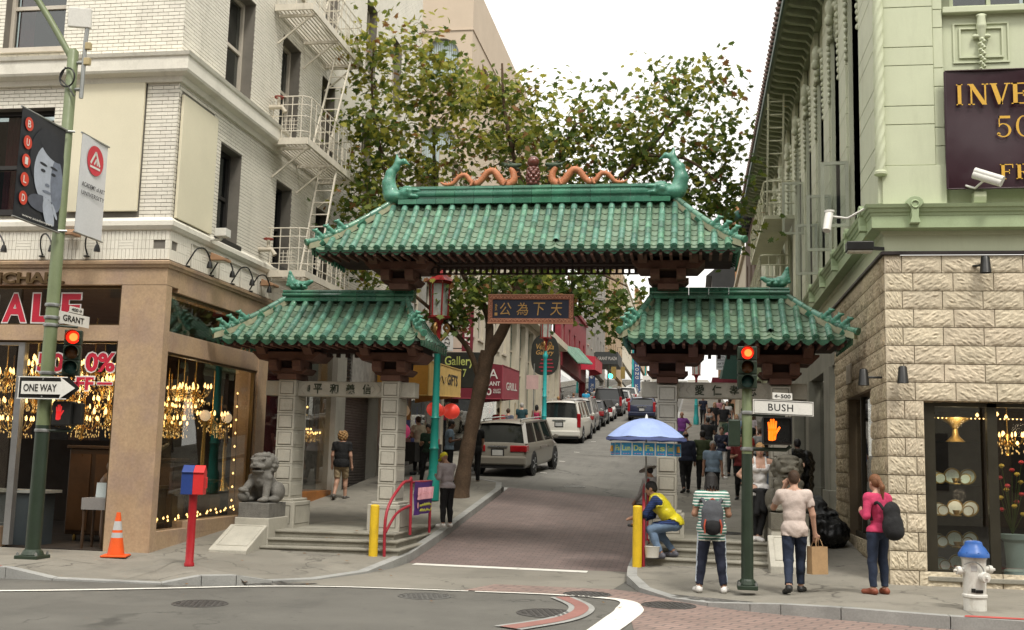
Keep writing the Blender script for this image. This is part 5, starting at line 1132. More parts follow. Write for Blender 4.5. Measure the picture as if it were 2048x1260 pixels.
tag(cr.build('frame_carving', mat('plaque_carving', (0.52, 0.25, 0.15), rough=0.6), pl), kind='stuff')
GOLD = mat('gold_character', (0.46, 0.27, 0.085), rough=0.5, var=0.15)
for i, ch in enumerate('公為下天'): text(ch, (-3.42+0.94*i/3, py-0.006, (pz0+pz1)/2), 0.215, 0.235, GOLD, pl, bold=-0.002, depth=0.014, shear=0.12)
text('孫文', (-3.60, py-0.006, 4.65), 0.045, 0.13, GOLD, pl, depth=0.006, space=0.1); m = MB(); m.box(-3.625, py-0.008, 4.495, -3.575, py, 4.55); m.build('seal', GOLD, pl)
ch = MB()
for x in (-3.7, -2.2): ch.tube([(x, py+0.02, pz1), (x, py+0.02, 5.62)], 0.008, 5)
ch.build('hanging_wire', BLK, pl)
# --- ridge-end fish, dragons and the pearl finial
def fish(x, sg, y, z, sc, par, tail=True):
 pr = [E((0.0, 0, 0.07), (0.19, 0.16, 0.12)), E((sg*0.22, 0, 0.11), (0.17, 0.17, 0.11)), E((sg*0.36, 0, 0.05), (0.12, 0.16, 0.05)), E((sg*0.37, 0, 0.15), (0.13, 0.16, 0.045)), E((sg*0.22, 0, 0.22), (0.10, 0.05, 0.04))]
 if tail:
  pr += [C((-sg*0.06, 0, 0.10), (-sg*0.12, 0, 0.30), 0.14, 0.115), C((-sg*0.12, 0, 0.30), (-sg*0.09, 0, 0.48), 0.115, 0.085), C((-sg*0.09, 0, 0.48), (sg*0.0, 0, 0.60), 0.085, 0.055), C((sg*0.0, 0, 0.58), (sg*0.03, 0, 0.70), 0.065, 0.05), C((sg*0.03, 0, 0.68), (sg*0.0, 0, 0.84), 0.05, 0.008), C((sg*0.03, 0, 0.66), (sg*0.14, 0, 0.70), 0.05, 0.04), C((sg*0.14, 0, 0.70), (sg*0.25, 0, 0.63), 0.04, 0.008)]
  for i in range(6): pr.append(E((-sg*0.20+sg*0.012*i, 0, 0.14+0.07*i), (0.03, 0.025, 0.03)))
 pr += [E((sg*0.26, -0.165, 0.15), (0.028, 0.02, 0.028)), E((-sg*0.02, -0.10, 0.05), (0.07, 0.03, 0.045)), E((sg*0.18, -0.09, 0.02), (0.08, 0.03, 0.03))]
 V, Q, T_, U_ = sdf_mesh(pr, 0.014, 0.035); link('ridge_fish', np_mesh('ridge_fish', V*sc, Q, ORN), par, True, Matrix.Translation((x, y, z)))
fish(-5.72, 1, 20.2, 6.78, 1.12, MR); fish(-0.36, -1, 20.2, 6.80, 1.12, MR)
def small_dragonhead(x, sg, y, z, par):
 pr = [E((0, 0, 0.10), (0.13, 0.10, 0.11)), C((-sg*0.06, 0, 0.12), (-sg*0.13, 0, 0.36), 0.09, 0.03), C((sg*0.05, 0, 0.10), (sg*0.26, 0, 0.14), 0.07, 0.05), E((sg*0.3, 0, 0.17), (0.06, 0.05, 0.04)), C((sg*0.05, 0, 0.03), (sg*0.22, 0, 0.05), 0.05, 0.03)]
 for i in range(5): pr.append(E((-sg*0.03+sg*0.06*i, -0.09, 0.06+0.05*(i % 2)), (0.045, 0.035, 0.03))); pr.append(E((-sg*0.16+sg*0.01*i, -0.03, 0.1+0.06*i), (0.03, 0.04, 0.03)))
 V, Q, T_, U_ = sdf_mesh(pr, 0.014, 0.025); link('ridge_dragon_head', np_mesh('ridge_dragon_head', V, Q, ORN), par, True, Matrix.Translation((x, y, z)))
small_dragonhead(-7.66, 1, 20.25, 5.03, LRf); small_dragonhead(1.56, -1, 20.25, 5.08, RRf)
COP = mat('copper_dragon', (0.46, 0.17, 0.075), rough=0.5, var=0.25, vs=9, fine=0.2, bump=0.5, bs=60, dirt=(0.46, 0.26, 0.15), dirt_amt=0.6, dirt_scale=(5, 5, 5)); DGH = mat('dragon_head_green', (0.045, 0.07, 0.04), rough=0.6, var=0.3, vs=9)
for sg, cx in ((1, -3.06), (-1, -2.98)):
 P = [(-1.76, 0.10), (-1.66, 0.05), (-1.52, 0.07), (-1.40, 0.20), (-1.27, 0.23), (-1.16, 0.10), (-1.06, 0.05), (-0.95, 0.14), (-0.84, 0.28), (-0.72, 0.30), (-0.62, 0.18), (-0.52, 0.05), (-0.42, 0.03), (-0.33, 0.12), (-0.34, 0.26), (-0.40, 0.36)]
 R_ = [0.015, 0.03, 0.04, 0.045, 0.048, 0.052, 0.056, 0.06, 0.065, 0.068, 0.072, 0.076, 0.078, 0.074, 0.062, 0.05]
 pts = smoothpath([(cx+sg*p[0], 20.2, 7.03+p[1]) for p in P], 4); rr = [interp(list(enumerate(R_)), i/4) for i in range(len(pts))]
 m = MB(); m.tube(pts, rr, 10);
 for i in range(4, len(pts)-2, 2):
  d = (pts[i+1]-pts[i-1]).normalized(); nrm = Vector((-d.z, 0, d.x))
  if nrm.z < 0: nrm = -nrm
  m.tube([pts[i]+nrm*rr[i]*0.7, pts[i]+nrm*(rr[i]+0.045)-d*0.01], [0.016, 0.002], 5)
 for q in (-1.1, -0.47): m.tube([(cx+sg*q, 20.12, 7.13), (cx+sg*(q-0.05), 20.09, 7.03)], [0.035, 0.02], 7)
 dr = m.build('ridge_dragon', COP, MR, smooth=50)
 h = Vector((cx+sg*(-0.36), 20.2, 7.03+0.40)); pr = [E((0, 0, 0), (0.10, 0.06, 0.055)), C((sg*0.05, 0, 0.0), (sg*0.15, 0, 0.02), 0.045, 0.03), C((sg*0.03, 0, -0.04), (sg*0.12, 0, -0.06), 0.025, 0.015)]
 for k in range(5): pr.append(C((-sg*0.05, 0.04*math.sin(k), 0.0), (-sg*(0.16+0.02*k), 0.06*math.sin(k*2.0), -0.08+0.045*k), 0.018, 0.006))
 for k in (-1, 1): pr.append(C((0, 0.03*k, 0.04), (-sg*0.12, 0.05*k, 0.10), 0.014, 0.006))
 V, Q, T_, U_ = sdf_mesh(pr, 0.011, 0.015); link('dragon_head', np_mesh('dragon_head', V, Q, DGH), dr, True, Matrix.Translation(h))
PRL = mat('pearl_brown', (0.13, 0.04, 0.028), rough=0.25, var=0.15, vs=9, coat=0.4)
pr = [E((0, 0, 0.47), (0.115, 0.115, 0.115))]
for j in range(6):
 for k in range(7): a = 2*PI*(k+0.5*(j % 2))/7; r = 0.085+0.012*(2.5-abs(j-2.5)); pr.append(E((r*math.cos(a), r*math.sin(a), 0.04+0.058*j), (0.042, 0.042, 0.042)))
pr.append(C((0, 0, 0), (0, 0, 0.36), 0.08, 0.06)); V, Q, T_, U_ = sdf_mesh(pr, 0.012, 0.008); link('pearl_finial', np_mesh('pearl_finial', V, Q, PRL), MR, True, Matrix.Translation((-3.02, 20.2, 7.03)))
# --- steps under the gate
def steps(label, tops, fronts, x0, x1, yb, side=1):
 t = thing('gate_steps', label, 'steps', ((x0+x1)/2, fronts[0][0], 0.15))
 for i, (z, (ya, ybb)) in enumerate(zip(tops, fronts)):
  e = 0.11*(len(tops)-1-i)
  m = MB(); xa, xb = (x0, x1+e) if side > 0 else (x0-e, x1); zz = (tops[i-1]-0.002 if i else 0.02)
  m.add([(xa, ya, zz), (xb, ybb, zz), (xb, yb+0.002*i, zz), (xa, yb+0.002*i, zz), (xa, ya, z-0.03), (xb, ybb, z-0.03), (xb, yb+0.002*i, z-0.03), (xa, yb+0.002*i, z-0.03)], [(0, 1, 2, 3), (0, 1, 5, 4), (1, 2, 6, 5), (2, 3, 7, 6), (3, 0, 4, 7), (4, 5, 6, 7)])
  m.add([(xa-0.0, ya-0.03, z-0.04), (xb+0.03, ybb-0.03, z-0.04), (xb+0.03, yb, z-0.04), (xa, yb, z-0.04), (xa, ya-0.03, z), (xb+0.03, ybb-0.03, z), (xb+0.03, yb, z), (xa, yb, z)], [(0, 3, 2, 1), (0, 1, 5, 4), (1, 2, 6, 5), (2, 3, 7, 6), (3, 0, 4, 7), (4, 5, 6, 7)])
  m.build('step', STEP, t, bevel=0.012)
steps('three shallow stone steps under the left arch of the gate', [0.26, 0.38, 0.50], [(18.55, 18.9), (18.87, 19.15), (19.2, 19.4)], -7.42, -5.25, 22.6, 1)
steps('three shallow stone steps under the right arch of the gate', [0.30, 0.44, 0.58], [(18.95, 18.62), (19.2, 18.96), (19.45, 19.3)], -0.72, 1.30, 22.6, -1)
# ------------------------------------------------------------------ stone lions on their plinths
LST = mat('lion_stone_grey', (0.155, 0.148, 0.132), rough=0.85, var=0.25, vs=7, fine=0.2, fs=60, bump=0.5, bs=45, dirt=(0.07, 0.066, 0.058), dirt_amt=0.7, dirt_scale=(4, 4, 3))
LST2 = mat('lion_stone_dark', (0.125, 0.115, 0.09), rough=0.85, var=0.3, vs=7, fine=0.2, fs=60, bump=0.5, bs=45, dirt=(0.05, 0.048, 0.04), dirt_amt=0.7, dirt_scale=(4, 4, 3))
def lion(label, x, y, z, sc, mt, rz, ball, slab_m, px0, px1, zp, slab):
 t = thing('guardian_lion', label, 'statue', (x, y, z), rz)
 p = [E((0, 0.22, 0.22), (0.25, 0.24, 0.23)), C((0, 0.14, 0.28), (0, -0.06, 0.52), 0.21, 0.185), E((0, -0.06, 0.40), (0.17, 0.16, 0.16)),
  E((0, -0.11, 0.74), (0.205, 0.19, 0.165)), E((0, -0.27, 0.675), (0.15, 0.10, 0.075)), E((0, -0.245, 0.585), (0.13, 0.09, 0.035)), E((0, -0.10, 0.88), (0.17, 0.15, 0.06)),
  E((-0.085, -0.265, 0.805), (0.075, 0.05, 0.026), (0, 0.25, 0)), E((0.085, -0.265, 0.805), (0.075, 0.05, 0.026), (0, -0.25, 0)), E((-0.075, -0.285, 0.765), (0.03, 0.028, 0.026)), E((0.075, -0.285, 0.765), (0.03, 0.028, 0.026)),
  E((0, -0.355, 0.72), (0.055, 0.03, 0.03)), E((-0.2, -0.06, 0.82), (0.04, 0.06, 0.07)), E((0.2, -0.06, 0.82), (0.04, 0.06, 0.07)), E((0, -0.2, 0.42), (0.06, 0.05, 0.06))]
 for s in (-1, 1):
  p += [E((s*0.24, -0.02, 0.06), (0.09, 0.17, 0.065)), E((s*0.23, 0.16, 0.20), (0.12, 0.2, 0.19))]
  if ball and s < 0: p += [C((s*0.15, -0.10, 0.44), (s*0.23, -0.27, 0.25), 0.085, 0.065), E((s*0.25, -0.33, 0.235), (0.085, 0.10, 0.05)), E((s*0.24, -0.30, 0.115), (0.115, 0.115, 0.115))]
  else: p += [C((s*0.15, -0.10, 0.44), (s*0.16, -0.20, 0.08), 0.085, 0.065), E((s*0.165, -0.27, 0.055), (0.085, 0.11, 0.05))]
  for k in range(4): p.append(E((s*(0.165-0.045*0)+0.04*(k-1.5), -0.36 if not (ball and s < 0) else -0.41, 0.045 if not (ball and s < 0) else 0.22), (0.02, 0.03, 0.028)))
  p.append(E((s*0.18, -0.13, 0.47), (0.07, 0.07, 0.07)))
 for r, (n, rad, yy) in enumerate(((11, 0.215, -0.02), (12, 0.225, 0.06), (10, 0.19, 0.12))):
  for k in range(n):
   a = -0.6+(PI+1.2)*k/(n-1); p.append(E((rad*math.cos(a), yy, 0.72+rad*0.85*math.sin(a)), (0.05, 0.05, 0.05)))
 ng = [E((0, -0.34, 0.628), (0.115, 0.10, 0.022))]
 V, Q, T_, U_ = sdf_mesh(p, 0.0125, 0.022, ng); link('lion_body', np_mesh('lion_body', V*sc, Q, mt), t)
 m = MB(); m.box(-0.30*sc, -0.42*sc, -0.28, 0.30*sc, 0.46*sc, 0.0); m.build('pedestal', mt, t, world=False, bevel=0.012)
 if rz: t.children[-1].rotation_euler = (0, 0, -rz);
 return t
LL = lion('grey stone guardian lion with a ball under its paw, before the chandelier shop', -7.70, 19.25, 0.98, 0.95, LST, -0.10, True, None, 0, 0, 0, 0)
RLN = lion('dark stone guardian lion beside the steps by the rough stone wall', 1.58, 19.25, 1.10, 1.02, LST2, 0.06, False, None, 0, 0, 0, 0)
def lion_base(label, x0, x1, ztop, y0, y1, ys, zf):
 t = thing('lion_plinth', label, 'plinth', ((x0+x1)/2, (y0+y1)/2, 0.15))
 m = MB(); m.box(x0, y0, 0.05, x1, y1, ztop); m.build('block', PST, t, bevel=0.015)
 m = MB(); m.prism([(ys, 0.05), (ys, zf), (ys+0.06, zf+0.03), (y0-0.004, ztop-0.12), (y0-0.004, 0.05)], x0-0.06, x1-0.02, 'yz'); m.build('sloping_slab', PST, t, bevel=0.012)
 e = 0.07; g = MB(); k = (ztop-0.12-zf-0.03)/(y0-ys-0.06)
 def sl(y): return zf+0.03+k*(y-ys-0.06)+0.004
 a, b = ys+0.14, y0-0.06
 g.tube([(x0+e-0.04, a, sl(a)), (x1-e, a, sl(a)), (x1-e, b, sl(b)), (x0+e-0.04, b, sl(b))], 0.010, 5, closed=True); g.build('slab_border', PST, t)
lion_base('pale plinth with sloping carved slab beneath the ball-holding lion', -8.04, -7.40, 0.72, 18.84, 19.8, 17.95, 0.22)
lion_base('pale plinth with sloping slab beneath the dark lion', 1.28, 1.90, 0.86, 18.84, 19.8, 18.12, 0.30)
# ------------------------------------------------------------------ traffic signals and street signs
PGRN = mat('pale_pole_green', (0.155, 0.19, 0.095), rough=0.45, var=0.12, vs=3, dirt=(0.09, 0.11, 0.055), dirt_amt=0.5, dirt_scale=(3, 3, 0.6)); DGRN = mat('dark_pole_green', (0.022, 0.036, 0.022), rough=0.45, var=0.2, vs=4)
SGN = mat('sign_white', (0.72, 0.71, 0.66), rough=0.4, var=0.05, vs=5, dirt=(0.5, 0.49, 0.44), dirt_amt=0.4, dirt_scale=(4, 4, 4)); SBK = mat('sign_black', (0.015, 0.015, 0.014), rough=0.4)
STEEL = mat('galvanised_steel', (0.32, 0.33, 0.32), rough=0.4, metal=0.7, var=0.2)
REDL = emit("signal_red", (1.0, 0.02, 0.006), 1.1); REDC = emit("signal_red_core", (1.0, 0.16, 0.03), 1.6)
ORL = emit("hand_orange", (1.0, 0.13, 0.005), 1.15)
AMB = mat('dead_amber', (0.12, 0.045, 0.012), rough=0.25); GRD = mat('dead_green_lens', (0.02, 0.07, 0.065), rough=0.25)
def signal_head(parent, c, w, h, ang):
 """three-lens signal head centred on c, facing direction ang from the viewer"""
 R = Matrix.Translation(c) @ Matrix.Rotation(ang, 4, 'Z')
 m = MB(); s = h/3
 for k in range(3): m.box(-w/2, -0.05, -h/2+s*k+0.003, w/2, 0.13, -h/2+s*(k+1)-0.003)
 o = m.build('signal_housing', DGRN, parent, matrix=R, bevel=0.012)
 for k, (mt) in enumerate((GRD, AMB, REDL)):
  zc = -h/2+s*(k+0.5); r = s*0.43
  l = MB(); l.lathe([(r*0.98, 0.05), (r*0.8, 0.075), (r*0.4, 0.09), (0.002, 0.094)], 20, (0, 0, zc), axis='y', caps=False); l.build('lens', mt, o, world=True, matrix=None, smooth=60).matrix_local = Matrix.Identity(4)
  if k == 2:
   q = MB(); q.lathe([(r*0.62, 0.088), (r*0.3, 0.099), (0.002, 0.101)], 16, (0.01, 0, zc), axis='y', caps=False); q.build('lit_core', REDC, o, smooth=60).matrix_local = Matrix.Identity(4)
  v = MB(); n = 16
  for ring, (yy, rr) in enumerate(((0.05, r*1.08), (0.20, r*1.08), (0.20, r*1.02), (0.05, r*1.02))):
   for j in range(n+1):
    a = -0.5+(PI+1.0)*j/n; v.v.append((rr*math.cos(a), -yy, zc+rr*math.sin(a)))
  for q in range(4):
   for j in range(n): v.f.append((q*(n+1)+j, q*(n+1)+j+1, ((q+1) % 4)*(n+1)+j+1, ((q+1) % 4)*(n+1)+j)); v.m.append(0)
  v.build('visor', DGRN, o, smooth=40).matrix_local = Matrix.Identity(4)
 return o
def hand_symbol(parent, x, y, z, s, mt):
 m = MB()
 def bar(a, b, r):
  a, b = Vector(a), Vector(b); d = (b-a).normalized(); nrm = Vector((-d.y, d.x)); P = []
  for k in range(9): q = PI/2+PI*k/8; P.append(a+Vector((math.cos(q)*d.x-math.sin(q)*d.y, math.cos(q)*d.y+math.sin(q)*d.x))*r)
  for k in range(9): q = -PI/2+PI*k/8; P.append(b+Vector((math.cos(q)*d.x-math.sin(q)*d.y, math.cos(q)*d.y+math.sin(q)*d.x))*r)
  m.add([(x+p.x*s, y, z+p.y*s) for p in P], [tuple(range(18))])
 for i, (fx, top) in enumerate(((-0.27, 0.62), (-0.09, 0.86), (0.09, 0.88), (0.27, 0.70))): bar((fx*0.9, 0.0), (fx*1.12, top), 0.085)
 bar((0.2, -0.42), (0.58, 0.22), 0.09); bar((-0.2, -0.75), (-0.2, 0.0), 0.14); bar((0.0, -0.75), (0.0, 0.0), 0.15); bar((0.16, -0.7), (0.2, 0.0), 0.14)
 m.build('hand_symbol', mt, parent, fix=False)
def plate(parent, name, c, R, w, h, mt, th=0.012, edge=None):
 R = Vector(R).normalized(); N = R.cross(Vector((0, 0, 1))); c = Vector(c); m = MB(); U = Vector((0, 0, 1))
 vs = [c+R*(a*w/2)+U*(b*h/2)+N*q for q in (0, -th) for a, b in ((-1, -1), (1, -1), (1, 1), (-1, 1))]
 m.add([tuple(v) for v in vs], [(0, 1, 2, 3), (7, 6, 5, 4), (0, 4, 5, 1), (1, 5, 6, 2), (2, 6, 7, 3), (3, 7, 4, 0)]); o = m.build(name, mt, parent)
 return o, N
def ring_clamp(parent, x, y, z, r):
 m = MB(); m.lathe([(r+0.012, z-0.025), (r+0.018, z), (r+0.012, z+0.025)], 14, (x, y, 0)); m.build('clamp', STEEL, parent, smooth=40)
def pole_parts(t, x, y, zt, zsplit, r0, r1, zb=0.15):
 m = MB(); m.lathe([(r0, zb), (r0, zb+0.02), (r0, zb+0.5), (r0+(r1-r0)*(zsplit-zb)/(zt-zb), zsplit)], 18, (x, y, 0)); m.build('lower_pole', DGRN, t, smooth=40)
 m = MB(); m.lathe([(r0+(r1-r0)*(zsplit-zb)/(zt-zb), zsplit+0.001), (r1, zt), (r1*0.6, zt+0.04), (0.005, zt+0.05)], 18, (x, y, 0)); m.build('upper_pole', PGRN, t, smooth=40)
 m = MB(); m.cbox((x, y, zb+0.03), (r0*3.3, r0*3.3, 0.06)); m.lathe([(r0*1.5, zb+0.06), (r0*1.25, zb+0.12), (r0, zb+0.15)], 18, (x, y, 0)); o = m.build('base_plate', DGRN, t, bevel=0.01)
 for sx in (-1, 1):
  for sy in (-1, 1): b = MB(); b.lathe([(0.022, 0), (0.022, 0.035), (0.012, 0.036), (0.012, 0.05)], 6, (x+sx*r0*1.35, y+sy*r0*1.35, zb+0.06)); b.build('bolt', STEEL, o)
SRx, SRy = 0.76, 16.0
t = thing('traffic_signal', 'signal pole with red light and walk sign beside the striped-shirt person', 'signal', (SRx, SRy, 0.15))
pole_parts(t, SRx, SRy, 2.95, 2.02, 0.085, 0.068)
signal_head(t, (SRx+0.0, SRy-0.10, 3.235), 0.27, 0.60, 0.0)
bo, N = plate(t, 'street_name_plate', (1.285, 16.22, 2.69), (0.87, 0.5, 0), 1.02, 0.21, SGN)
text('BUSH', Vector((1.24, 16.20, 2.69))+N*0.004, 0.42, 0.105, SBK, bo, right=(0.87, 0.5, 0), bold=0.012, space=1.12)
for g in (0.0,):
 e = MB(); R = Vector((0.87, 0.5, 0)); c = Vector((1.285, 16.22, 2.69))+N*0.003; pts = [c+R*(a*0.49)+Vector((0, 0, b*0.092)) for a, b in ((-1, -1), (1, -1), (1, 1), (-1, 1))]
 e.tube(pts, 0.004, 4, closed=True); e.build('plate_border', SBK, bo)
b5, N = plate(t, 'block_number_plate', (1.27, 16.21, 2.855), (0.87, 0.5, 0), 0.33, 0.095, SGN); text('←500', Vector((1.27, 16.21, 2.855))+N*0.004, 0.27, 0.055, SBK, b5, right=(0.87, 0.5, 0), bold=0.008)
m = MB(); m.tube([(SRx+0.05, SRy, 2.575), (1.30, SRy+0.27, 2.57)], 0.022, 8); m.tube([(SRx+0.05, SRy, 2.09), (1.30, SRy+0.02, 2.09), (1.36, SRy+0.02, 2.14)], 0.028, 8); m.build('sign_arm', DGRN, t, smooth=50)
ps = MB(); ps.box(0.965, 15.86, 2.155, 1.375, 16.06, 2.545); po = ps.build('walk_signal', SBK, t, bevel=0.03)
ps = MB(); ps.box(1.0, 15.852, 2.19, 1.34, 15.858, 2.51); ps.build('walk_screen', mat('walk_screen', (0.008, 0.008, 0.008), rough=0.25), po)
vz = MB()
for i in range(2): vz.box(0.972+0.385*i, 15.80, 2.17, 0.982+0.385*i, 15.86, 2.53)
vz.box(0.972, 15.80, 2.53, 1.367, 15.86, 2.54); vz.build('visor', SBK, po)
hand_symbol(po, 1.10, 15.848, 2.355, 0.165, ORL)
m = MB(); m.box(0.50, 15.93, 2.12, 0.665, 16.1, 2.50); m.build('walk_signal', DGRN, t, bevel=0.02)
for z in (2.09, 2.6): ring_clamp(t, SRx, SRy, z, 0.075)
SLx, SLy = -10.04, 15.9
t = thing('traffic_signal', 'tall green signal pole carrying banners, a one way sign and red light', 'signal', (SLx, SLy, 0.15))
pole_parts(t, SLx, SLy, 8.3, 2.2, 0.115, 0.085)
m = MB(); m.tube(smoothpath([(SLx, SLy, 8.15), (-10.75, SLy, 9.2), (-11.6, SLy-0.3, 10.3)], 4), 0.055, 8); m.build('lamp_arm', PGRN, t, smooth=50)
m = MB(); m.tube([(SLx+0.20, SLy, 7.5), (SLx+0.20, SLy, 8.45), (SLx+0.22, SLy, 8.75)], 0.035, 8); m.tube([(SLx, SLy, 7.65), (SLx+0.2, SLy, 7.65)], 0.03, 6); m.tube([(SLx, SLy, 8.1), (SLx+0.2, SLy, 8.1)], 0.03, 6); m.build('antenna_mast', STEEL, t, smooth=50)
m = MB(); m.cbox((SLx+0.10, SLy-0.05, 8.85), (0.36, 0.10, 0.32), rot=(0.1, 0, 0.3)); m.build('antenna_panel', SGN, t, bevel=0.012)
m = MB(); m.cbox((SLx+0.26, SLy, 8.12), (0.10, 0.08, 0.12)); m.cbox((SLx+0.26, SLy, 8.38), (0.09, 0.08, 0.12)); m.build('junction_box', mat('tan_box', (0.42, 0.34, 0.18), rough=0.5), t, bevel=0.01)
m = MB(); m.tube([(SLx+0.13*math.cos(a*PI/8), SLy-0.12, 7.82+0.16*math.sin(a*PI/8)) for a in range(16)], 0.014, 6, closed=True); m.tube([(SLx-0.05, SLy-0.11, 8.0), (SLx-0.12, SLy-0.12, 7.8), (SLx+0.05, SLy-0.12, 7.64), (SLx+0.14, SLy-0.1, 7.5)], 0.012, 6); m.build('cable_loop', BLK, t, smooth=60)
signal_head(t, (SLx+0.37, SLy+0.05, 3.35), 0.26, 0.72, 0.42)
m = MB(); m.tube([(SLx, SLy, 3.78), (SLx+0.4, SLy+0.1, 3.76)], 0.02, 6); m.tube([(SLx, SLy, 3.02), (SLx+0.4, SLy+0.1, 2.98)], 0.02, 6); m.build('sign_arm', DGRN, t)
for z in (3.78, 3.9, 4.1, 3.02, 2.12): ring_clamp(t, SLx, SLy, z, 0.105)
g, N = plate(t, 'street_name_plate', (-9.93, 16.34, 3.93), (0.06, 1, 0), 0.86, 0.19, SGN); text('GRANT', Vector((-9.93, 16.34, 3.93))+N*0.004, 0.56, 0.10, SBK, g, right=(0.06, 1, 0), bold=0.012)
g, N = plate(t, 'block_number_plate', (-9.935, 16.42, 4.09), (0.06, 1, 0), 0.36, 0.10, SGN); text('400→', Vector((-9.935, 16.42, 4.09))+N*0.004, 0.28, 0.055, SBK, g, right=(0.06, 1, 0), bold=0.008)
ow, N = plate(t, 'one_way_sign', (-9.965, 15.72, 2.775), (1, 0.05, 0), 0.82, 0.34, SBK)
m = MB(); m.add([(-9.56, 15.74, 2.605), (-9.38, 15.75, 2.775), (-9.56, 15.74, 2.945), (-9.56, 15.75, 2.605), (-9.38, 15.76, 2.775), (-9.56, 15.75, 2.945)], [(0, 1, 2), (5, 4, 3), (0, 3, 4, 1), (1, 4, 5, 2)]); m.build('sign_tip', SBK, ow)
m = MB(); m.box(-10.40, 15.694, 2.60, -9.56, 15.70, 2.615); m.box(-10.40, 15.694, 2.935, -9.56, 15.70, 2.95); m.box(-10.385, 15.694, 2.615, -10.37, 15.70, 2.935); m.build('sign_border', SGN, ow)
m = MB(); yy = 15.692; m.add([(-10.33, yy, 2.675), (-9.66, yy, 2.675), (-9.68, yy, 2.605), (-9.42, yy, 2.775), (-9.68, yy, 2.945), (-9.66, yy, 2.875), (-10.33, yy, 2.875)], [(0, 1, 5, 6), (1, 2, 3), (1, 3, 5), (3, 4, 5)]); m.build('arrow', SGN, ow, fix=False)
text('ONE WAY', (-10.01, 15.688, 2.775), 0.56, 0.115, SBK, ow, bold=0.012)
for z in (2.64, 2.91): b = MB(); b.lathe([(0.014, 0.02), (0.001, 0.022)], 8, (-9.97, 15.71, z), axis='y'); b.build('bolt', STEEL, ow)
m = MB(); m.box(-9.86, 15.82, 2.20, -9.55, 16.05, 2.58); m.box(-9.55, 15.9, 2.22, -9.40, 16.0, 2.56); po = m.build('walk_signal', SBK, t, bevel=0.02)
hand_symbol(po, -9.74, 15.816, 2.40, 0.13, emit('hand_dim_red', (0.5, 0.02, 0.02), 0.5))
m = MB(); m.tube([(SLx, SLy, 2.12), (-9.6, SLy+0.05, 2.12), (-9.55, SLy+0.05, 2.2)], 0.024, 6); m.build('sign_arm', DGRN, t)
BBL = mat('banner_black', (0.02, 0.021, 0.026), rough=0.5); BWH = mat('banner_white', (0.62, 0.63, 0.64), rough=0.55, var=0.04); BRD = mat('banner_red', (0.55, 0.035, 0.055), rough=0.5); BRO = mat('banner_orange_red', (0.62, 0.06, 0.03), rough=0.5)
FACE1 = mat('print_face_light', (0.40, 0.44, 0.51), rough=0.5, var=0.12, vs=6); FACE2 = mat('print_face_mid', (0.17, 0.195, 0.25), rough=0.5, var=0.2, vs=8); FACE3 = mat('print_hair', (0.02, 0.022, 0.03), rough=0.5)
PHA = mat('print_grey', (0.09, 0.10, 0.13), rough=0.5, var=0.2, vs=6)
def bann(label, y0, y1, z0, z1, x, mt):
 t = thing('pole_banner', label, 'banner', (x, (y0+y1)/2, z0)); m = MB(); n = 12; vs = []
 for k in (0, 1):
  for i in range(n+1):
   u = i/n
   for w in (0, 1): vs.append((x+0.012*math.sin(u*4+w)-0.006*k, y0+(y1-y0)*u, z0+(z1-z0)*w))
 fs = []
 for k in (0, 1):
  for i in range(n): a = k*2*(n+1)+2*i; fs.append((a, a+2, a+3, a+1))
 m.add(vs, fs); m.build('cloth', mt, t, smooth=180, fix=False)
 r = MB()
 for z in (z0, z1): r.tube([(x, y0-0.02, z), (x, y1+0.02, z)], 0.016, 6)
 r.build('rod', STEEL, t); return t
def disc(parent, x, y, z, ry, rz_, mt, name, n=28, rot=0.0, clip=None):
 m = MB(); P = []
 for k in range(n): a = 2*PI*k/n; u, w = ry*math.cos(a), rz_*math.sin(a); P.append((x, y+u*math.cos(rot)-w*math.sin(rot), z+u*math.sin(rot)+w*math.cos(rot)))
 if clip: P = [(q[0], min(max(q[1], clip[0]), clip[1]), min(max(q[2], clip[2]), clip[3])) for q in P]
 m.add(P, [tuple(range(n))]); m.build(name, mt, parent, fix=False)
b1 = bann('dark pole banner with a grey portrait and red dots spelling BUILD', 14.55, 15.74, 5.24, 6.92, -9.95, BBL); x = -9.93; cl = (14.58, 15.71, 5.30, 6.88)
disc(b1, x, 15.27, 6.28, 0.46, 0.50, FACE3, 'printed_hair', clip=cl); disc(b1, x+0.002, 15.30, 6.07, 0.36, 0.45, FACE1, 'printed_face', clip=cl); disc(b1, x+0.003, 15.56, 5.95, 0.17, 0.42, FACE2, 'printed_shade', clip=cl, rot=0.1); disc(b1, x+0.0035, 15.36, 6.47, 0.32, 0.13, FACE3, 'printed_hair', clip=cl, rot=-0.3)
disc(b1, x+0.004, 15.18, 5.58, 0.34, 0.13, PHA, 'printed_collar', clip=cl); disc(b1, x+0.005, 15.40, 5.46, 0.13, 0.26, FACE1, 'printed_hand', clip=cl, rot=0.5)
for k in range(4): disc(b1, x+0.006, 15.28+0.09*k, 5.62-0.03*k, 0.035, 0.14, FACE1, 'printed_finger', clip=cl, rot=0.35+0.1*k)
for y in (15.17, 15.45): disc(b1, x+0.006, y, 6.10, 0.062, 0.024, FACE3, 'printed_eye'); disc(b1, x+0.006, y, 6.20, 0.10, 0.020, FACE3, 'printed_brow', rot=-0.08)
disc(b1, x+0.006, 15.31, 5.90, 0.06, 0.025, FACE2, 'printed_nose'); disc(b1, x+0.006, 15.31, 5.79, 0.12, 0.022, FACE2, 'printed_mouth')
for i, c in enumerate('BUILD'):
 z = 6.70-0.285*i; disc(b1, x+0.008, 14.72, z, 0.105, 0.105, BRO, 'red_dot'); text(c, (x+0.012, 14.72, z), 0.075, 0.11, SGN, b1, right=(0, 1, 0), bold=0.01, depth=0.002)
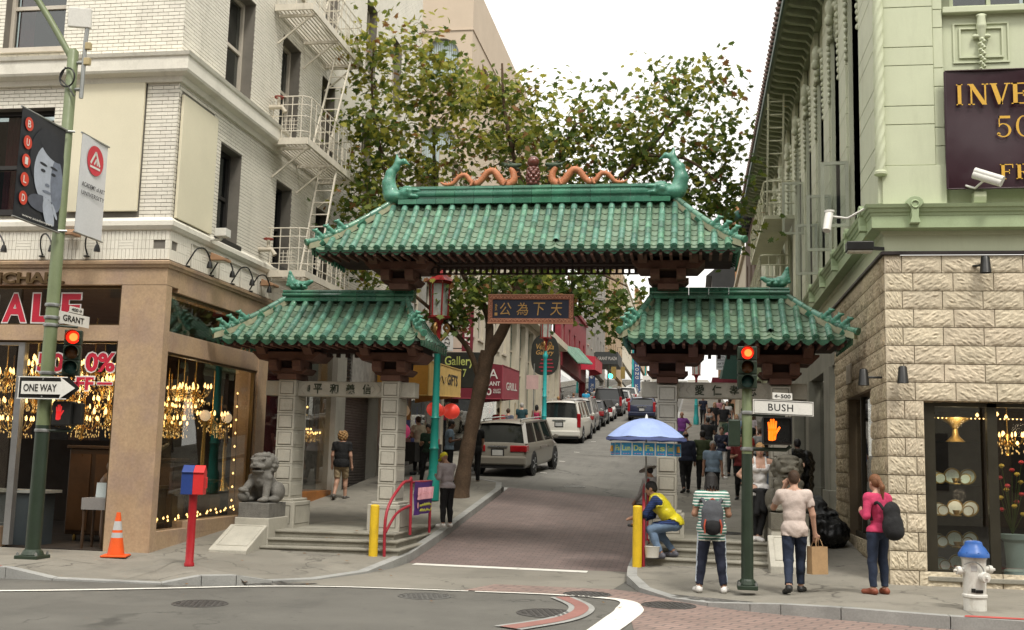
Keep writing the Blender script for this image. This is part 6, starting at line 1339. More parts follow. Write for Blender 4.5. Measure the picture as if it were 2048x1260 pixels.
text('www.academyart', (x+0.012, 15.12, 5.30), 0.8, 0.05, SGN, b1, right=(0, 1, 0), depth=0.002)
b2 = bann('white pole banner with a red disc emblem and university lettering', 15.95, 16.78, 5.30, 6.94, -9.80, BWH); x = -9.778
disc(b2, x, 16.37, 6.58, 0.25, 0.25, BRD, 'red_disc')
m = MB()
def st2(p, q, w):
 p, q = Vector(p), Vector(q); d = (q-p).normalized(); nn = Vector((-d.y, d.x))*w/2
 m.add([(x+0.006, 16.37+a.x, 6.57+a.y) for a in (p-nn, q-nn, q+nn, p+nn)], [(0, 1, 2, 3)])
st2((-0.15, -0.06), (-0.01, 0.15), 0.045); st2((-0.01, 0.16), (0.13, -0.06), 0.045); st2((-0.04, -0.06), (0.02, 0.04), 0.035); st2((0.02, 0.05), (0.06, -0.06), 0.03); st2((-0.16, -0.11), (0.15, -0.11), 0.035); m.build('emblem', SGN, b2, fix=False)
SG2 = mat('print_charcoal', (0.06, 0.06, 0.065), rough=0.5)
text('ACADEMY of ART', (x+0.004, 16.37, 6.12), 0.70, 0.075, SG2, b2, right=(0, 1, 0), depth=0.002, bold=0.006); text('UNIVERSITY', (x+0.004, 16.37, 5.98), 0.70, 0.07, SG2, b2, right=(0, 1, 0), depth=0.002, bold=0.006, space=1.1)
m = MB(); m.tube([(-10.04, 15.78, 6.92), (-9.9, 15.9, 6.94)], 0.02, 6); m.tube([(-10.04, 15.78, 5.28), (-9.9, 15.9, 5.3)], 0.02, 6); m.build('rod', STEEL, b2)
# ------------------------------------------------------------------ small street furniture
BLU = mat('box_blue', (0.022, 0.05, 0.20), rough=0.4, var=0.06); RDP = mat('box_red', (0.60, 0.03, 0.03), rough=0.4, var=0.08)
t = thing('call_box', 'blue and red emergency call box on a red post at the kerb', 'call box', (-7.44, 15.85, 0.15), 0.25)
m = MB(); m.lathe([(0.075, 0), (0.075, 0.04), (0.062, 0.06), (0.062, 1.03), (0.075, 1.06), (0.075, 1.08)], 16); m.build('post', mat('post_red', (0.36, 0.012, 0.018), rough=0.45, var=0.15), t, world=False, smooth=40)
def boxhalf(x0, x1, mt, nm):
 m = MB(); m.prism([(-0.13, 1.06), (0.13, 1.06), (0.13, 1.40), (0.0, 1.50), (-0.13, 1.40)], x0, x1, 'yz'); m.box(x0-0.004, -0.15, 1.385, x1+0.004, -0.12, 1.40); m.build(nm, mt, t, world=False, bevel=0.008)
boxhalf(-0.17, 0.0, BLU, 'blue_half'); boxhalf(0.001, 0.16, RDP, 'red_half')
m = MB(); m.tube([(0.165, -0.05, 1.16), (0.195, -0.05, 1.16), (0.195, -0.05, 1.32), (0.165, -0.05, 1.32)], 0.010, 6); m.build('handle', RDP, t, world=False)
lf = MB()
for z, w in ((1.36, 0.1), (1.32, 0.12), (1.26, 0.04), (1.21, 0.09), (1.16, 0.06), (1.12, 0.10)): lf.box(-0.175, -0.06-w/2+0.06, z-0.008, -0.172, -0.06+w/2+0.06, z+0.012)
lf.build('printed_lines', SGN, t, world=False)
CONE = mat('cone_orange', (0.75, 0.10, 0.012), rough=0.5, var=0.06); CSL = mat('cone_band', (0.45, 0.45, 0.44), rough=0.4)
t = thing('traffic_cone', 'orange traffic cone with grey bands beside the beige corner pillar', 'cone', (-9.14, 16.78, 0.15), 0.3)
m = MB(); m.box(-0.2, -0.2, 0, 0.2, 0.2, 0.03); m.build('base', CONE, t, world=False, bevel=0.01)
def cr(z): return 0.135-0.105*(z-0.03)/0.68
for nm, a, b, mt in (('body', 0.03, 0.30, CONE), ('band', 0.30, 0.38, CSL), ('body', 0.38, 0.42, CONE), ('band', 0.42, 0.56, CSL), ('tip', 0.56, 0.70, CONE)):
 m = MB(); m.lathe([(cr(a), a), (cr(b), b)], 20); m.build(nm, mt, t, world=False, smooth=50)
HWH = mat('hydrant_white', (0.66, 0.65, 0.60), rough=0.5, var=0.1, vs=5, dirt=(0.33, 0.27, 0.18), dirt_amt=0.7, dirt_scale=(5, 5, 2)); HBL = mat('hydrant_blue', (0.025, 0.105, 0.36), rough=0.4, var=0.2, vs=6)
t = thing('fire_hydrant', 'white fire hydrant with a blue bonnet by the display window', 'hydrant', (3.46, 14.72, 0.15), 0.1)
m = MB(); m.lathe([(0.135, 0), (0.135, 0.15), (0.15, 0.165), (0.15, 0.19), (0.135, 0.205), (0.14, 0.55), (0.145, 0.62), (0.155, 0.63), (0.155, 0.65)], 28); m.build('barrel', HWH, t, world=False, smooth=40)
m = MB(); m.lathe([(0.185, 0.65), (0.185, 0.69), (0.17, 0.71), (0.14, 0.76), (0.11, 0.79), (0.10, 0.83), (0.07, 0.845), (0.03, 0.85), (0.004, 0.851)], 28); o = m.build('bonnet', HBL, t, world=False, smooth=40)
for k in range(8): a = 2*PI*k/8; b = MB(); b.lathe([(0.016, 0), (0.016, 0.02)], 6, (0.165*math.cos(a), 0.165*math.sin(a), 0.69)); b.build('bolt', HBL, o, world=False)
for (dx, dy, r, z) in ((-1, -0.15, 0.048, 0.48), (0.35, -1, 0.058, 0.42), (1, 0.1, 0.045, 0.5)):
 d = Vector((dx, dy, 0)).normalized(); m = MB(); m.tube([d*0.11+Vector((0, 0, z)), d*0.18+Vector((0, 0, z))], r*0.85, 12); m.tube([d*0.18+Vector((0, 0, z)), d*0.225+Vector((0, 0, z))], [r*1.15, r*1.05], 12); m.tube([d*0.225+Vector((0, 0, z)), d*0.262+Vector((0, 0, z))], r*0.4, 5); m.build('outlet', HWH, t, world=False, smooth=40)
m = MB(); m.tube(smoothpath([(-0.15, -0.09, 0.56), (-0.05, -0.165, 0.60), (0.05, -0.17, 0.52), (0.06, -0.2, 0.36)], 5), 0.008, 5); m.build('chain', STEEL, t, world=False)
for k, (a, z, w, h) in enumerate(((-2.0, 0.25, 0.05, 0.05), (-1.5, 0.24, 0.09, 0.04), (-1.9, 0.52, 0.07, 0.07))):
 m = MB(); m.cbox((0.1405*math.cos(a), 0.1405*math.sin(a), z), (0.003, w, h), rot=(0, 0, a)); m.build('sticker', SBK if k < 2 else CSL, t, world=False)
YLW = mat('bollard_yellow', (0.68, 0.45, 0.02), rough=0.5, var=0.1, vs=5, dirt=(0.22, 0.14, 0.02), dirt_amt=0.6, dirt_scale=(5, 5, 1.2))
for lab, x, y in (('yellow steel bollard at the foot of the left gate steps', -5.43, 18.72), ('yellow steel bollard at the foot of the umbrella pole', -0.90, 18.70)):
 t = thing('bollard', lab, 'bollard', (x, y, 0.12)); h = 0.90 if x < -3 else 1.03
 m = MB(); m.lathe([(0.078, 0), (0.078, h-0.02)], 20); m.build('post', YLW, t, world=False, smooth=40); m = MB(); m.lathe([(0.078, h-0.02), (0.07, h), (0.03, h+0.008), (0.002, h+0.01)], 20); m.build('cap', YLW, t, world=False, smooth=60)
RRL = mat('rail_red', (0.30, 0.022, 0.035), rough=0.4, var=0.15)
for lab, x, dz in (('red tubular handrail beside the left gate steps', -5.12, 0.0), ('red tubular handrail behind the yellow bollard under the umbrella', -0.80, 0.08)):
 t = thing('handrail', lab, 'handrail', (x, 18.85, 0.2)); s = 1 if x < -3 else -1
 P = smoothpath([(x-0.12*(s > 0), 18.75, 0.14), (x-0.12*(s > 0), 18.8, 0.90+dz), (x-0.02, 19.35, 1.36+dz), (x+0.02, 19.75, 1.42+dz), (x+0.03, 19.85, 1.40+dz), (x+0.03, 19.9, 0.45)], 5); m = MB(); m.tube(P, 0.028, 8); m.build('top_rail', RRL, t, smooth=60)
 m = MB(); m.tube(smoothpath([(x-0.12*(s > 0), 18.77, 0.55+dz), (x-0.05, 19.2, 0.86+dz), (x+0.02, 19.85, 0.98+dz)], 5), 0.024, 8); m.build('middle_rail', RRL, t, smooth=60)
 if s > 0: m = MB(); m.tube([(x+0.03, 21.4, 1.40), (x+0.03, 21.4, 0.4)], 0.028, 8); m.tube([(x+0.03, 19.9, 1.40), (x+0.03, 21.4, 1.40)], 0.026, 8); m.build('post', RRL, t, smooth=60)
PUR = mat('banner_purple', (0.075, 0.025, 0.17), rough=0.6, var=0.12, vs=4); t = thing('cloth_banner', 'purple cloth banner with pink and yellow writing tied to the red handrail', 'banner', (-5.05, 20.65, 0.8)); m = MB(); n = 16
for i in range(n+1):
 for w in range(6): u = i/n; v = w/5; m.v.append((-5.045+0.03*math.sin(u*11)*(1-v)+0.012*math.sin(v*8+u*5), 19.92+1.45*u, 0.80+0.62*v-0.03*math.sin(u*PI)*v))
for i in range(n):
 for w in range(5): a = i*6+w; m.f.append((a, a+6, a+7, a+1)); m.m.append(0)
m.build('cloth', PUR, t, smooth=180, fix=False); PNK = mat('banner_pink', (0.60, 0.30, 0.33), rough=0.6); YLT = mat('banner_lime', (0.45, 0.45, 0.05), rough=0.6)
wr = MB(); rn = random.Random(3)
for i in range(15):
 y = 20.05+0.08*i; a = rn.uniform(-0.5, 0.5); wr.beam((-5.0, y-0.05*a, 1.08), (-5.0, y+0.06+0.05*a, 1.30), 0.028, 0.006); wr.beam((-5.0, y-0.02, 1.12+0.1*rn.random()), (-5.0, y+0.07, 1.12+0.12*rn.random()), 0.006, 0.026)
wr.build('pink_writing', PNK, t); wr = MB()
for r, z in enumerate((0.98, 0.88)):
 for i in range(11): y = 20.2+0.085*i+0.02*r; wr.beam((-5.0, y, z-0.02), (-5.0, y+0.05, z+0.025*rn.uniform(-1, 1)), 0.006, 0.03)
wr.build('yellow_writing', YLT, t); disc(t, -4.998, 20.05, 0.98, 0.06, 0.06, PNK, 'pink_flower')
UBL = mat('umbrella_blue', (0.30, 0.39, 0.66), rough=0.7, var=0.1, vs=4); UDK = mat('umbrella_edge', (0.10, 0.13, 0.30), rough=0.7); t = thing('parasol', 'pale blue parasol with hanging word cards beside the right gate pillar', 'umbrella', (-0.78, 19.02, 0.3))
cx, cy = -0.78, 19.02; m = MB(); n = 8; rings = 6
for r in range(rings+1):
 q = r/rings
 for k in range(n*4):
  a = 2*PI*k/(n*4); sc = math.cos(PI/n)/math.cos(((a+PI/n) % (2*PI/n))-PI/n) if q > 0 else 1; rad = 0.68*q*(0.5+0.5*sc*1.04); m.v.append((cx+rad*math.cos(a), cy+rad*math.sin(a), 2.62-0.33*q**1.9-0.012*q*math.cos(4*a*2)))
for r in range(rings):
 for k in range(n*4): a = r*n*4+k; b = r*n*4+(k+1) % (n*4); m.f.append((a, b, b+n*4, a+n*4)); m.m.append(0)
m.build('canopy', UBL, t, smooth=50)
m = MB(); N4 = n*4; base = []
for k in range(N4):
 a = 2*PI*k/N4; rad = 0.685*(0.5+0.5*1.0); base.append((cx+rad*math.cos(a), cy+rad*math.sin(a), 2.285+0.0*k))
for k in range(N4):
 a, b = base[k], base[(k+1) % N4]; dz = 0.045; m.quad(a, b, (b[0], b[1], b[2]-dz-0.012*((k+1) % 4 == 2)), (a[0], a[1], a[2]-dz-0.012*(k % 4 == 2)))
m.build('valance', UDK, t, fix=False)
m = MB(); m.tube([(cx, cy, 0.3), (cx, cy, 2.66)], 0.016, 8); m.build('pole', STEEL, t, smooth=60); m = MB(); m.lathe([(0.03, 2.61), (0.02, 2.66), (0.004, 2.69)], 10, (cx, cy, 0)); m.build('tip', SGN, t, smooth=60)
m = MB()
for k in range(8): a = 2*PI*k/8; m.tube([(cx, cy, 2.45), (cx+0.66*math.cos(a), cy+0.66*math.sin(a), 2.27)], 0.006, 5)
m.build('ribs', STEEL, t)
CYN = mat('card_cyan', (0.03, 0.27, 0.52), rough=0.5, var=0.04); LIM = mat('card_lime', (0.60, 0.68, 0.20), rough=0.5); LOT = mat('card_pink', (0.62, 0.25, 0.38), rough=0.5); ORA = mat('card_orange', (0.60, 0.28, 0.04), rough=0.5)
words = ['', 'Fa', 'Lun', 'Da', 'Fa', 'is', 'Good', '']; edges = [(-1.39, 0.5), (-1.30, 0.28), (-1.19, 0.08), (-0.995, -0.05), (-0.80, -0.1), (-0.61, -0.07), (-0.43, 0.02), (-0.31, 0.2), (-0.19, 0.42)]
for i, wd in enumerate(words):
 (xa, da), (xb, db) = edges[i], edges[i+1]; ya, yb = cy-0.42+da, cy-0.42+db; R = Vector((xb-xa, yb-ya, 0)); w = R.length-0.008; c = Vector(((xa+xb)/2, (ya+yb)/2, 2.085))
 o, N = plate(t, 'word_card', c, R, w, 0.225, SGN, 0.004); o2, N = plate(o, 'card_face', c+N*0.002, R, w-0.014, 0.205, CYN, 0.001)
 if wd: text(wd, c+N*0.004+Vector((0, 0, 0.02)), w*0.74, 0.095, LIM, o, right=R, bold=0.02, depth=0.002)
 for k in (-1, 0, 1):
  q = MB(); cc = c+N*0.005+R.normalized()*(k*w*0.22)+Vector((0, 0, -0.075)); q.tube([cc-R.normalized()*0.012, cc+R.normalized()*0.012], 0.008, 6); q.build('lotus_print', LOT, o)
 if not wd: q = MB(); q.tube([c+N*0.004-Vector((0, 0, 0.04)), c+N*0.004+Vector((0, 0, 0.06))], [0.045, 0.03], 8); q.build('picture_print', ORA, o)
PL = mat('white_bucket', (0.6, 0.58, 0.52), rough=0.5, var=0.08); m = MB(); m.lathe([(0.11, 0), (0.13, 0.17), (0.135, 0.18)], 16, (cx+0.12, cy-0.25, 0.31)); m.lathe([(0.05, 0), (0.05, 0.25)], 12, (cx, cy, 0.31)); m.build('weight_bucket', PL, t, smooth=40)
BPL = mat('black_plastic', (0.012, 0.012, 0.013), rough=0.3, var=0.3, vs=6, bump=0.8, bs=12); GPL = mat('grey_plastic_sheet', (0.075, 0.078, 0.082), rough=0.35, var=0.35, vs=5, bump=0.8, bs=10)
t = thing('covered_cart', 'low cart bundled under black plastic sheets against the rough stone pier', 'cart', (2.25, 21.1, 0.45))
pr = [E((0, 0, 0.35), (0.42, 0.5, 0.40)), E((0.2, -0.1, 0.25), (0.36, 0.45, 0.30)), C((-0.2, 0.1, 0.5), (0.0, 0.3, 0.6), 0.22), E((-0.1, 0.2, 0.1), (0.45, 0.5, 0.2))]; V, Q, T_, U_ = sdf_mesh(pr, 0.025, 0.06); V = V+0.015*np.sin(V[:, [1, 2, 0]]*25)+0.01*np.sin(V[:, [2, 0, 1]]*47); link('cover', np_mesh('cover', V, Q, BPL), t)
pr = [E((-0.12, -0.05, 0.72), (0.30, 0.35, 0.20)), E((0.0, 0.0, 0.58), (0.40, 0.42, 0.08))]; V, Q, T_, U_ = sdf_mesh(pr, 0.022, 0.05); V = V+0.013*np.sin(V[:, [1, 2, 0]]*28)+0.01*np.sin(V[:, [2, 0, 1]]*51); link('top_sheet', np_mesh('top_sheet', V, Q, GPL), t)
t = thing('rubbish_bag', 'shiny black plastic bags heaped high behind the dark lion', 'bag', (1.95, 22.0, 0.6)); pr = [E((0, 0, 0.3), (0.3, 0.3, 0.4)), E((0.05, 0.1, 0.95), (0.30, 0.3, 0.45)), E((-0.1, 0, 1.35), (0.26, 0.25, 0.28)), E((0.15, 0.05, 1.3), (0.22, 0.2, 0.3))]; V, Q, T_, U_ = sdf_mesh(pr, 0.025, 0.06); V = V+0.015*np.sin(V[:, [1, 2, 0]]*27)+0.012*np.sin(V[:, [2, 0, 1]]*43); link('bag_skin', np_mesh('bag_skin', V, Q, BPL), t)
for lab, pts in (('dark stained gutter inlet at the kerb below the left steps', [(-6.45, 15.0), (-5.85, 15.38), (-5.35, 15.62), (-5.9, 15.30), (-6.35, 14.92)]), ('dark stained utility lid in the pavement under the striped-shirt person', [(-0.3, 15.85), (0.15, 16.1), (0.75, 14.95), (0.5, 14.92)])):
 cxm = sum(p[0] for p in pts)/len(pts); cym = sum(p[1] for p in pts)/len(pts); z = 0.03 if cxm < -3 else 0.13
 t = thing('gutter_inlet', lab, 'gutter', (cxm, cym, z)); m = MB(); n = 10; h = len(pts)//2; A = [Vector((*pts[0], 0)).lerp(Vector((*pts[h], 0)), i/n) for i in range(n+1)]
 for i in range(n):
  q = []
  for k, w in ((i, -1), (i+1, -1), (i+1, 1), (i, 1)): d = (A[-1]-A[0]).normalized(); sd = Vector((-d.y, d.x, 0))*0.17*math.sin(PI*(0.12+0.76*k/n))*w; v = A[k]+sd; q.append((v.x, v.y, gz(v.x, v.y)+0.006))
  m.quad(*q)
 m.build('lid', mat('wet_iron', (0.05, 0.048, 0.044), rough=0.5, var=0.5, vs=8, col2=(0.16, 0.15, 0.135), c2s=9), t)
# ------------------------------------------------------------------ the plane tree behind the gate
BARK = mat('plane_bark', (0.095, 0.06, 0.036), rough=0.9, var=0.3, vs=4, fine=0.25, fs=30, bump=0.8, bs=25, dirt=(0.05, 0.034, 0.022), dirt_amt=0.7, dirt_scale=(4, 4, 1.2))
def leafmat(name, c, c2):
 m = bpy.data.materials.new(name); m.use_nodes = True; nt = m.node_tree; L = nt.links.new
 for x in list(nt.nodes): nt.nodes.remove(x)
 o = _nd(nt, 'ShaderNodeOutputMaterial'); g = _nd(nt, 'ShaderNodeNewGeometry'); wn = _nd(nt, 'ShaderNodeTexNoise'); wn.inputs['Scale'].default_value = 9.0; wn.inputs['Detail'].default_value = 2; L(g.outputs['Position'], wn.inputs['Vector'])
 mr = _nd(nt, 'ShaderNodeMapRange'); mr.inputs[1].default_value = 0.35; mr.inputs[2].default_value = 0.65; L(wn.outputs['Fac'], mr.inputs[0])
 mx = _nd(nt, 'ShaderNodeMix', data_type='RGBA'); mx.inputs[6].default_value = (*c, 1); mx.inputs[7].default_value = (*c2, 1); L(mr.outputs[0], mx.inputs[0])
 p = _nd(nt, 'ShaderNodeBsdfPrincipled'); p.inputs['Roughness'].default_value = 0.55; p.inputs['Specular IOR Level'].default_value = 0.25; L(mx.outputs[2], p.inputs['Base Color'])
 t = _nd(nt, 'ShaderNodeBsdfTranslucent'); L(mx.outputs[2], t.inputs[0]); ms = _nd(nt, 'ShaderNodeMixShader'); ms.inputs[0].default_value = 0.5; L(p.outputs[0], ms.inputs[1]); L(t.outputs[0], ms.inputs[2]); L(ms.outputs[0], o.inputs[0]); return m
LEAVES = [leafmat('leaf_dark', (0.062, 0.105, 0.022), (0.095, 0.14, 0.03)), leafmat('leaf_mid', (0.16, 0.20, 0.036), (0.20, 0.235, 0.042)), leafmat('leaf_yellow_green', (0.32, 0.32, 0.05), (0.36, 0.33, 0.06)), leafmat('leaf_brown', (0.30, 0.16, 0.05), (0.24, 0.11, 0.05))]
def leaf_shape():
 P = [(0, 0), (0.10, 0.10), (0.46, 0.02), (0.36, 0.24), (0.62, 0.40), (0.34, 0.48), (0.30, 0.70), (0.14, 0.62), (0.0, 1.0)]
 return np.array(P+[(-x, y) for x, y in P[-2:0:-1]], float)
LSH = leaf_shape()
def leaf_cloud(name, pos, up_bias, size, mi, parent, rng):
 n = len(pos); k = len(LSH)
 a = rng.uniform(0, 2*PI, n); nrm = rng.normal(0, 1, (n, 3)); nrm[:, 2] = np.abs(nrm[:, 2])+up_bias; nrm[:, 1] -= 0.35; nrm /= np.linalg.norm(nrm, axis=1, keepdims=True)
 d = np.stack([np.cos(a), np.sin(a), -0.5-0.6*rng.random(n)], 1); d -= nrm*(d*nrm).sum(1, keepdims=True); d /= np.linalg.norm(d, axis=1, keepdims=True); s = np.cross(nrm, d)
 sz = (size*rng.uniform(0.65, 1.25, n))[:, None, None]; fold = 0.16*np.abs(LSH[:, 0])[None, :, None]
 V = pos[:, None, :]+sz*(LSH[None, :, 0:1]*s[:, None, :]+LSH[None, :, 1:2]*d[:, None, :]-fold*nrm[:, None, :]); V = V.reshape(-1, 3)
 me = bpy.data.meshes.new(name); me.vertices.add(len(V)); me.vertices.foreach_set('co', V.ravel()); me.loops.add(n*k); me.loops.foreach_set('vertex_index', np.arange(n*k)); me.polygons.add(n); me.polygons.foreach_set('loop_start', np.arange(n)*k)
 for m in LEAVES: me.materials.append(m)
 me.polygons.foreach_set('material_index', mi.astype(np.int32)); me.update(calc_edges=True); me.validate()
 return tag(link(name, me, parent, True), kind='stuff')
def plane_tree():
 rng = np.random.default_rng(11)
 t = thing('plane_tree', 'leaning plane tree with brown trunk and broad thin crown behind the gate', 'tree', (-5.65, 27, 0.85))
 trunk = [(-5.72, 27, 0.70), (-5.66, 27, 0.95), (-5.58, 27, 1.7), (-5.42, 27, 2.7), (-5.20, 27, 3.82), (-5.08, 27, 4.55)]
 R = [0.34, 0.225, 0.185, 0.18, 0.19, 0.185]
 m = MB(); P = smoothpath(trunk, 5); m.tube(P, [interp(list(enumerate(R)), i/5)*(1+0.05*math.sin(i*1.7)) for i in range(len(P))], 14); m.build('trunk', BARK, t, smooth=60)
 limbs = [([(-5.12, 27, 4.35), (-4.70, 26.9, 5.05), (-4.38, 26.7, 5.85), (-4.15, 26.5, 6.7), (-3.9, 26.3, 7.8), (-3.4, 26.2, 9.0), (-2.9, 26.4, 10.2)], 0.155), ([(-5.05, 27, 4.45), (-5.10, 27.2, 5.34), (-5.34, 27.3, 5.85), (-5.75, 27.4, 6.4), (-6.2, 27.3, 7.4), (-6.6, 27.2, 8.8), (-6.7, 27.1, 10.4)], 0.115),
   ([(-5.30, 27, 3.95), (-5.48, 26.9, 4.45), (-5.75, 26.8, 4.85), (-6.3, 26.6, 5.4), (-7.0, 26.2, 6.0), (-7.6, 25.8, 6.6)], 0.085), ([(-4.1, 26.5, 6.9), (-3.2, 26.2, 7.6), (-2.2, 26.0, 8.3), (-1.2, 25.9, 9.2), (-0.4, 26, 10.2)], 0.10),
   ([(-6.2, 27.2, 7.4), (-6.9, 26.2, 8.2), (-7.5, 25.2, 9.2), (-7.7, 24.8, 10.6), (-7.7, 24.8, 11.8)], 0.06), ([(-6.0, 27.3, 7.0), (-6.9, 27.0, 7.8), (-7.7, 26.6, 8.8), (-8.0, 26.3, 10)], 0.07), ([(-3.9, 26.3, 7.8), (-4.3, 26.0, 9.0), (-4.6, 25.8, 10.4), (-4.7, 25.8, 11.6)], 0.075), ([(-4.15, 26.5, 6.6), (-3.3, 25.9, 6.6), (-2.3, 25.4, 6.3), (-1.5, 25.2, 5.9)], 0.06), ([(-1.2, 25.9, 9.2), (-0.2, 25.5, 9.0), (0.6, 25.2, 8.3)], 0.05)]
 nodes = []
 for pts, r in limbs:
  P = smoothpath(pts, 4); m = MB(); m.tube(P, [r*(1-0.72*i/len(P)) for i in range(len(P))], 9); m.build('limb', BARK, t, smooth=60); nodes += [(p, r*(1-0.72*i/len(P))) for i, p in enumerate(P) if i > 3]
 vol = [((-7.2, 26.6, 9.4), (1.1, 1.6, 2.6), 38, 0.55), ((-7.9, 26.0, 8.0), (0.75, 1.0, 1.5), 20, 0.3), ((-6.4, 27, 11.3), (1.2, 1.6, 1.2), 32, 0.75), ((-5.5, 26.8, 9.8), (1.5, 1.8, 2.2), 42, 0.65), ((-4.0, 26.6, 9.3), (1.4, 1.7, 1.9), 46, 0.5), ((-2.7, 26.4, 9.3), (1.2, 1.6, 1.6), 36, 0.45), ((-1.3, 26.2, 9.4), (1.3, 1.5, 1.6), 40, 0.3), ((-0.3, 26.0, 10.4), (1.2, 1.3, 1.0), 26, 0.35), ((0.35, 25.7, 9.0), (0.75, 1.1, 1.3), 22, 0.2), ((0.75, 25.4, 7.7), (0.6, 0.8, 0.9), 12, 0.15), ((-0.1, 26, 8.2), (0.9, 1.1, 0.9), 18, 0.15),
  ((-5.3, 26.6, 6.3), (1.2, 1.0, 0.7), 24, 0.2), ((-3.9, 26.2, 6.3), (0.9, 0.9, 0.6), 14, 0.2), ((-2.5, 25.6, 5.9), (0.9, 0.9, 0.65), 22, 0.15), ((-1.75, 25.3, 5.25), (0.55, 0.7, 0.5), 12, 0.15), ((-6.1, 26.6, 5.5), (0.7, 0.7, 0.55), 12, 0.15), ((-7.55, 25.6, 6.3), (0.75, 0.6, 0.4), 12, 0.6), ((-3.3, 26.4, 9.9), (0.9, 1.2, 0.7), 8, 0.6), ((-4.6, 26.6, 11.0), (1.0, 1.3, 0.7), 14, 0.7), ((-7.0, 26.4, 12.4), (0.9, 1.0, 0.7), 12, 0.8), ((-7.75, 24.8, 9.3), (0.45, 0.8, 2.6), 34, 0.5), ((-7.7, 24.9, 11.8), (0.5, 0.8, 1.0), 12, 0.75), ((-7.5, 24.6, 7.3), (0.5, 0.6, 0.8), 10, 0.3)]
 C_ = []; W_ = []
 for c, r, n, li in vol:
  for _ in range(int(n*0.8)):
   v = rng.normal(0, 1, 3); v /= np.linalg.norm(v); q = np.array(c)+v*np.array(r)*rng.random()**0.45
   if q[0] > -8.6 or q[2] > 5.5: C_.append(q); W_.append(li)
 for q in ((0.2, 25.6, 11.1), (0.55, 25.5, 11.3), (-0.9, 26, 11.4), (-3.3, 26.3, 11.2), (-2.2, 26, 10.9), (0.9, 25.3, 9.9), (1.0, 25.2, 10.5)): C_.append(np.array(q)); W_.append(0.3)
 order = sorted(range(len(C_)), key=lambda i: np.linalg.norm(C_[i]-np.array((-4.8, 26.8, 6.5)))); tw = MB()
 for i in order:
  c = Vector(C_[i]); b = min(nodes, key=lambda q: (q[0]-c).length+0.6*max(0, q[0].z-c.z)); p, r = b
  if (p-c).length < 0.1: continue
  mid = (p+c)/2+Vector((rng.normal(0, 0.08), rng.normal(0, 0.08), 0.12)); r0 = min(r*0.55, 0.035); Q = smoothpath([p, mid, c], 3); tw.tube(Q, [max(0.005, r0*(1-0.8*k/len(Q))) for k in range(len(Q))], 5, caps=False); nodes += [(Q[3], r0*0.6), (c, r0*0.3)]
 tag(tw.build('twigs', BARK, t, smooth=60), kind='stuff')
 pos = []; mi = []
 for c, li in zip(C_, W_):
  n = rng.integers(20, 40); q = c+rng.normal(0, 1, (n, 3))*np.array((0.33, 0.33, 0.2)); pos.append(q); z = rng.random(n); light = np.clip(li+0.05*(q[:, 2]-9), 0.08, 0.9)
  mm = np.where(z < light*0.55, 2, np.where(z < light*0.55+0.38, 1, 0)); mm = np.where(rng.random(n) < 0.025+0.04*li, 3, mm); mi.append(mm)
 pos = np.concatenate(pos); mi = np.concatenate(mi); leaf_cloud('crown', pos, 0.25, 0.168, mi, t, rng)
 return t
plane_tree()
def fallen():
 rng = np.random.default_rng(5); spots = [(-6.6, 18.45, 0.158), (-5.95, 18.5, 0.158), (-6.35, 19.0, 0.392), (-6.3, 19.03, 0.395), (-6.25, 19.0, 0.40), (-5.9, 19.3, 0.51), (-4.6, 16.9, 0.012), (-5.0, 17.6, 0.02), (-3.3, 14.2, 0.008), (-0.9, 14.3, 0.02), (-6.9, 14.7, 0.012), (-6.2, 15.0, 0.04), (-5.4, 15.3, 0.012), (-1.15, 14.8, 0.012), (-5.6, 17.8, 0.12), (-7.0, 16.8, 0.155)]
 for x, y, z in spots:
  s = rng.uniform(0.05, 0.09); a = rng.uniform(0, 6.28); m = MB(); P = [(x+s*(p[0]*math.cos(a)-p[1]*math.sin(a)), y+s*(p[0]*math.sin(a)+p[1]*math.cos(a)), z+0.012+0.02*abs(p[0])) for p in LSH]; m.add(P, [tuple(range(len(P)))])
  m.build('fallen_leaf', LEAVES[3], None, fix=False); o = bpy.context.scene.objects[-1] if False else None
  for ob in (COL.objects[-1],): tag(ob, 'dry brown leaf fallen on the ground near the gate', 'leaf', 'fallen leaves near the gate')
fallen()
# ------------------------------------------------------------------ buildings across the main street, behind the viewer
def opposite():
 cols = [((0.30, 0.24, 0.19), 16), ((0.24, 0.13, 0.09), 13), ((0.36, 0.34, 0.29), 19), ((0.20, 0.16, 0.13), 15), ((0.33, 0.29, 0.22), 12)]; x = -46
 labs = ['tan plastered office block across the main street', 'dark red brick block across the main street', 'tall pale stone block across the main street', 'brown block across the main street', 'cream low block across the main street']
 for (c, h), lb in zip(cols, labs):
  t = thing('office_block', lb, 'building', (x+9, -7, 0)); mt = mat('opposite_%d' % int(h), c, rough=0.8, var=0.12); m = MB(); m.box(x, -22, 0, x+18.6, -6, h); m.build('wall', mt, t)
  for k in range(int(h/3.4)):
   for j in range(6):
    w = MB(); w.box(x+0.9+3*j, -6.02, 1.2+3.4*k, x+2.5+3*j, -5.96, 3.2+3.4*k); w.build('window', mat('opposite_window', (0.03, 0.035, 0.04), rough=0.15), t)
  x += 18.7
opposite()
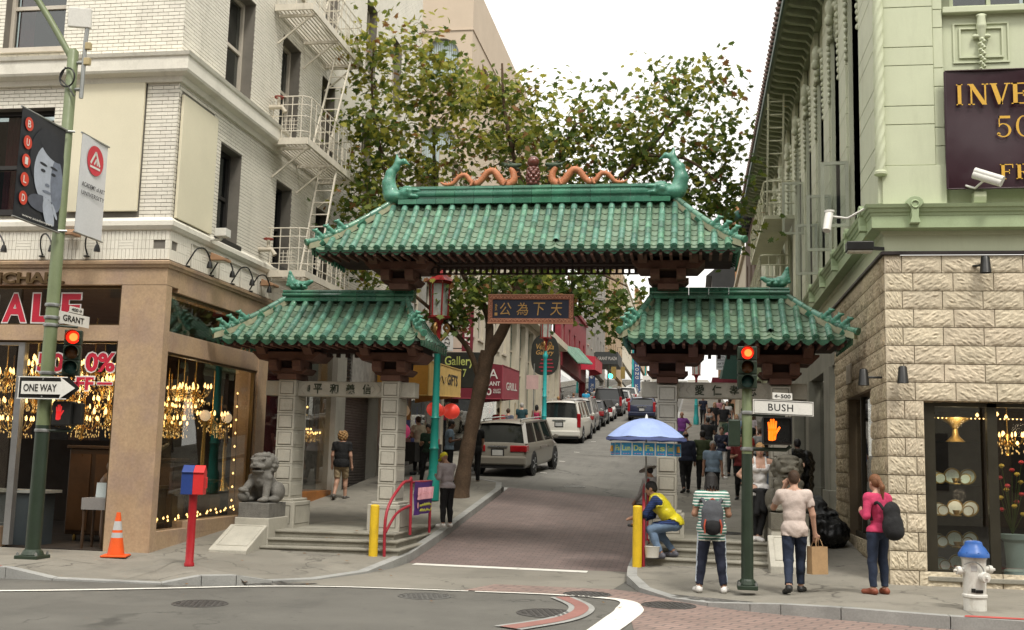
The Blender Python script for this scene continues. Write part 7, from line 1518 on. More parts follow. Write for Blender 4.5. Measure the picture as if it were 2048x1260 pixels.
# ------------------------------------------------------------------ the side street: left row
YP = mat('yellow_awning', (0.62, 0.41, 0.13), rough=0.7, var=0.12, vs=3, dirt=(0.33, 0.19, 0.05), dirt_amt=0.5, dirt_scale=(2, 2, 1)); ORP = mat('orange_awning', (0.58, 0.28, 0.05), rough=0.7, var=0.12)
MAR = mat('maroon_awning', (0.155, 0.014, 0.026), rough=0.65, var=0.12, vs=3); MARL = mat('maroon_side', (0.30, 0.05, 0.07), rough=0.65, var=0.12)
BKB = mat('sign_board_black', (0.02, 0.021, 0.017), rough=0.5, var=0.2); LIMT = mat('sign_lime', (0.50, 0.55, 0.16), rough=0.5); WHL = mat('sign_lettering_white', (0.65, 0.62, 0.58), rough=0.5)
CRM = mat('cream_plaster', (0.52, 0.47, 0.37), rough=0.75, var=0.1, vs=1, dirt=(0.34, 0.29, 0.21), dirt_amt=0.5, dirt_scale=(1.2, 1.2, 0.3)); TNB = mat('tan_brick_far', (0.36, 0.255, 0.15), rough=0.8, var=0.12); GRYB = mat('grey_plaster', (0.30, 0.29, 0.265), rough=0.8, var=0.15, vs=1, dirt=(0.17, 0.16, 0.14), dirt_amt=0.6, dirt_scale=(2, 2, 0.4))
BGE = mat('beige_concrete', (0.50, 0.41, 0.315), rough=0.8, var=0.06, vs=1); TEAL = mat('pole_teal', (0.012, 0.205, 0.165), rough=0.4, var=0.1); TEALB = mat('pole_turquoise', (0.03, 0.36, 0.36), rough=0.4, var=0.1); LRED = mat('lantern_red', (0.26, 0.02, 0.022), rough=0.45, var=0.15); LGL = mat('lantern_glass', (0.34, 0.37, 0.34), rough=0.3, var=0.2, vs=8, dirt=(0.22, 0.13, 0.06), dirt_amt=0.7, dirt_scale=(6, 6, 3)); GLD = mat('lantern_gold', (0.32, 0.18, 0.06), rough=0.4, metal=0.3, var=0.3, vs=12)
pm = MB(); FL.box(pm, 22.152, 33.9, 0.012, 0.4, 4.62, 5.08); pm.build('lower_fascia', GRYB, LB)
for a, b in ((24.1, 24.55), (26.7, 27.45), (30.5, 30.9)):
 m = MB(); FL.box(m, a, b, -0.03, 0.4, 0.5, 4.62); m.build('pier', mat('pier_plaster', (0.42, 0.40, 0.35), rough=0.8, var=0.12, dirt=(0.25, 0.23, 0.19), dirt_amt=0.6), LB)
WOOD = mat('orange_wood', (0.36, 0.135, 0.028), rough=0.4, var=0.3, vs=3)
m = MB(); FL.box(m, 24.55, 26.7, 0.9, 1.0, 0.6, 4.5); FL.box(m, 24.55, 26.7, 0.0, 0.9, 0.6, 1.0); m.build('display_back', WOOD, LB)
m = MB(); FL.box(m, 22.15, 24.1, 0.5, 0.6, 0.6, 4.5); m.build('display_back', mat('maroon_display', (0.12, 0.02, 0.03), rough=0.6), LB); m = MB(); FL.box(m, 22.17, 24.08, 0.08, 0.09, 0.9, 4.4); m.build('shop_pane', SG, LB); m = MB(); FL.box(m, 22.15, 24.1, 0.0, 0.3, 0.5, 0.95); m.build('stall_riser', BEIGE, LB)
m = MB(); FL.box(m, 24.57, 26.68, 0.1, 0.11, 1.0, 4.4); m.build('shop_pane', SG, LB)
m = MB(); FL.box(m, 27.45, 30.5, 0.30, 0.36, 0.6, 3.55)
sh = m.build('roller_shutter', SHUT, LB)
for i in range(38):
 z = 0.75+0.073*i; s = MB(); FL.box(s, 27.46, 30.49, 0.272, 0.302, z, z+0.062); s.build('slat', SHUT, sh, bevel=0.01, seg=1)
m = MB(); FL.box(m, 27.45, 30.5, 0.12, 0.3, 3.55, 3.75); m.build('shutter_box', GRYB, LB); m = MB(); FL.box(m, 28.2, 30.5, 0.06, 0.2, 3.75, 4.62); m.build('patched_plaster', mat('patched_plaster', (0.42, 0.40, 0.37), rough=0.9, var=0.3, vs=4, dirt=(0.2, 0.18, 0.15), dirt_amt=0.7), LB)
for i in range(9): s = MB(); FL.box(s, 27.45, 28.2, 0.1, 0.22, 3.8+0.09*i, 3.85+0.09*i); s.build('louvre_slat', BFR, LB)
def shopfront_row(root, y0, y1, zg, zt, mt, n, upper, win_m=None, x=XL, face=FL, wh=1.7, storeys=2, sz=3.2, fw=0.4):
 """plain row building on the side street: walls with window openings, frames, panes"""
 ops = []
 for s in range(storeys):
  zb = zg+upper+s*sz
  if zb+wh > zt-0.4: break
  for j in range(n):
   a = y0+(y1-y0)*(j+0.5)/n; w = min(1.1, (y1-y0)/n*0.6); ops.append((a-w/2, a+w/2, zb, zb+wh))
 wall(face, 'wall', mt, root, y0, y1, zg-3.5, zt, ops+[(y0+0.4, y1-0.4, zg-0.2, zg+2.7)], 0.4, 0.0)
 for o in ops: window(face, root, *o, win_m or WFR, 0.15, 0.5, curtain=None, sill=True)
 m = MB(); face.box(m, y0+0.4, y1-0.4, 1.2, 1.3, zg-3, zg+2.9); m.build('shop_back', DARKIN, root); m = MB(); face.box(m, y0+0.4, y1-0.4, 0.25, 0.26, zg+0.4, zg+2.7); m.build('shop_pane', SG, root)
 m = MB(); face.box(m, y0, y1, -0.16, 0.0, zt-0.35, zt-0.05); m.build('cornice', mt, root, bevel=0.02)
t = thing('gift_shop_building', 'low grey shop building with a yellow GIFTS awning', 'building', (XL, 31, 1.2))
shopfront_row(t, 33.92, 38.6, interp(SL, 35), 9.0, GRYB, 3, 4.4)
aw = thing('shop_awning', 'yellow box awning lettered GIFTS above the lantern stall', 'awning', (-7.4, 32.5, 3.6))
def box_awning(aw, x0, x1, y0, y1, z0, z1, zi, mf, ms):
 m = MB(); m.add([(x0, y0, z0), (x1, y0, z0), (x1, y0, z1), (x0, y0, zi)], [(0, 1, 2, 3)]); m.build('end_panel', mf, aw, fix=False)
 m = MB(); m.add([(x1, y0, z0), (x1, y1, z0+0.22), (x1, y1, z1+0.1), (x1, y0, z1)], [(0, 1, 2, 3)]); m.build('front_panel', ms, aw, fix=False)
 m = MB(); m.add([(x0, y0, zi), (x1, y0, z1), (x1, y1, z1+0.1), (x0, y1, zi+0.1)], [(0, 1, 2, 3)]); m.add([(x0, y1, z0), (x1, y1, z0+0.22), (x1, y1, z1+0.1), (x0, y1, zi)], [(0, 1, 2, 3)]); m.build('top_panel', ms, aw, fix=False)
 f = MB(); f.tube([(x1, y0, z0), (x1, y1, z0+0.22)], 0.02, 5); f.tube([(x1, y0, z1), (x1, y1, z1+0.1)], 0.02, 5); f.tube([(x1, y0, z0), (x1, y0, z1)], 0.02, 5); f.tube([(x0, y0, z0), (x1, y0, z0)], 0.02, 5); f.build('frame', ms, aw)
box_awning(aw, -8.88, -7.38, 30.3, 34.7, 3.62, 4.60, 4.9, ORP, YP)
text('GIFTS', (-7.372, 33.45, 4.28), 1.45, 0.34, SBK, aw, right=(0, 1, 0.03), bold=0.02, depth=0.004); m = MB(); m.tube(smoothpath([(-7.37, 31.0, 4.1), (-7.37, 31.3, 4.35), (-7.37, 31.5, 4.0), (-7.37, 31.9, 4.3), (-7.37, 32.2, 4.1), (-7.37, 32.5, 4.3)], 4), 0.014, 4); m.build('script_lettering', BRZL, aw)
PLR = emit('paper_lantern_red', (0.62, 0.05, 0.03), 0.25); PLP = emit('paper_lantern_pink', (0.55, 0.06, 0.16), 0.15); PLC = emit('paper_lantern_cream', (0.55, 0.40, 0.24), 0.12)
for lab, x, y, z, r, mt in (('large round red paper lantern at the end of the yellow awning', -7.55, 34.2, 3.35, 0.27, PLR), ('red paper lantern half hidden by the teal lamp post', -7.55, 31.9, 3.30, 0.24, PLR), ('smaller red paper lantern between two others under the yellow awning', -7.7, 33.2, 3.32, 0.19, PLR), ('pink paper lantern low at the gift stall', -8.2, 30.6, 2.6, 0.26, PLP), ('cream paper lantern high at the gift stall', -8.3, 31.0, 3.2, 0.22, PLC), ('cream paper lantern low at the gift stall', -8.4, 30.4, 2.95, 0.2, PLC)):
 t = thing('paper_lantern', lab, 'lantern', (x, y, z)); m = MB(); pr = []
 for k in range(15): a = -PI/2+PI*k/14; pr.append((max(0.02, r*math.cos(a)*(1+0.025*(k % 2))), r*0.92*math.sin(a)))
 m.lathe(pr, 18); m.build('shade', mt, t, world=False, smooth=60); m = MB(); m.tube([(0, 0, r*0.9), (0, 0, r*0.9+0.35)], 0.008, 5); m.build('cord', BLK, t, world=False); m = MB(); m.lathe([(0.06, -r*0.95), (0.06, -r*0.9)], 10); m.build('rim', BLK, t, world=False)
rn = random.Random(9)
for k in range(26):
 y = 30.6+0.16*k; z = rn.uniform(1.9, 3.3); c = rn.choice([(0.45, 0.03, 0.05), (0.5, 0.3, 0.1), (0.55, 0.08, 0.25), (0.4, 0.36, 0.28), (0.1, 0.12, 0.3)]); n = 'souvenir_%02d' % (int(c[0]*100))
 t = thing('hanging_souvenir', 'small bright souvenir hanging in the gift stall under the yellow awning', 'souvenir', (-8.5+rn.uniform(0, 0.5), y, z), group='souvenirs hanging in the gift stall'); m = MB(); m.cbox((0, 0, -0.12), (rn.uniform(0.04, 0.14), 0.1, rn.uniform(0.12, 0.4)), rot=(0, 0, rn.uniform(0, 3))); m.tube([(0, 0, 0), (0, 0, 0.3)], 0.005, 4); m.build('trinket', mat(n, c, rough=0.5), t, world=False)
t = thing('stall_table', 'low table of bright souvenirs at the gift stall', 'table', (-8.2, 32.4, 1.4)); m = MB(); m.box(-0.4, -1.7, 0.35, 0.4, 1.7, 0.9); m.build('table', DARKIN, t, world=False)
for k in range(30): m = MB(); m.cbox((rn.uniform(-0.3, 0.35), -1.6+0.11*k, 0.96), (0.1, 0.08, rn.uniform(0.08, 0.22)), rot=(0, 0, rn.random())); m.build('souvenir', mat('souvenir_%02d' % rn.choice([45, 50, 55, 40, 10]), (0.4, 0.1, 0.1)), t, world=False)
t = thing('gallery_sign', 'black projecting signboard with lime lettering above the maroon awning', 'sign', (-8.1, 38, 4.5)); m = MB(); m.box(-8.9, 38, 4.35, -7.42, 38.12, 5.62); m.build('board', BKB, t, bevel=0.02)
text('Gallery', (-8.16, 37.99, 5.26), 1.05, 0.42, LIMT, t, bold=0.012); text('417', (-8.10, 37.99, 4.88), 0.42, 0.28, LIMT, t, bold=0.008)
t = thing('restaurant_building', 'cream building with a maroon restaurant awning', 'building', (XL, 42, 2)); shopfront_row(t, 38.62, 52.5, interp(SL, 43), 13.2, CRM, 7, 4.6, wh=2.6)
aw = thing('restaurant_awning', 'maroon box awning with white restaurant lettering behind the tree trunk', 'awning', (-7, 41, 4)); box_awning(aw, -8.88, -6.95, 40.0, 44.0, 4.1, 5.35, 5.6, MAR, MARL)
text('RA', (-7.42, 39.99, 5.02), 0.62, 0.36, WHL, aw); text('GRILL RESTAURANT', (-7.9, 39.99, 4.66), 1.75, 0.16, WHL, aw, bold=0.02); text('כשר', (-8.65, 39.99, 4.38), 0.3, 0.2, WHL, aw); text('מס', (-7.55, 39.99, 4.36), 0.42, 0.26, WHL, aw, bold=0.03); text('GLATT', (-7.13, 39.99, 4.43), 0.28, 0.07, WHL, aw, bold=0.02); text('KOSHER', (-7.13, 39.99, 4.34), 0.28, 0.07, WHL, aw, bold=0.02)
text('GRILL', (-6.943, 42.2, 4.7), 2.6, 0.3, WHL, aw, right=(0, 1, 0.05), bold=0.02)
m = MB()
for y in (40.1, 43.5):
 for x in (-7.0,): m.tube([(x, y, interp(SL, y)), (x, y, 4.15)], 0.03, 6)
m.build('post', mat('awning_post', (0.5, 0.42, 0.28), rough=0.5), aw)
def blade(lab, x0, x1, y, z0, z1, mt, txt=None, tm=None, vert=True):
 t = thing('blade_sign', lab, 'sign', ((x0+x1)/2, y, z0)); m = MB(); m.box(x0, y, z0, x1, y+0.1, z1); m.build('panel', mt, t, bevel=0.01)
 if txt:
  n = len(txt); h = (z1-z0-0.1)/n
  for i, c in enumerate(txt):
   if c != ' ': text(c, ((x0+x1)/2, y-0.006, z1-0.05-h*(i+0.5)), (x1-x0)*0.5, h*0.72, tm, t, bold=0.02)
 m = MB(); m.tube([(XL, y+0.05, z1-0.1), (x0, y+0.05, z1-0.1)], 0.02, 5); m.tube([(XL, y+0.05, z0+0.1), (x0, y+0.05, z0+0.1)], 0.02, 5); m.build('bracket', BLK, t); return t
blade('white vertical restaurant sign with dark letters beside the lantern', -8.36, -7.98, 36, 5.45, 7.0, mat('sign_panel_white', (0.55, 0.56, 0.57), rough=0.5), 'RESTAURANT', SG2)
blade('maroon vertical sign with pale letters beside the white restaurant sign', -7.88, -7.5, 37, 5.55, 7.1, MAR, 'PARKING', WHL)
t = thing('green_window_building', 'cream street building with tall green framed windows', 'building', (XL, 60, 3.5)); GWN = mat('green_far_window', (0.05, 0.10, 0.075), rough=0.3); zg = interp(SL, 60)
wall(FL, 'wall', CRM, t, 52.55, 74, zg-3, 9.6, [(53.2+3.0*j, 55.2+3.0*j, zg+0.3, 9.0) for j in range(7)], 0.4)
for j in range(7):
 a = 53.2+3.0*j; m = MB(); FL.box(m, a, a+2.0, 0.25, 0.27, zg+0.3, 9.0); o = m.build('window', GWN, t); m = MB()
 for q in (0, 0.66, 1.32, 1.94): FL.box(m, a+q, a+q+0.06, 0.2, 0.249, zg+0.3, 9.0)
 for z in (zg+2.6, zg+3.6): FL.box(m, a+0.06, a+1.94, 0.2, 0.249, z, z+0.08)
 m.build('frame', CRM, o)
m = MB(); FL.box(m, 52.5, 74, -0.5, 0, 9.3, 9.75); m.build('cornice', CRM, t, bevel=0.03)
t = thing('round_gallery_sign', 'black rounded gallery sign with gold lettering behind the turquoise lamp post', 'sign', (-7.8, 58, 6.4)); m = MB(); m.prism([(-7.8+0.75*math.copysign(abs(math.cos(a))**0.7, math.cos(a)), 7.5+1.08*math.copysign(abs(math.sin(a))**0.8, math.sin(a))) for a in [2*PI*k/32 for k in range(32)]], 58, 58.15, 'xz'); m.build('board', BKB, t)
text('Venezia', (-7.8, 57.99, 7.95), 0.95, 0.3, GOLD, t, shear=0.2, bold=0.01); text('Gallery', (-7.8, 57.99, 7.6), 0.95, 0.3, GOLD, t, shear=0.2, bold=0.01)
for i, w in enumerate((0.6, 0.7, 0.8, 0.6)): m = MB(); m.box(-7.7-w/2, 57.985, 7.22-0.2*i, -7.7+w/2, 57.99, 7.28-0.2*i); m.build('red_lettering', mat('sign_red_text', (0.35, 0.03, 0.05)), t)
PRD = mat('pagoda_red', (0.22, 0.02, 0.03), rough=0.6, var=0.15)
t = thing('red_pagoda_shop', 'red fronted shop with a small green tiled canopy', 'building', (XL, 80, 5)); shopfront_row(t, 74.05, 92, interp(SL, 82), 13.5, PRD, 5, 4.0)
m = MB(); m.add([(XL, 75, 9.8), (XL, 86, 10.7), (XL+1.1, 86, 9.6), (XL+1.1, 75, 8.6)], [(0, 1, 2, 3)]); m.build('canopy', EDGE, t, fix=False)
for k in range(26): m = MB(); y = 75.1+0.42*k; dz = 0.082*(y-75); m.tube([(XL, y, 9.84+dz), (XL+1.12, y, 8.64+dz)], 0.09, 6); m.build('canopy_tile', TUBE, t, smooth=50)
aw = thing('red_awning', 'bright red box awning up the street on the left', 'awning', (-8.2, 88, 9.3)); box_awning(aw, -8.88, -7.75, 88, 95, 9.3, 10.35, 10.5, mat('bright_red', (0.52, 0.03, 0.06), rough=0.6), mat('bright_red_side', (0.50, 0.06, 0.08), rough=0.6))
t = thing('hotel_building', 'tall tan brick hotel far up the street on the left', 'building', (XL, 105, 7)); shopfront_row(t, 92.05, 112, interp(SL, 100), 22, GRYB, 6, 4.5, storeys=4); shopfront_row(t, 112.05, 140, interp(SL, 120), 27, TNB, 8, 4.5, storeys=5)
t = thing('hotel_sign', 'dark hotel canopy sign with pale lettering', 'sign', (-7.6, 100, 10.7)); m = MB(); m.box(-8.9, 100, 10.85, -6.75, 106, 11.95); m.build('canopy', mat('hotel_sign_grey', (0.05, 0.055, 0.055), rough=0.6), t); text('GRANT PLAZA', (-7.7, 99.98, 11.35), 1.75, 0.3, WHL, t)
t = thing('street_row', 'cream and brick houses at the far end of the street on the left', 'building', (XL, 160, 12)); shopfront_row(t, 140.1, 175, interp(SL, 150), 26, CRM, 9, 4.5, storeys=3); shopfront_row(t, 175.1, 219, interp(SL, 190), 30, TNB, 9, 4.5, storeys=3)
t = blade('blue vertical sign with white letters far up the street', -6.9, -6.1, 130, 9.3, 15.6, mat('sign_blue', (0.05, 0.10, 0.24), rough=0.5), 'NEW HONG KONG', WHL)
t = thing('beige_tower', 'tall beige concrete building with arched windows behind the tree', 'building', (XL, 42, 0)); ops_f = [(-10.9, -9.45, 17.0, 18.9), (-10.9, -9.45, 13.2, 15.2)]
wall(Face('F', 42.0), 'front_wall', BGE, t, -22, -8.9, 13.3, 21.4, ops_f, 0.4); wall(FL, 'side_wall', BGE, t, 42.402, 76, 13.3, 21.4, [(44.2+3.4*j, 45.6+3.4*j, 16.6, 18.6) for j in range(9)], 0.4)
m = MB(); m.box(-22, 42.3, 21.2, -9.3, 76, 21.38); m.box(-22, 75.7, 13, -9.3, 76, 21.2); m.build('roof', BGE, t); BLD = mat('pale_blind', (0.42, 0.50, 0.50), rough=0.5, var=0.1)
for (a, b, c, d) in ops_f:
 m = MB()
 for k in range(16): m.box(a+(b-a)*k/16+0.01, 42.2, c, a+(b-a)*(k+1)/16-0.01, 42.22, d)
 m.build('window', BLD, t); m = MB(); n = 12; vs = [(a, 42.0, d), (b, 42.0, d)]
 pts = [((a+b)/2+(b-a)/2*math.cos(PI*k/n), d-0.7+0.7*math.sin(PI*k/n)) for k in range(n+1)]
 for s in (0, 1):
  half = pts[:n//2+1] if s == 0 else pts[n//2:]; cxr = b if s == 0 else a; poly = [(cxr, d)]+(half[::-1] if s == 0 else half[::-1]); m.prism(poly, 42.0, 42.15, 'xz')
 m.build('arch_head', BGE, t)
for j in range(9): window(FL, t, 44.2+3.4*j, 45.6+3.4*j, 16.6, 18.6, BGE, 0.25, 0.0, curtain=None, sill=False)
m = MB(); m.box(-22, 41.96, 19.2, -8.86, 42.0, 19.26); m.box(-8.9, 42.002, 19.2, -8.86, 76, 19.26); m.build('string_course', BGE, t)
# ------------------------------------------------------------------ right row beyond the green building
t = thing('dark_brick_building', 'dark building with stacked pagoda eaves beyond the green building', 'building', (XR, 52, 3)); DKB = mat('dark_brown_brick', (0.10, 0.065, 0.045), rough=0.8, var=0.2)
shopfront_row(t, 47.05, 62, interp(SR, 54), 15.0, DKB, 4, 4.6, x=XR, face=FRS, storeys=3)
for i in range(16): m = MB(); FRS.box(m, 47.4+0.9*i, 47.7+0.9*i, -0.55, 0, 14.2, 14.6); m.build('eaves_bracket', BLK, t)
t = thing('white_block', 'white plain building far up the right side of the street', 'building', (XR, 68, 4)); shopfront_row(t, 62.1, 78, interp(SR, 68), 14.2, CRM, 4, 4.6, x=XR, face=FRS)
t = thing('brick_block', 'orange brick building with black pagoda cornice far up the right side', 'building', (XR, 90, 6)); shopfront_row(t, 78.1, 130, interp(SR, 95), 20.5, mat('orange_brick', (0.33, 0.17, 0.08), rough=0.8, var=0.15), 10, 4.6, x=XR, face=FRS, storeys=3)
m = MB(); m.prism([(0.9, 15.2), (2.9, 16.9), (2.9, 15.2)], 78.0, 92, 'xz'); m.box(1.3, 77.9, 13.8, 2.9, 92, 15.19); m.build('pagoda_cornice', BLK, t)
aw = thing('green_awning', 'dark green awning on the right side of the street under the gate arch', 'awning', (2.2, 60, 6.4)); m = MB(); m.add([(1.75, 58, 7.7), (2.88, 58, 7.9), (2.88, 58, 6.3), (1.45, 58, 6.35), (1.75, 63, 8.0), (2.88, 63, 8.2), (2.88, 63, 6.7), (1.45, 63, 6.75)], [(0, 1, 2, 3), (7, 6, 5, 4), (0, 3, 7, 4), (3, 2, 6, 7), (0, 4, 5, 1)]); m.build('canopy', mat('awning_green', (0.012, 0.05, 0.035), rough=0.6), aw)
aw = thing('red_canopy', 'dark red shop canopy on the right side of the street', 'awning', (1.9, 66, 6.5)); m = MB(); m.box(1.1, 64, 6.0, 2.88, 70, 6.9); m.build('canopy', MAR, aw)
t = thing('crafts_sign', 'white sign listing gifts, jewelry, arts, crafts under the right arch', 'sign', (1.45, 59, 7)); m = MB(); m.box(1.22, 59.5, 6.95, 1.72, 59.56, 7.75); m.build('panel', mat('sign_panel_white', (0.55, 0.56, 0.57), rough=0.5), t)
for i, w in enumerate(('GIFTS', 'JEWELRY', 'ARTS', 'CRAFTS')): text(w, (1.47, 59.49, 7.62-0.17*i), 0.40, 0.11, SG2, t, bold=0.02)
# ------------------------------------------------------------------ dragon street lamps
def street_lamp(lab, x, y, zb, zt, mt, det=True):
 """teal post with a red and gold six-sided lantern; zt is the lantern's middle"""
 t = thing('street_lamp', lab, 'street lamp', (x, y, zb), group='lantern street lamps'); h = zt-zb-1.0
 m = MB(); m.lathe([(0.16, 0), (0.16, 0.5), (0.12, 0.6), (0.105, 1.2), (0.125, 1.24), (0.105, 1.28), (0.095, h*0.5), (0.115, h*0.5+0.04), (0.09, h*0.5+0.08), (0.08, h-0.35), (0.11, h-0.3), (0.12, h-0.2), (0.07, h-0.1), (0.07, h)], 14); m.build('post', mt, t, world=False, smooth=35)
 z = zt-zb; m = MB(); m.lathe([(0.05, z-1.0), (0.08, z-0.6), (0.14, z-0.47), (0.28, z-0.44), (0.29, z-0.40)], 6); m.build('lantern_base', LRED, t, world=False)
 m = MB(); m.lathe([(0.215, z-0.40), (0.24, z+0.40)], 6); m.build('lantern_glass', LGL, t, world=False)
 for k in range(6): a = 2*PI*k/6; m = MB(); m.tube([(0.225*math.cos(a), 0.225*math.sin(a), z-0.42), (0.25*math.cos(a), 0.25*math.sin(a), z+0.42)], 0.022, 6); m.build('lantern_rib', LRED, t, world=False)
 m = MB(); m.lathe([(0.30, z+0.40), (0.31, z+0.44), (0.40, z+0.46), (0.20, z+0.60), (0.08, z+0.75), (0.05, z+0.85), (0.08, z+0.9), (0.01, z+0.98)], 6); m.build('lantern_roof', LRED, t, world=False)
 if det:
  for k in range(3):
   a = 2*PI*k/3+0.4; c, s = math.cos(a), math.sin(a); P = [(0.06, -1.0), (0.2, -0.86), (0.27, -0.70), (0.2, -0.60), (0.14, -0.68), (0.22, -0.78)]; m = MB(); m.tube(smoothpath([(r*c, r*s, z+q) for r, q in P], 4), 0.035, 6); m.build('scroll_bracket', GLD, t, world=False, smooth=60)
 return t
street_lamp('teal lamp post with red lantern between the tree and the left arch', -6.18, 26.2, 0.85, 5.72, TEAL)
street_lamp('turquoise lamp post with red lantern in front of the round gallery sign', -6.5, 48.5, interp(SL, 48.5)-0.1, 7.75, TEALB)
street_lamp('distant turquoise lamp post on the left beside the blue vertical sign', -5.6, 104, interp(SL, 104)-0.1, 14.6, TEALB, False); street_lamp('distant turquoise lamp post on the right under the gate arch', 0.2, 66, interp(SR, 66)-0.1, 7.6, TEALB, False); street_lamp('farthest turquoise lamp post with red lantern on the left', -5.3, 125, interp(SL, 125)-0.1, 14.2, TEALB, False)
t = thing('parking_sign', 'small white and red parking sign beside the turquoise lamp post', 'sign', (-6.7, 46.5, 2.6)); m = MB(); m.tube([(-6.7, 46.5, 2.5), (-6.7, 46.5, 6.0)], 0.025, 6); m.build('post', STEEL, t); m = MB(); m.box(-7.02, 46.46, 4.9, -6.5, 46.48, 5.5); m.build('plate', mat('parking_plate', (0.5, 0.34, 0.32), rough=0.5), t)
t = thing('street_sign', 'white lane-must-turn sign far up the street beside the blue sign', 'sign', (-3.0, 96, 9)); m = MB(); m.box(-4.3, 96, 8.6, -3.5, 96.05, 9.5); m.build('plate', SGN, t); m = MB(); m.tube([(-3.9, 96.03, road_z(-4, 96)), (-3.9, 96.03, 8.6)], 0.04, 6); m.build('post', TEALB, t)
text('MUST', (-3.9, 95.98, 9.05), 0.5, 0.18, SBK, t, bold=0.02)
t = thing('far_signal', 'distant traffic signal showing green at the next crossing', 'signal', (-6.6, 92, 7)); m = MB(); m.tube([(-7.0, 92, 6.8), (-7.0, 92, 10.0)], 0.07, 6); m.build('post', DGRN, t); m = MB(); m.box(-6.75, 92, 8.9, -6.35, 92.3, 9.9); m.box(-5.95, 92, 8.9, -5.6, 92.3, 9.9); m.build('housing', mat('ochre_housing', (0.25, 0.18, 0.05), rough=0.5), t)
disc_m = MB(); disc_m.lathe([(0.2, 0.0), (0.002, 0.01)], 12, (-6.8, 91.97, 9.1), axis='y'); disc_m.build('lens', emit('signal_green', (0.05, 0.9, 0.6), 3.0), t)
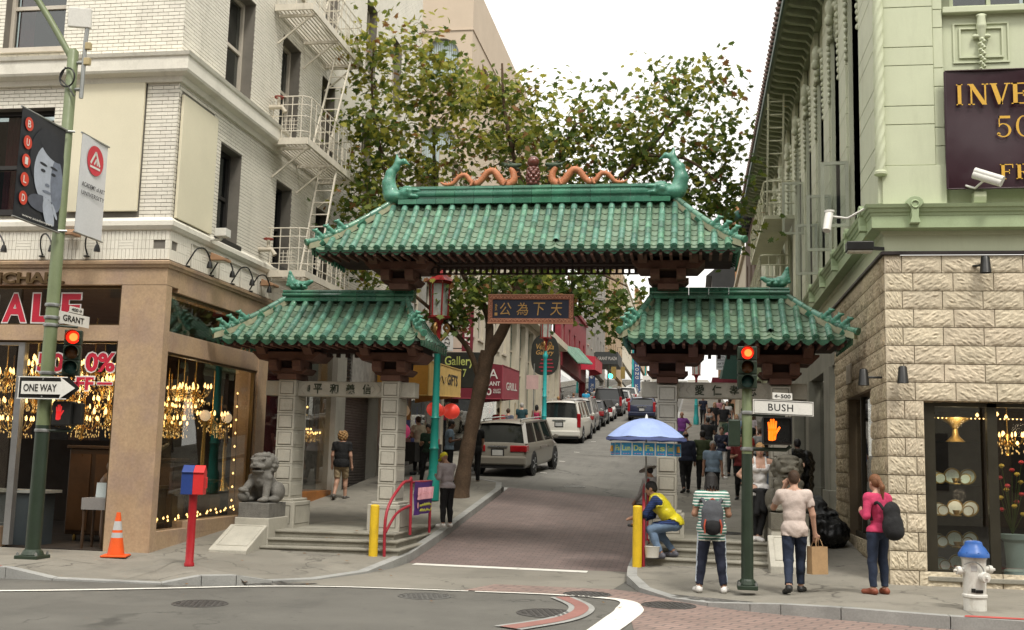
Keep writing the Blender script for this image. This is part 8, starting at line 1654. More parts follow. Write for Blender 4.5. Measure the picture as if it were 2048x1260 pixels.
# ------------------------------------------------------------------ cars
RUB = mat('tyre_rubber', (0.018, 0.018, 0.018), rough=0.8); RIM = mat('alloy_rim', (0.42, 0.43, 0.44), rough=0.3, metal=0.8, obj=True); CGL = mat('car_glass', (0.012, 0.014, 0.014), rough=0.05, spec=0.6, var=0, fine=0); TLR = mat('tail_light', (0.32, 0.01, 0.015), rough=0.15, coat=0.6); BMP = mat('black_trim', (0.02, 0.02, 0.02), rough=0.5); PLT = mat('number_plate', (0.5, 0.5, 0.48), rough=0.4)
def car(label, x, y, z, rz, pitch, col, L, W, H, belt, roof_r, roof_f, hood, tail='corner', gloss=0.25, group='cars parked along the left kerb', soft=False):
 """car seen from behind: rear at local y = 0, front towards +y. roof_r and roof_f: where the roof starts and ends along the length"""
 cn = 'car_paint_%02d_%02d_%02d' % tuple(int(c*99) for c in col); P = mat(cn, col, rough=0.32, metal=0.0, var=0.03, fine=0.0, coat=0.5, obj=True, rn=False)
 t = thing('parked_car' if 'parked' in group else 'car', label, 'car', (x, y, z), rz, group); t.rotation_euler = (pitch, 0, rz); hw = W/2; wf = L-hood
 st = [(0.0, 0.30, belt-0.10, 0.90), (0.06, 0.26, belt, 0.965), (0.5, 0.24, belt, 1.0), (L*0.5, 0.24, belt-0.02, 1.0), (wf, 0.24, belt-0.02, 0.99), (L-0.35, 0.25, belt-0.20, 0.95), (L-0.06, 0.28, belt-0.32, 0.86), (L, 0.32, belt-0.42, 0.78)]
 m = MB(); ring = []
 for (yy, zs, zb, k) in st:
  w = hw*k; c = [(-w*0.93, zs), (-w, zs+0.12), (-w, zs+(zb-zs)*0.62), (-w*0.975, zb-0.06), (-w*0.93, zb), (-w*0.5, zb+0.02), (0, zb+0.025)]; c = c+[(-a, b) for a, b in c[-2::-1]]; ring.append(len(m.v)); m.v += [(a, yy, b) for a, b in c]
 n = 13
 for a, b in zip(ring, ring[1:]):
  for j in range(n-1): m.f.append((a+j, a+j+1, b+j+1, b+j)); m.m.append(0)
  m.f.append((a+n-1, a, b, b+n-1)); m.m.append(0)
 m.f.append(tuple(ring[0]+j for j in range(n))); m.f.append(tuple(ring[-1]+j for j in range(n))); m.m += [0, 0]
 body = m.build('body', P, t, world=False, smooth=38)
 rb, wr = belt+0.0, hw*0.74; y0, y1, y2, y3 = 0.10, roof_r, roof_f, wf+0.12; cols = [(y0, rb, hw*0.90), (y1, H-0.05, wr), (y2, H-0.06, wr*0.98), (y3, rb-0.03, hw*0.90)]
 def cab(s, dz=0.0): return [(-hw*0.925*s, y0, rb-0.01), (-wr*s, y1, H-0.05+dz), (-wr*0.98*s, y2, H-0.07+dz), (-hw*0.925*s, y3, rb-0.03)]
 g = MB(); A = cab(1); B_ = [(-p[0], p[1], p[2]) for p in A]; g.add(A+B_, [(0, 1, 2, 3), (7, 6, 5, 4), (0, 4, 5, 1), (2, 6, 7, 3), (1, 5, 6, 2)])
 g.build('windows', mat('canvas_black', (0.02, 0.02, 0.02), rough=0.8) if soft else CGL, t, world=False)
 if not soft:
  r = MB(); k = 7; sec = [(y1-0.10, -0.035), (y1+0.02, 0.0), ((y1+y2)/2, 0.02), (y2-0.04, -0.005), (y2+0.06, -0.04)]; idx = []
  for yy, dz in sec:
   idx.append(len(r.v))
   for j in range(k): u = j/(k-1)*2-1; r.v.append((u*wr*1.04, yy, H-0.045+dz-0.045*u*u+0.04))
  for a, b in zip(idx, idx[1:]):
   for j in range(k-1): r.f.append((a+j, a+j+1, b+j+1, b+j)); r.m.append(0)
  b0 = len(r.v)
  r.build('roof', P, t, world=False, smooth=60)
  pl = MB()
  for s in (-1, 1):
   pl.beam((s*hw*0.925, y0+0.03, rb-0.02), (s*wr*1.005, y1, H-0.04), 0.12, 0.07); pl.beam((s*hw*0.925, y3-0.05, rb-0.03), (s*wr*0.99, y2, H-0.05), 0.07, 0.06); pl.beam((s*wr*1.01, y1-0.05, H-0.045), (s*wr*0.99, y2, H-0.055), 0.05, 0.05)
   for q in (0.36, 0.66):
    yb = y0+(y3-y0)*q; yt = y1+(y2-y1)*q; pl.beam((s*hw*0.93, yb, rb-0.02), (s*wr*1.0, yt, H-0.06), 0.05, 0.06)
  pl.build('pillar_frame', P if tail != 'dark' else BMP, t, world=False)
  if H > 1.55:
   for s in (-1, 1): q = MB(); q.tube(smoothpath([(s*wr*0.86, y1+0.12, H-0.01), (s*wr*0.88, y1+0.25, H+0.055), (s*wr*0.86, y2-0.4, H+0.055), (s*wr*0.84, y2-0.2, H-0.01)], 3), 0.022, 6); q.build('roof_rail', STEEL, t, world=False, smooth=60)
 for wy in (L*0.19, L*0.80):
  for s in (-1, 1):
   rr = 0.33 if H < 1.7 else 0.37; m = MB(); m.lathe([(rr*0.66, -0.10), (rr*0.95, -0.105), (rr, -0.07), (rr, 0.07), (rr*0.95, 0.105), (rr*0.66, 0.10)], 24, (s*(hw-0.09), wy, rr), axis='x'); w = m.build('tyre', RUB, t, world=False, smooth=40)
   m = MB(); m.lathe([(rr*0.68, 0.06*s), (rr*0.62, 0.10*s), (rr*0.2, 0.075*s), (0.01, 0.085*s)], 20, (s*(hw-0.09), wy, rr), axis='x', caps=False)
   for k in range(5): a = 2*PI*k/5; m.beam((s*(hw+0.0), wy+0.04*math.cos(a), rr+0.04*math.sin(a)), (s*(hw+0.005), wy+rr*0.62*math.cos(a), rr+rr*0.62*math.sin(a)), 0.05, 0.03)
   m.build('rim', RIM, w, world=False, smooth=40)
   a = MB(); a.lathe([(rr*1.16, -0.02), (rr*1.16, 0.012), (rr*0.9, 0.012)], 24, (s*(hw-0.01), wy, rr+0.01), axis='x', caps=False); a.build('wheel_arch', BMP, t, world=False)
 zb = belt
 for s in (-1, 1):
  m = MB()
  if tail == 'tall': m.box(s*hw*0.92-0.10, -0.012, zb-0.42, s*hw*0.92+0.07, 0.16, zb+0.22)
  elif tail == 'wide': m.box(min(s*hw*0.99, s*hw*0.42), -0.02, zb-0.26, max(s*hw*0.99, s*hw*0.42), 0.30, zb-0.06)
  else: m.box(min(s*hw*0.98, s*hw*0.62), -0.015, zb-0.30, max(s*hw*0.98, s*hw*0.62), 0.26, zb-0.02)
  m.build('tail_light', TLR, t, world=False, bevel=0.03)
  m = MB(); m.lathe([(0.075, 0), (0.085, 0.04), (0.06, 0.10)], 10, (s*(hw+0.10), wf-0.05, zb+0.08), axis='y'); m.beam((s*(hw-0.05), wf-0.05, zb+0.04), (s*(hw+0.06), wf-0.05, zb+0.08), 0.05); m.build('mirror', P, t, world=False, bevel=0.01)
 m = MB(); m.box(-hw*0.97, -0.09, 0.34, hw*0.97, 0.15, 0.60); m.build('bumper', P, t, world=False, bevel=0.05); m = MB(); m.box(-hw*0.9, -0.05, 0.24, hw*0.9, 0.2, 0.338); m.build('lower_bumper', BMP, t, world=False)
 m = MB(); m.box(-0.16, -0.03, zb-0.36, 0.16, -0.012, zb-0.20); o = m.build('number_plate', PLT, t, world=False); m = MB(); m.box(-0.20, -0.012, zb-0.40, 0.20, 0.0, zb-0.16); m.build('plate_recess', BMP, t, world=False)
 m = MB(); m.box(-0.3, -0.02, zb-0.12, 0.3, 0.0, zb-0.075); m.build('trim_strip', RIM, t, world=False)
 m = MB()
 for s in (-1, 1):
  for yy in (L*0.36, L*0.58): m.box(s*hw*0.995-0.012, yy, zb-0.20, s*hw*0.995+0.022, yy+0.18, zb-0.165)
 m.build('door_handle', P, t, world=False); return t
def cz(x, y): return road_z(x, y)
car('silver minivan parked beside the tree trunk', -5.72, 32.55, cz(-5.7, 32.55)+0.02, -0.10, 0.075, (0.205, 0.19, 0.16), 4.7, 1.80, 1.62, 0.98, 0.42, 3.35, 1.15, 'wide')
car('cream white sports utility car parked ahead of the minivan', -6.0, 50.0, cz(-6, 50), -0.03, 0.075, (0.62, 0.60, 0.54), 5.1, 2.0, 1.92, 1.16, 0.32, 3.5, 1.3, 'tall')
car('grey sports utility car parked ahead of the white one', -6.0, 57.2, cz(-6, 57.2), 0, 0.09, (0.30, 0.29, 0.27), 4.7, 1.9, 1.8, 1.05, 0.4, 3.4, 1.2)
car('black saloon with red lamps parked ahead of the grey car', -5.95, 63.5, cz(-6, 63.5), 0, 0.09, (0.018, 0.018, 0.02), 4.7, 1.85, 1.5, 0.95, 0.9, 2.9, 1.3, 'corner')
car('white convertible with black soft top parked up the street', -5.9, 69.5, cz(-6, 69.5), 0, 0.09, (0.66, 0.65, 0.62), 4.4, 1.85, 1.38, 0.9, 1.0, 2.6, 1.4, 'corner', soft=True)
car('black sports utility car with red brake strip parked far up the left kerb', -5.8, 76.0, cz(-6, 76), 0, 0.09, (0.022, 0.022, 0.024), 5.0, 2.0, 1.95, 1.15, 0.35, 3.5, 1.25, 'tall')
car('silver saloon parked beyond the black sports utility car', -5.7, 86, cz(-6, 86), 0, 0.09, (0.34, 0.34, 0.33), 4.7, 1.85, 1.5, 0.95, 0.8, 3.0, 1.3); car('pale car farthest up the left kerb', -5.7, 96, cz(-6, 96), 0, 0.09, (0.5, 0.5, 0.48), 4.7, 1.85, 1.5, 0.95, 0.8, 3.0, 1.3)
car('dark blue hatchback driving up the middle of the street', -3.22, 71.0, cz(-3, 71), 0, 0.09, (0.012, 0.018, 0.05), 4.4, 1.76, 1.50, 1.02, 0.75, 2.7, 1.15, 'tall', group='cars driving up the street')
t = thing('motor_scooter', 'motor scooter parked at the kerb between silver van and white car', 'scooter', (-6.2, 47.2, cz(-6, 47.2)), 0.5)
for yy in (0, 1.2): m = MB(); m.tube([(0, yy+0.24*math.cos(a*PI/8), 0.27+0.24*math.sin(a*PI/8)) for a in range(16)], 0.05, 6, closed=True); m.build('tyre', RUB, t, world=False, smooth=60)
solid('scooter_body', [C((0, 0.0, 0.5), (0, 0.45, 0.55), 0.14, 0.12), C((0, 0.45, 0.4), (0, 0.95, 0.35), 0.08), C((0, 1.1, 0.3), (0, 0.95, 1.0), 0.06, 0.1)], BMP, t, 0.03, 0.05); m = MB(); m.tube([(-0.33, 0.9, 1.08), (0, 0.95, 1.02), (0.33, 0.9, 1.08)], 0.02, 6); m.build('handlebar', STEEL, t, world=False)
# ------------------------------------------------------------------ people
SK = {'p': mat('skin_pale', (0.46, 0.27, 0.19), rough=0.55, var=0.08, vs=8, obj=True), 'm': mat('skin_tan', (0.33, 0.18, 0.115), rough=0.55, var=0.08, vs=8, obj=True), 'd': mat('skin_brown', (0.15, 0.075, 0.045), rough=0.55, var=0.08, vs=8, obj=True)}
def cloth(name, c, **k):
 return mat('cloth_'+name, c, rough=0.85, var=0.2, vs=6, fine=0.1, fs=90, bump=0.7, bs=11, obj=True, **k)
def striped(name, c1, c2, freq):
 m = cloth(name, c1); nt = m.node_tree
 if nt.nodes.get('stripe'): return m
 w = _nd(nt, 'ShaderNodeTexWave', bands_direction='Z'); w.name = 'stripe'; w.inputs['Scale'].default_value = freq; w.inputs['Distortion'].default_value = 0.6; w.inputs['Detail Scale'].default_value = 1.0; tc = _nd(nt, 'ShaderNodeTexCoord'); nt.links.new(tc.outputs['Object'], w.inputs['Vector'])
 gt = _nd(nt, 'ShaderNodeMath', operation='GREATER_THAN'); gt.inputs[1].default_value = 0.55; nt.links.new(w.outputs['Fac'], gt.inputs[0]); mx = _nd(nt, 'ShaderNodeMix', data_type='RGBA'); mx.inputs[6].default_value = (*c1, 1); mx.inputs[7].default_value = (*c2, 1); nt.links.new(gt.outputs[0], mx.inputs[0])
 rgb = [n for n in nt.nodes if n.type == 'RGB'][0]
 for l in [l for l in nt.links if l.from_node == rgb]: nt.links.new(mx.outputs[2], l.to_socket)
 return m
HAIR = {k: mat('hair_'+k, c, rough=0.6, var=0.3, vs=30, bump=0.6, bs=60, obj=True) for k, c in (('black', (0.012, 0.010, 0.009)), ('brown', (0.055, 0.028, 0.014)), ('blond', (0.36, 0.21, 0.085)), ('grey', (0.33, 0.32, 0.30)), ('auburn', (0.16, 0.065, 0.025)))}
ARM = {'down': ((0.05, -0.02, -0.28), (0.07, 0.06, -0.53)), 'bent': ((0.06, -0.02, -0.27), (-0.04, 0.20, -0.22)), 'hip': ((0.20, -0.06, -0.24), (0.02, 0.04, -0.40)), 'up': ((0.10, 0.14, -0.20), (-0.06, 0.16, 0.10)), 'swing': ((0.04, -0.12, -0.26), (0.06, -0.14, -0.50)), 'fore': ((0.04, 0.10, -0.26), (0.04, 0.26, -0.44)), 'face': ((0.02, 0.16, -0.22), (-0.12, 0.24, 0.04)), 'out': ((0.22, 0.08, -0.14), (0.44, 0.10, -0.12)), 'carry': ((0.07, 0.0, -0.28), (0.10, 0.06, -0.54))}
LEG = {'st': ((0.01, 0.02, -0.43), (0.02, -0.01, -0.83)), 'fw': ((0.0, 0.14, -0.40), (0.0, 0.16, -0.81)), 'bk': ((0.0, -0.02, -0.42), (0.0, -0.26, -0.78)), 'wide': ((0.05, 0.03, -0.43), (0.09, -0.01, -0.83)), 'cross': ((-0.04, 0.05, -0.42), (-0.12, 0.04, -0.83)), 'squat': ((0.05, 0.38, -0.10), (0.04, 0.20, -0.49)), 'squat2': ((0.06, 0.34, -0.06), (0.05, 0.02, -0.47)), 'sit': ((0.03, 0.40, -0.02), (0.02, 0.42, -0.42))}
def person(label, x, y, z, rz, H=1.72, skin='m', top=None, sleeve='short', bottom=None, blen='long', shoe=(0.03, 0.03, 0.03), hair='black', hs='short', L='down', R='down', l='st', r='st', fat=1.0, lean=0.0, bow=0.0, turn=0.0, vox=0.0125, face=False, hem=0.0, fem=False, vest=None, cap=None, group=None, hip=0.90, extra=None, neckline=0.0, skirt=None, stripe=None):
 """figure facing local +y; joints posed from the tables above; clothes are shells lifted off the body"""
 s = H/1.75; far = vox > 0.02; pr = []; f = fat; hipz = hip
 cl, sl = math.cos(lean), math.sin(lean)
 def tor(px, py, pz): return (px, py*cl+pz*sl, hipz+0.02+pz*cl-py*sl)
 sw = 0.168 if fem else 0.186; hw = 0.088
 rot = None if abs(lean) < 0.02 else (-lean, 0, 0)
 pr += [E((0, -0.01, hipz+0.0), (0.165*f, 0.118*f, 0.13), None, 'pelvis'), E(tor(0, 0.005*f, 0.19), (0.142*f*(0.9 if fem else 1), 0.105*f, 0.17), rot, 'torso'), E(tor(0, -0.005, 0.36), (0.165*(0.93 if fem else 1)*(0.6+0.4*f), 0.115*(0.6+0.4*f), 0.19), rot, 'torso'), C(tor(-sw+0.06, -0.01, 0.462), tor(sw-0.06, -0.01, 0.462), 0.062, None, 'torso'), C(tor(0, -0.02, 0.535), tor(-sw*0.72, -0.012, 0.47), 0.04, 0.048, 'torso'), C(tor(0, -0.02, 0.535), tor(sw*0.72, -0.012, 0.47), 0.04, 0.048, 'torso'), C(tor(-sw, -0.01, 0.455), tor(-sw+0.04, -0.01, 0.40), 0.06, 0.07, 'torso'), C(tor(sw, -0.01, 0.455), tor(sw-0.04, -0.01, 0.40), 0.06, 0.07, 'torso')]
 if fem: pr += [E(tor(sg*0.07, 0.095, 0.335), (0.062, 0.05, 0.06), rot, 'torso') for sg in (-1, 1)]
 nb = Vector(tor(0, -0.015, 0.50)); hd = Vector(tor(0, 0.02, 0.50))+Vector((0, 0.02+0.10*math.sin(bow), 0.175*math.cos(bow*0.7))); pr.append(C(tuple(nb), tuple(hd-Vector((0, 0.01, 0.03))), 0.056, 0.05, 'neck'))
 HR = Euler((-bow, 0, turn)).to_matrix()
 def hp(px, py, pz): v = HR @ Vector((px, py, pz)); return (hd.x+v.x, hd.y+v.y, hd.z+v.z)
 hrot = (-bow, 0, turn)
 pr += [E(hp(0, -0.012, 0.025), (0.074, 0.092, 0.093), hrot, 'head'), E(hp(0, 0.022, -0.045), (0.056, 0.066, 0.072), hrot, 'head')]
 if not far: pr += [C(hp(0, 0.088, 0.008), hp(0, 0.102, -0.022), 0.010, 0.015, 'head'), E(hp(-0.076, -0.01, -0.005), (0.012, 0.022, 0.03), hrot, 'head'), E(hp(0.076, -0.01, -0.005), (0.012, 0.022, 0.03), hrot, 'head')]
 hands = {}
 for sg, nm, pose in ((-1, 'L', L), (1, 'R', R)):
  e, w = ARM[pose] if isinstance(pose, str) else pose; sh = Vector(tor(sg*sw, -0.01, 0.46)); el = sh+Vector((sg*e[0], e[1], e[2])); wr = sh+Vector((sg*w[0], w[1], w[2])); g = 0.75+0.25*f
  pr += [C(tuple(sh), tuple(el), 0.056*g, 0.043*g, 'uarm'+nm), C(tuple(el), tuple(wr), 0.041*g, 0.028, 'farm'+nm)]; d = (wr-el).normalized(); pm = wr+d*0.055; hands[nm] = wr+d*0.10
  pr.append(C(tuple(wr+d*0.01), tuple(pm), 0.027, 0.034, 'hand'))
  if vox < 0.0115:
   side = d.cross(Vector((0, 1, 0.2))).normalized(); inn = Vector((-sg*0.35, 0.3, 0))
   for q in range(4): a = pm+side*(0.021*(q-1.5))+d*0.02; b = a+d*(0.040-0.006*abs(q-1.2)); c = b+(d+inn).normalized()*0.032; pr += [C(tuple(a), tuple(b), 0.0095, 0.0088, 'hand'), C(tuple(b), tuple(c), 0.0088, 0.0075, 'hand')]
   a = wr+d*0.03+side*0.026; b = a+(d*0.6+side*0.8).normalized()*0.035; pr += [C(tuple(a), tuple(b), 0.012, 0.010, 'hand'), C(tuple(b), tuple(b+d*0.028), 0.010, 0.008, 'hand')]
  else: pr += [C(tuple(pm), tuple(pm+d*0.06), 0.03, 0.02, 'hand')]
 foot = []
 for sg, nm, pose in ((-1, 'L', l), (1, 'R', r)):
  k, a = LEG[pose] if isinstance(pose, str) else pose; h = Vector((sg*hw, 0, hipz-0.02)); kn = h+Vector((sg*k[0], k[1], k[2])); an = h+Vector((sg*a[0], a[1], a[2])); g = 0.7+0.3*f
  pr += [C(tuple(h), tuple(kn), 0.092*g, 0.060*g, 'thigh'+nm), C(tuple(kn), tuple(an), 0.058*g, 0.040, 'shin'+nm), E(tuple(kn+(an-kn)*0.3+Vector((0, -0.018, 0))), (0.052*g, 0.055*g, 0.11), None, 'shin'+nm)]; pt = 0.5 if pose == 'bk' else 0.0
  hl = an+Vector((0, -0.035, -0.035+0.03*pt)); toe = an+Vector((sg*0.055, 0.15, -0.048-0.07*pt)); pr += [C(tuple(hl), tuple(an+Vector((0, 0.06, -0.035))), 0.038, 0.036, 'foot'), C(tuple(an+Vector((0, 0.05, -0.04))), tuple(toe), 0.037, 0.028, 'foot')]; foot.append(an)
 V, Q, T, U = sdf_mesh(pr, vox/s, 0.022); N = vnormals(V, Q); tags = np.array([p[-1] for p in pr], dtype=object)[T]; zmin = V[:, 2].min(); V[:, 2] -= zmin; hipz2 = hipz-zmin; V *= s
 t = thing('person', label, 'person', (x, y, z), rz, group); body = link('body', np_mesh('body', V, Q, SK[skin]), t)
 def shell(name, sel, off, m, fold=0.006, drape=0.0):
  fs = sel[Q].all(1); q = Q[fs]
  if not len(q): return
  u, inv = np.unique(q, return_inverse=True); inv = inv.reshape(q.shape); P = V[u]; a_ = P[:, 2]*9+P[:, 0]*23+3*np.sin(P[:, 2]*7+x*5); b_ = P[:, 2]*31-P[:, 0]*17+P[:, 1]*13+2*np.sin(P[:, 0]*9+y*7); wv = fold*(0.6*np.abs(np.sin(a_))**3+0.5*np.sin(b_)*np.sin(a_*0.6+1)-0.2); W_ = P+N[u]*((off+wv)*s)[:, None]
  if drape:
   rx, ry = (0.168*f+0.022)*s, (0.120*f+0.025)*s; rho = np.sqrt((W_[:, 0]/rx)**2+((W_[:, 1]+0.005)/ry)**2)+1e-6; wz = np.clip((hipz2+0.42-z_[u])/0.2, 0, 1); low = (z_[u] < hipz2+0.42) & ((tags[u] == 'torso') | (tags[u] == 'pelvis')); g = np.where(low & (rho < 1), 1+drape*wz*(1/rho-1), 1); W_[:, 0] *= g; W_[:, 1] *= g
  E_ = np.concatenate([inv[:, [i, (i+1) % 4]] for i in range(4)]); k = E_.min(1).astype(np.int64)*len(u)+E_.max(1); uq, ix, ct = np.unique(k, return_index=True, return_counts=True); be = E_[ix[ct == 1]]; n = len(u); rim = np.stack([be[:, 1], be[:, 0], be[:, 0]+n, be[:, 1]+n], 1)
  link(name, np_mesh(name, np.concatenate([W_, P-N[u]*0.002]), np.concatenate([inv, rim]), m), t)
 z_ = V[:, 2]/s; isP = tags == 'pelvis'; isT = tags == 'torso'; ua = (tags == 'uarmL') | (tags == 'uarmR'); fa = (tags == 'farmL') | (tags == 'farmR'); th = (tags == 'thighL') | (tags == 'thighR'); sn = (tags == 'shinL') | (tags == 'shinR'); ft = tags == 'foot'; hemz = hipz2-0.03-hem
 if bottom is not None:
  sel = isP | (isT & (z_ < hipz2+0.10)) | th & ((U < 0.85) if blen == 'shorts' else True) | (sn & (U < (0.92 if blen == 'long' else 0.6)) if blen in ('long', 'crop') else False); shell('trousers', sel, 0.012, bottom, 0.007)
 if stripe is not None: shell('side_stripe', ((th & (U > 0.1)) | (sn & (U < 0.85))) & (N[:, 0]*np.sign(V[:, 0]) > 0.86), 0.020, stripe, 0.007)
 if skirt is not None: sel = isP | th & (U < 0.9); shell('skirt', sel, 0.04, skirt, 0.012)
 sel = isT | ((isP | th) & (z_ > hemz)) | (ua & ((U < 0.62) if sleeve == 'short' else (U < 0.06 if sleeve == 'none' else True))) | (fa & (U < 0.9) if sleeve == 'long' else False)
 if sleeve == 'none': sel &= ~((isT) & (z_ > hipz2+0.44) & (np.abs(V[:, 0]/s) > 0.115)); sel &= ~(isT & (z_ > hipz2+0.43-neckline) & (np.abs(V[:, 0]/s) < 0.075))
 else: sel &= ~(isT & (z_ > hipz2+0.545))
 if top is not None: shell('shirt', sel, 0.016, top, 0.009, 0.0 if (fem or lean > 0.1) else 0.45)
 if vest is not None: shell('vest', (isT | (isP & (z_ > hipz2-0.02))) & ~((np.abs(V[:, 0]/s) > 0.17) & (z_ > hipz2+0.3)), 0.038, vest, 0.010)
 sm = mat('shoe_%02d%02d' % (int(shoe[0]*99), int(shoe[2]*99)), shoe, rough=0.5, obj=True); shell('shoes', ft | (sn & (U > 0.97)), 0.010, sm, 0.0)
 if hair:
  if cap: hps = []
  hv = vox if far else 0.0075; o = 0.0 if hs != 'bald' else -0.02; hps = [E(hp(0, -0.020, 0.036), (0.084, 0.099, 0.098), hrot)]; ng = [E(hp(0, 0.115, -0.05), (0.085, 0.09, 0.125), hrot)]
  if hs == 'short': hps.append(E(hp(0, -0.055, -0.015), (0.066, 0.06, 0.06), hrot))
  if hs == 'bald': hps = [E(hp(0, -0.045, -0.005), (0.083, 0.072, 0.05), hrot)]
  if hs == 'pony': hps += [E(hp(0, -0.05, 0.0), (0.076, 0.07, 0.08), hrot), C(hp(0, -0.11, 0.03), hp(0.01, -0.15, -0.08), 0.032, 0.04), C(hp(0.01, -0.15, -0.08), hp(0.015, -0.135, -0.25), 0.04, 0.012)]
  if hs == 'long': hps += [C(hp(0, -0.06, 0.0), hp(0, -0.075, -0.20), 0.08, 0.06), C(hp(-0.06, -0.03, 0.0), hp(-0.07, -0.01, -0.2), 0.035, 0.02), C(hp(0.06, -0.03, 0.0), hp(0.07, -0.01, -0.2), 0.035, 0.02)]
  if hs == 'curly':
   for k in range(40): a = k*2.4; q = -0.9+1.9*k/40; rr = 0.105*math.sqrt(max(0.05, 1-q*q*0.7)); hps.append(E(hp(rr*math.cos(a), -0.03+rr*math.sin(a), 0.01+0.11*q), (0.034, 0.034, 0.034)))
  if hs == 'dread':
   for k in range(22): a = PI*0.9+PI*1.2*(k+0.5)/22; hps.append(C(hp(0.078*math.cos(a), -0.02+0.092*math.sin(a), 0.06), hp(0.10*math.cos(a), -0.02+0.115*math.sin(a), -0.09-0.035*(k % 3)), 0.013, 0.009))
  A, B_, c_, d_ = sdf_mesh(hps, hv/s, 0.004 if hs in ('curly', 'dread') else 0.02, ng); A[:, 2] -= zmin; link('hair', np_mesh('hair', A*s, B_, HAIR[hair]), t)
 if cap is not None:
  A, B_, c_, d_ = sdf_mesh([E(hp(0, -0.01, 0.055), (0.092, 0.106, 0.085), hrot), E(hp(0, 0.12, 0.035), (0.075, 0.09, 0.014), hrot)] if cap[1] == 'cap' else [E(hp(0, -0.01, 0.06), (0.092, 0.102, 0.085), hrot), E(hp(0, 0.0, 0.05), (0.20, 0.21, 0.016), hrot)], 0.010, 0.012, [E(hp(0, 0, -0.06), (0.085, 0.09, 0.09), hrot)]); A[:, 2] -= zmin; link('cap' if cap[1] == 'cap' else 'hat', np_mesh('cap', A*s, B_, cap[0]), t)
 if face:
  for nm, pts, rad, m in (('eyes', [(-0.031, 0.078, 0.006), (0.031, 0.078, 0.006)], (0.012, 0.006, 0.006), HAIR['black']), ('eyebrows', [(-0.031, 0.080, 0.026), (0.031, 0.080, 0.026)], (0.018, 0.006, 0.004), HAIR['brown']), ('mouth', [(0, 0.085, -0.066)], (0.022, 0.007, 0.007 if not fem else 0.009), mat('lips', (0.33, 0.10, 0.09), rough=0.5))):
   A, B_, c_, d_ = sdf_mesh([E(hp(*q), rad, hrot) for q in pts], 0.004, 0.002); A[:, 2] -= zmin; link(nm, np_mesh(nm, A*s, B_, m), t)
 hands = {k: Vector((v.x, v.y, v.z-zmin))*s for k, v in hands.items()}
 def wp(v): v = Vector(v); return Vector((x+v.x*math.cos(rz)-v.y*math.sin(rz), y+v.x*math.sin(rz)+v.y*math.cos(rz), z+v.z))
 return t, {k: wp(v) for k, v in hands.items()}, (hipz2*s, wp, s)
JEAN = cloth('navy_jeans', (0.018, 0.027, 0.052)); BLKC = cloth('black', (0.012, 0.012, 0.013)); JLT = cloth('faded_jeans', (0.12, 0.18, 0.27)); KHA = cloth('khaki', (0.28, 0.215, 0.13)); WHC = cloth('white', (0.66, 0.64, 0.62)); NVY = cloth('navy', (0.018, 0.022, 0.042)); GRC = cloth('grey', (0.26, 0.26, 0.25)); OLV = cloth('olive', (0.05, 0.065, 0.028)); LBL = cloth('pale_blue', (0.22, 0.30, 0.39)); LIL = cloth('lilac_grey', (0.36, 0.32, 0.33)); PURC = cloth('purple', (0.15, 0.035, 0.19)); PIN = cloth('pink', (0.52, 0.045, 0.12)); DGC = cloth('bottle_green', (0.012, 0.032, 0.018)); REDC_ = cloth('red', (0.42, 0.03, 0.03)); BLC = cloth('royal_blue', (0.025, 0.06, 0.33)); CYC = cloth('cyan', (0.03, 0.30, 0.52)); STR = striped('green_striped', (0.055, 0.20, 0.155), (0.66, 0.66, 0.62), 7.5); BEI = cloth('stone_beige', (0.56, 0.47, 0.42))
WS = (0.68, 0.66, 0.63)
_, hnd, inf = person('person in a green and white striped polo with a grey backpack, seen from behind', 0.27, 16.15, gz(0.27, 16.15), 0.06, 1.68, 'm', STR, 'short', NVY, 'long', WS, 'black', 'dread', 'bent', 'bent', 'wide', 'wide', 1.22, 0.03, 0.15, vox=0.0105, hem=0.15, stripe=cloth('stripe_pale', (0.5, 0.56, 0.62)))
t = thing('backpack', 'grey and black backpack on the striped polo shirt', 'backpack', (0.27, 15.97, 0.91), 0.06); GBP = cloth('pack_grey', (0.075, 0.08, 0.09)); OBP = cloth('pack_orange', (0.35, 0.06, 0.03))
solid('pack_body', [E((0, -0.11, 0.28), (0.155, 0.10, 0.16)), E((0, -0.11, 0.13), (0.16, 0.11, 0.15)), E((0, -0.10, 0.40), (0.11, 0.07, 0.06))], GBP, t, 0.012, 0.04); solid('pocket', [E((0, -0.17, 0.09), (0.13, 0.07, 0.12))], BLKC, t, 0.012, 0.02)
m = MB()
for sg in (-1, 1): m.tube(smoothpath([(sg*0.09, -0.06, 0.38), (sg*0.13, 0.02, 0.46), (sg*0.15, 0.14, 0.42)], 4), 0.024, 6)
m.build('strap', GBP, t, world=False, smooth=60); m = MB(); m.tube(smoothpath([(-0.05, -0.1, 0.43), (0, -0.12, 0.47), (0.05, -0.1, 0.43)], 4), 0.014, 6)
for sg in (-1, 1): m.tube([(sg*0.11, -0.21, 0.0), (sg*0.12, -0.235, 0.1), (sg*0.10, -0.2, 0.19)], 0.012, 5)
m.build('trim', OBP, t, world=False, smooth=60)
_, hnd, inf = person('person in a beige T-shirt and dark jeans holding a phone, seen from behind', 1.42, 16.2, gz(1.42, 16.2), -0.05, 1.72, 'p', BEI, 'short', JEAN, 'long', (0.02, 0.02, 0.02), 'brown', 'short', 'up', 'carry', 'bk', 'fw', 0.93, 0.03, 0.1, vox=0.0105, hem=0.08)
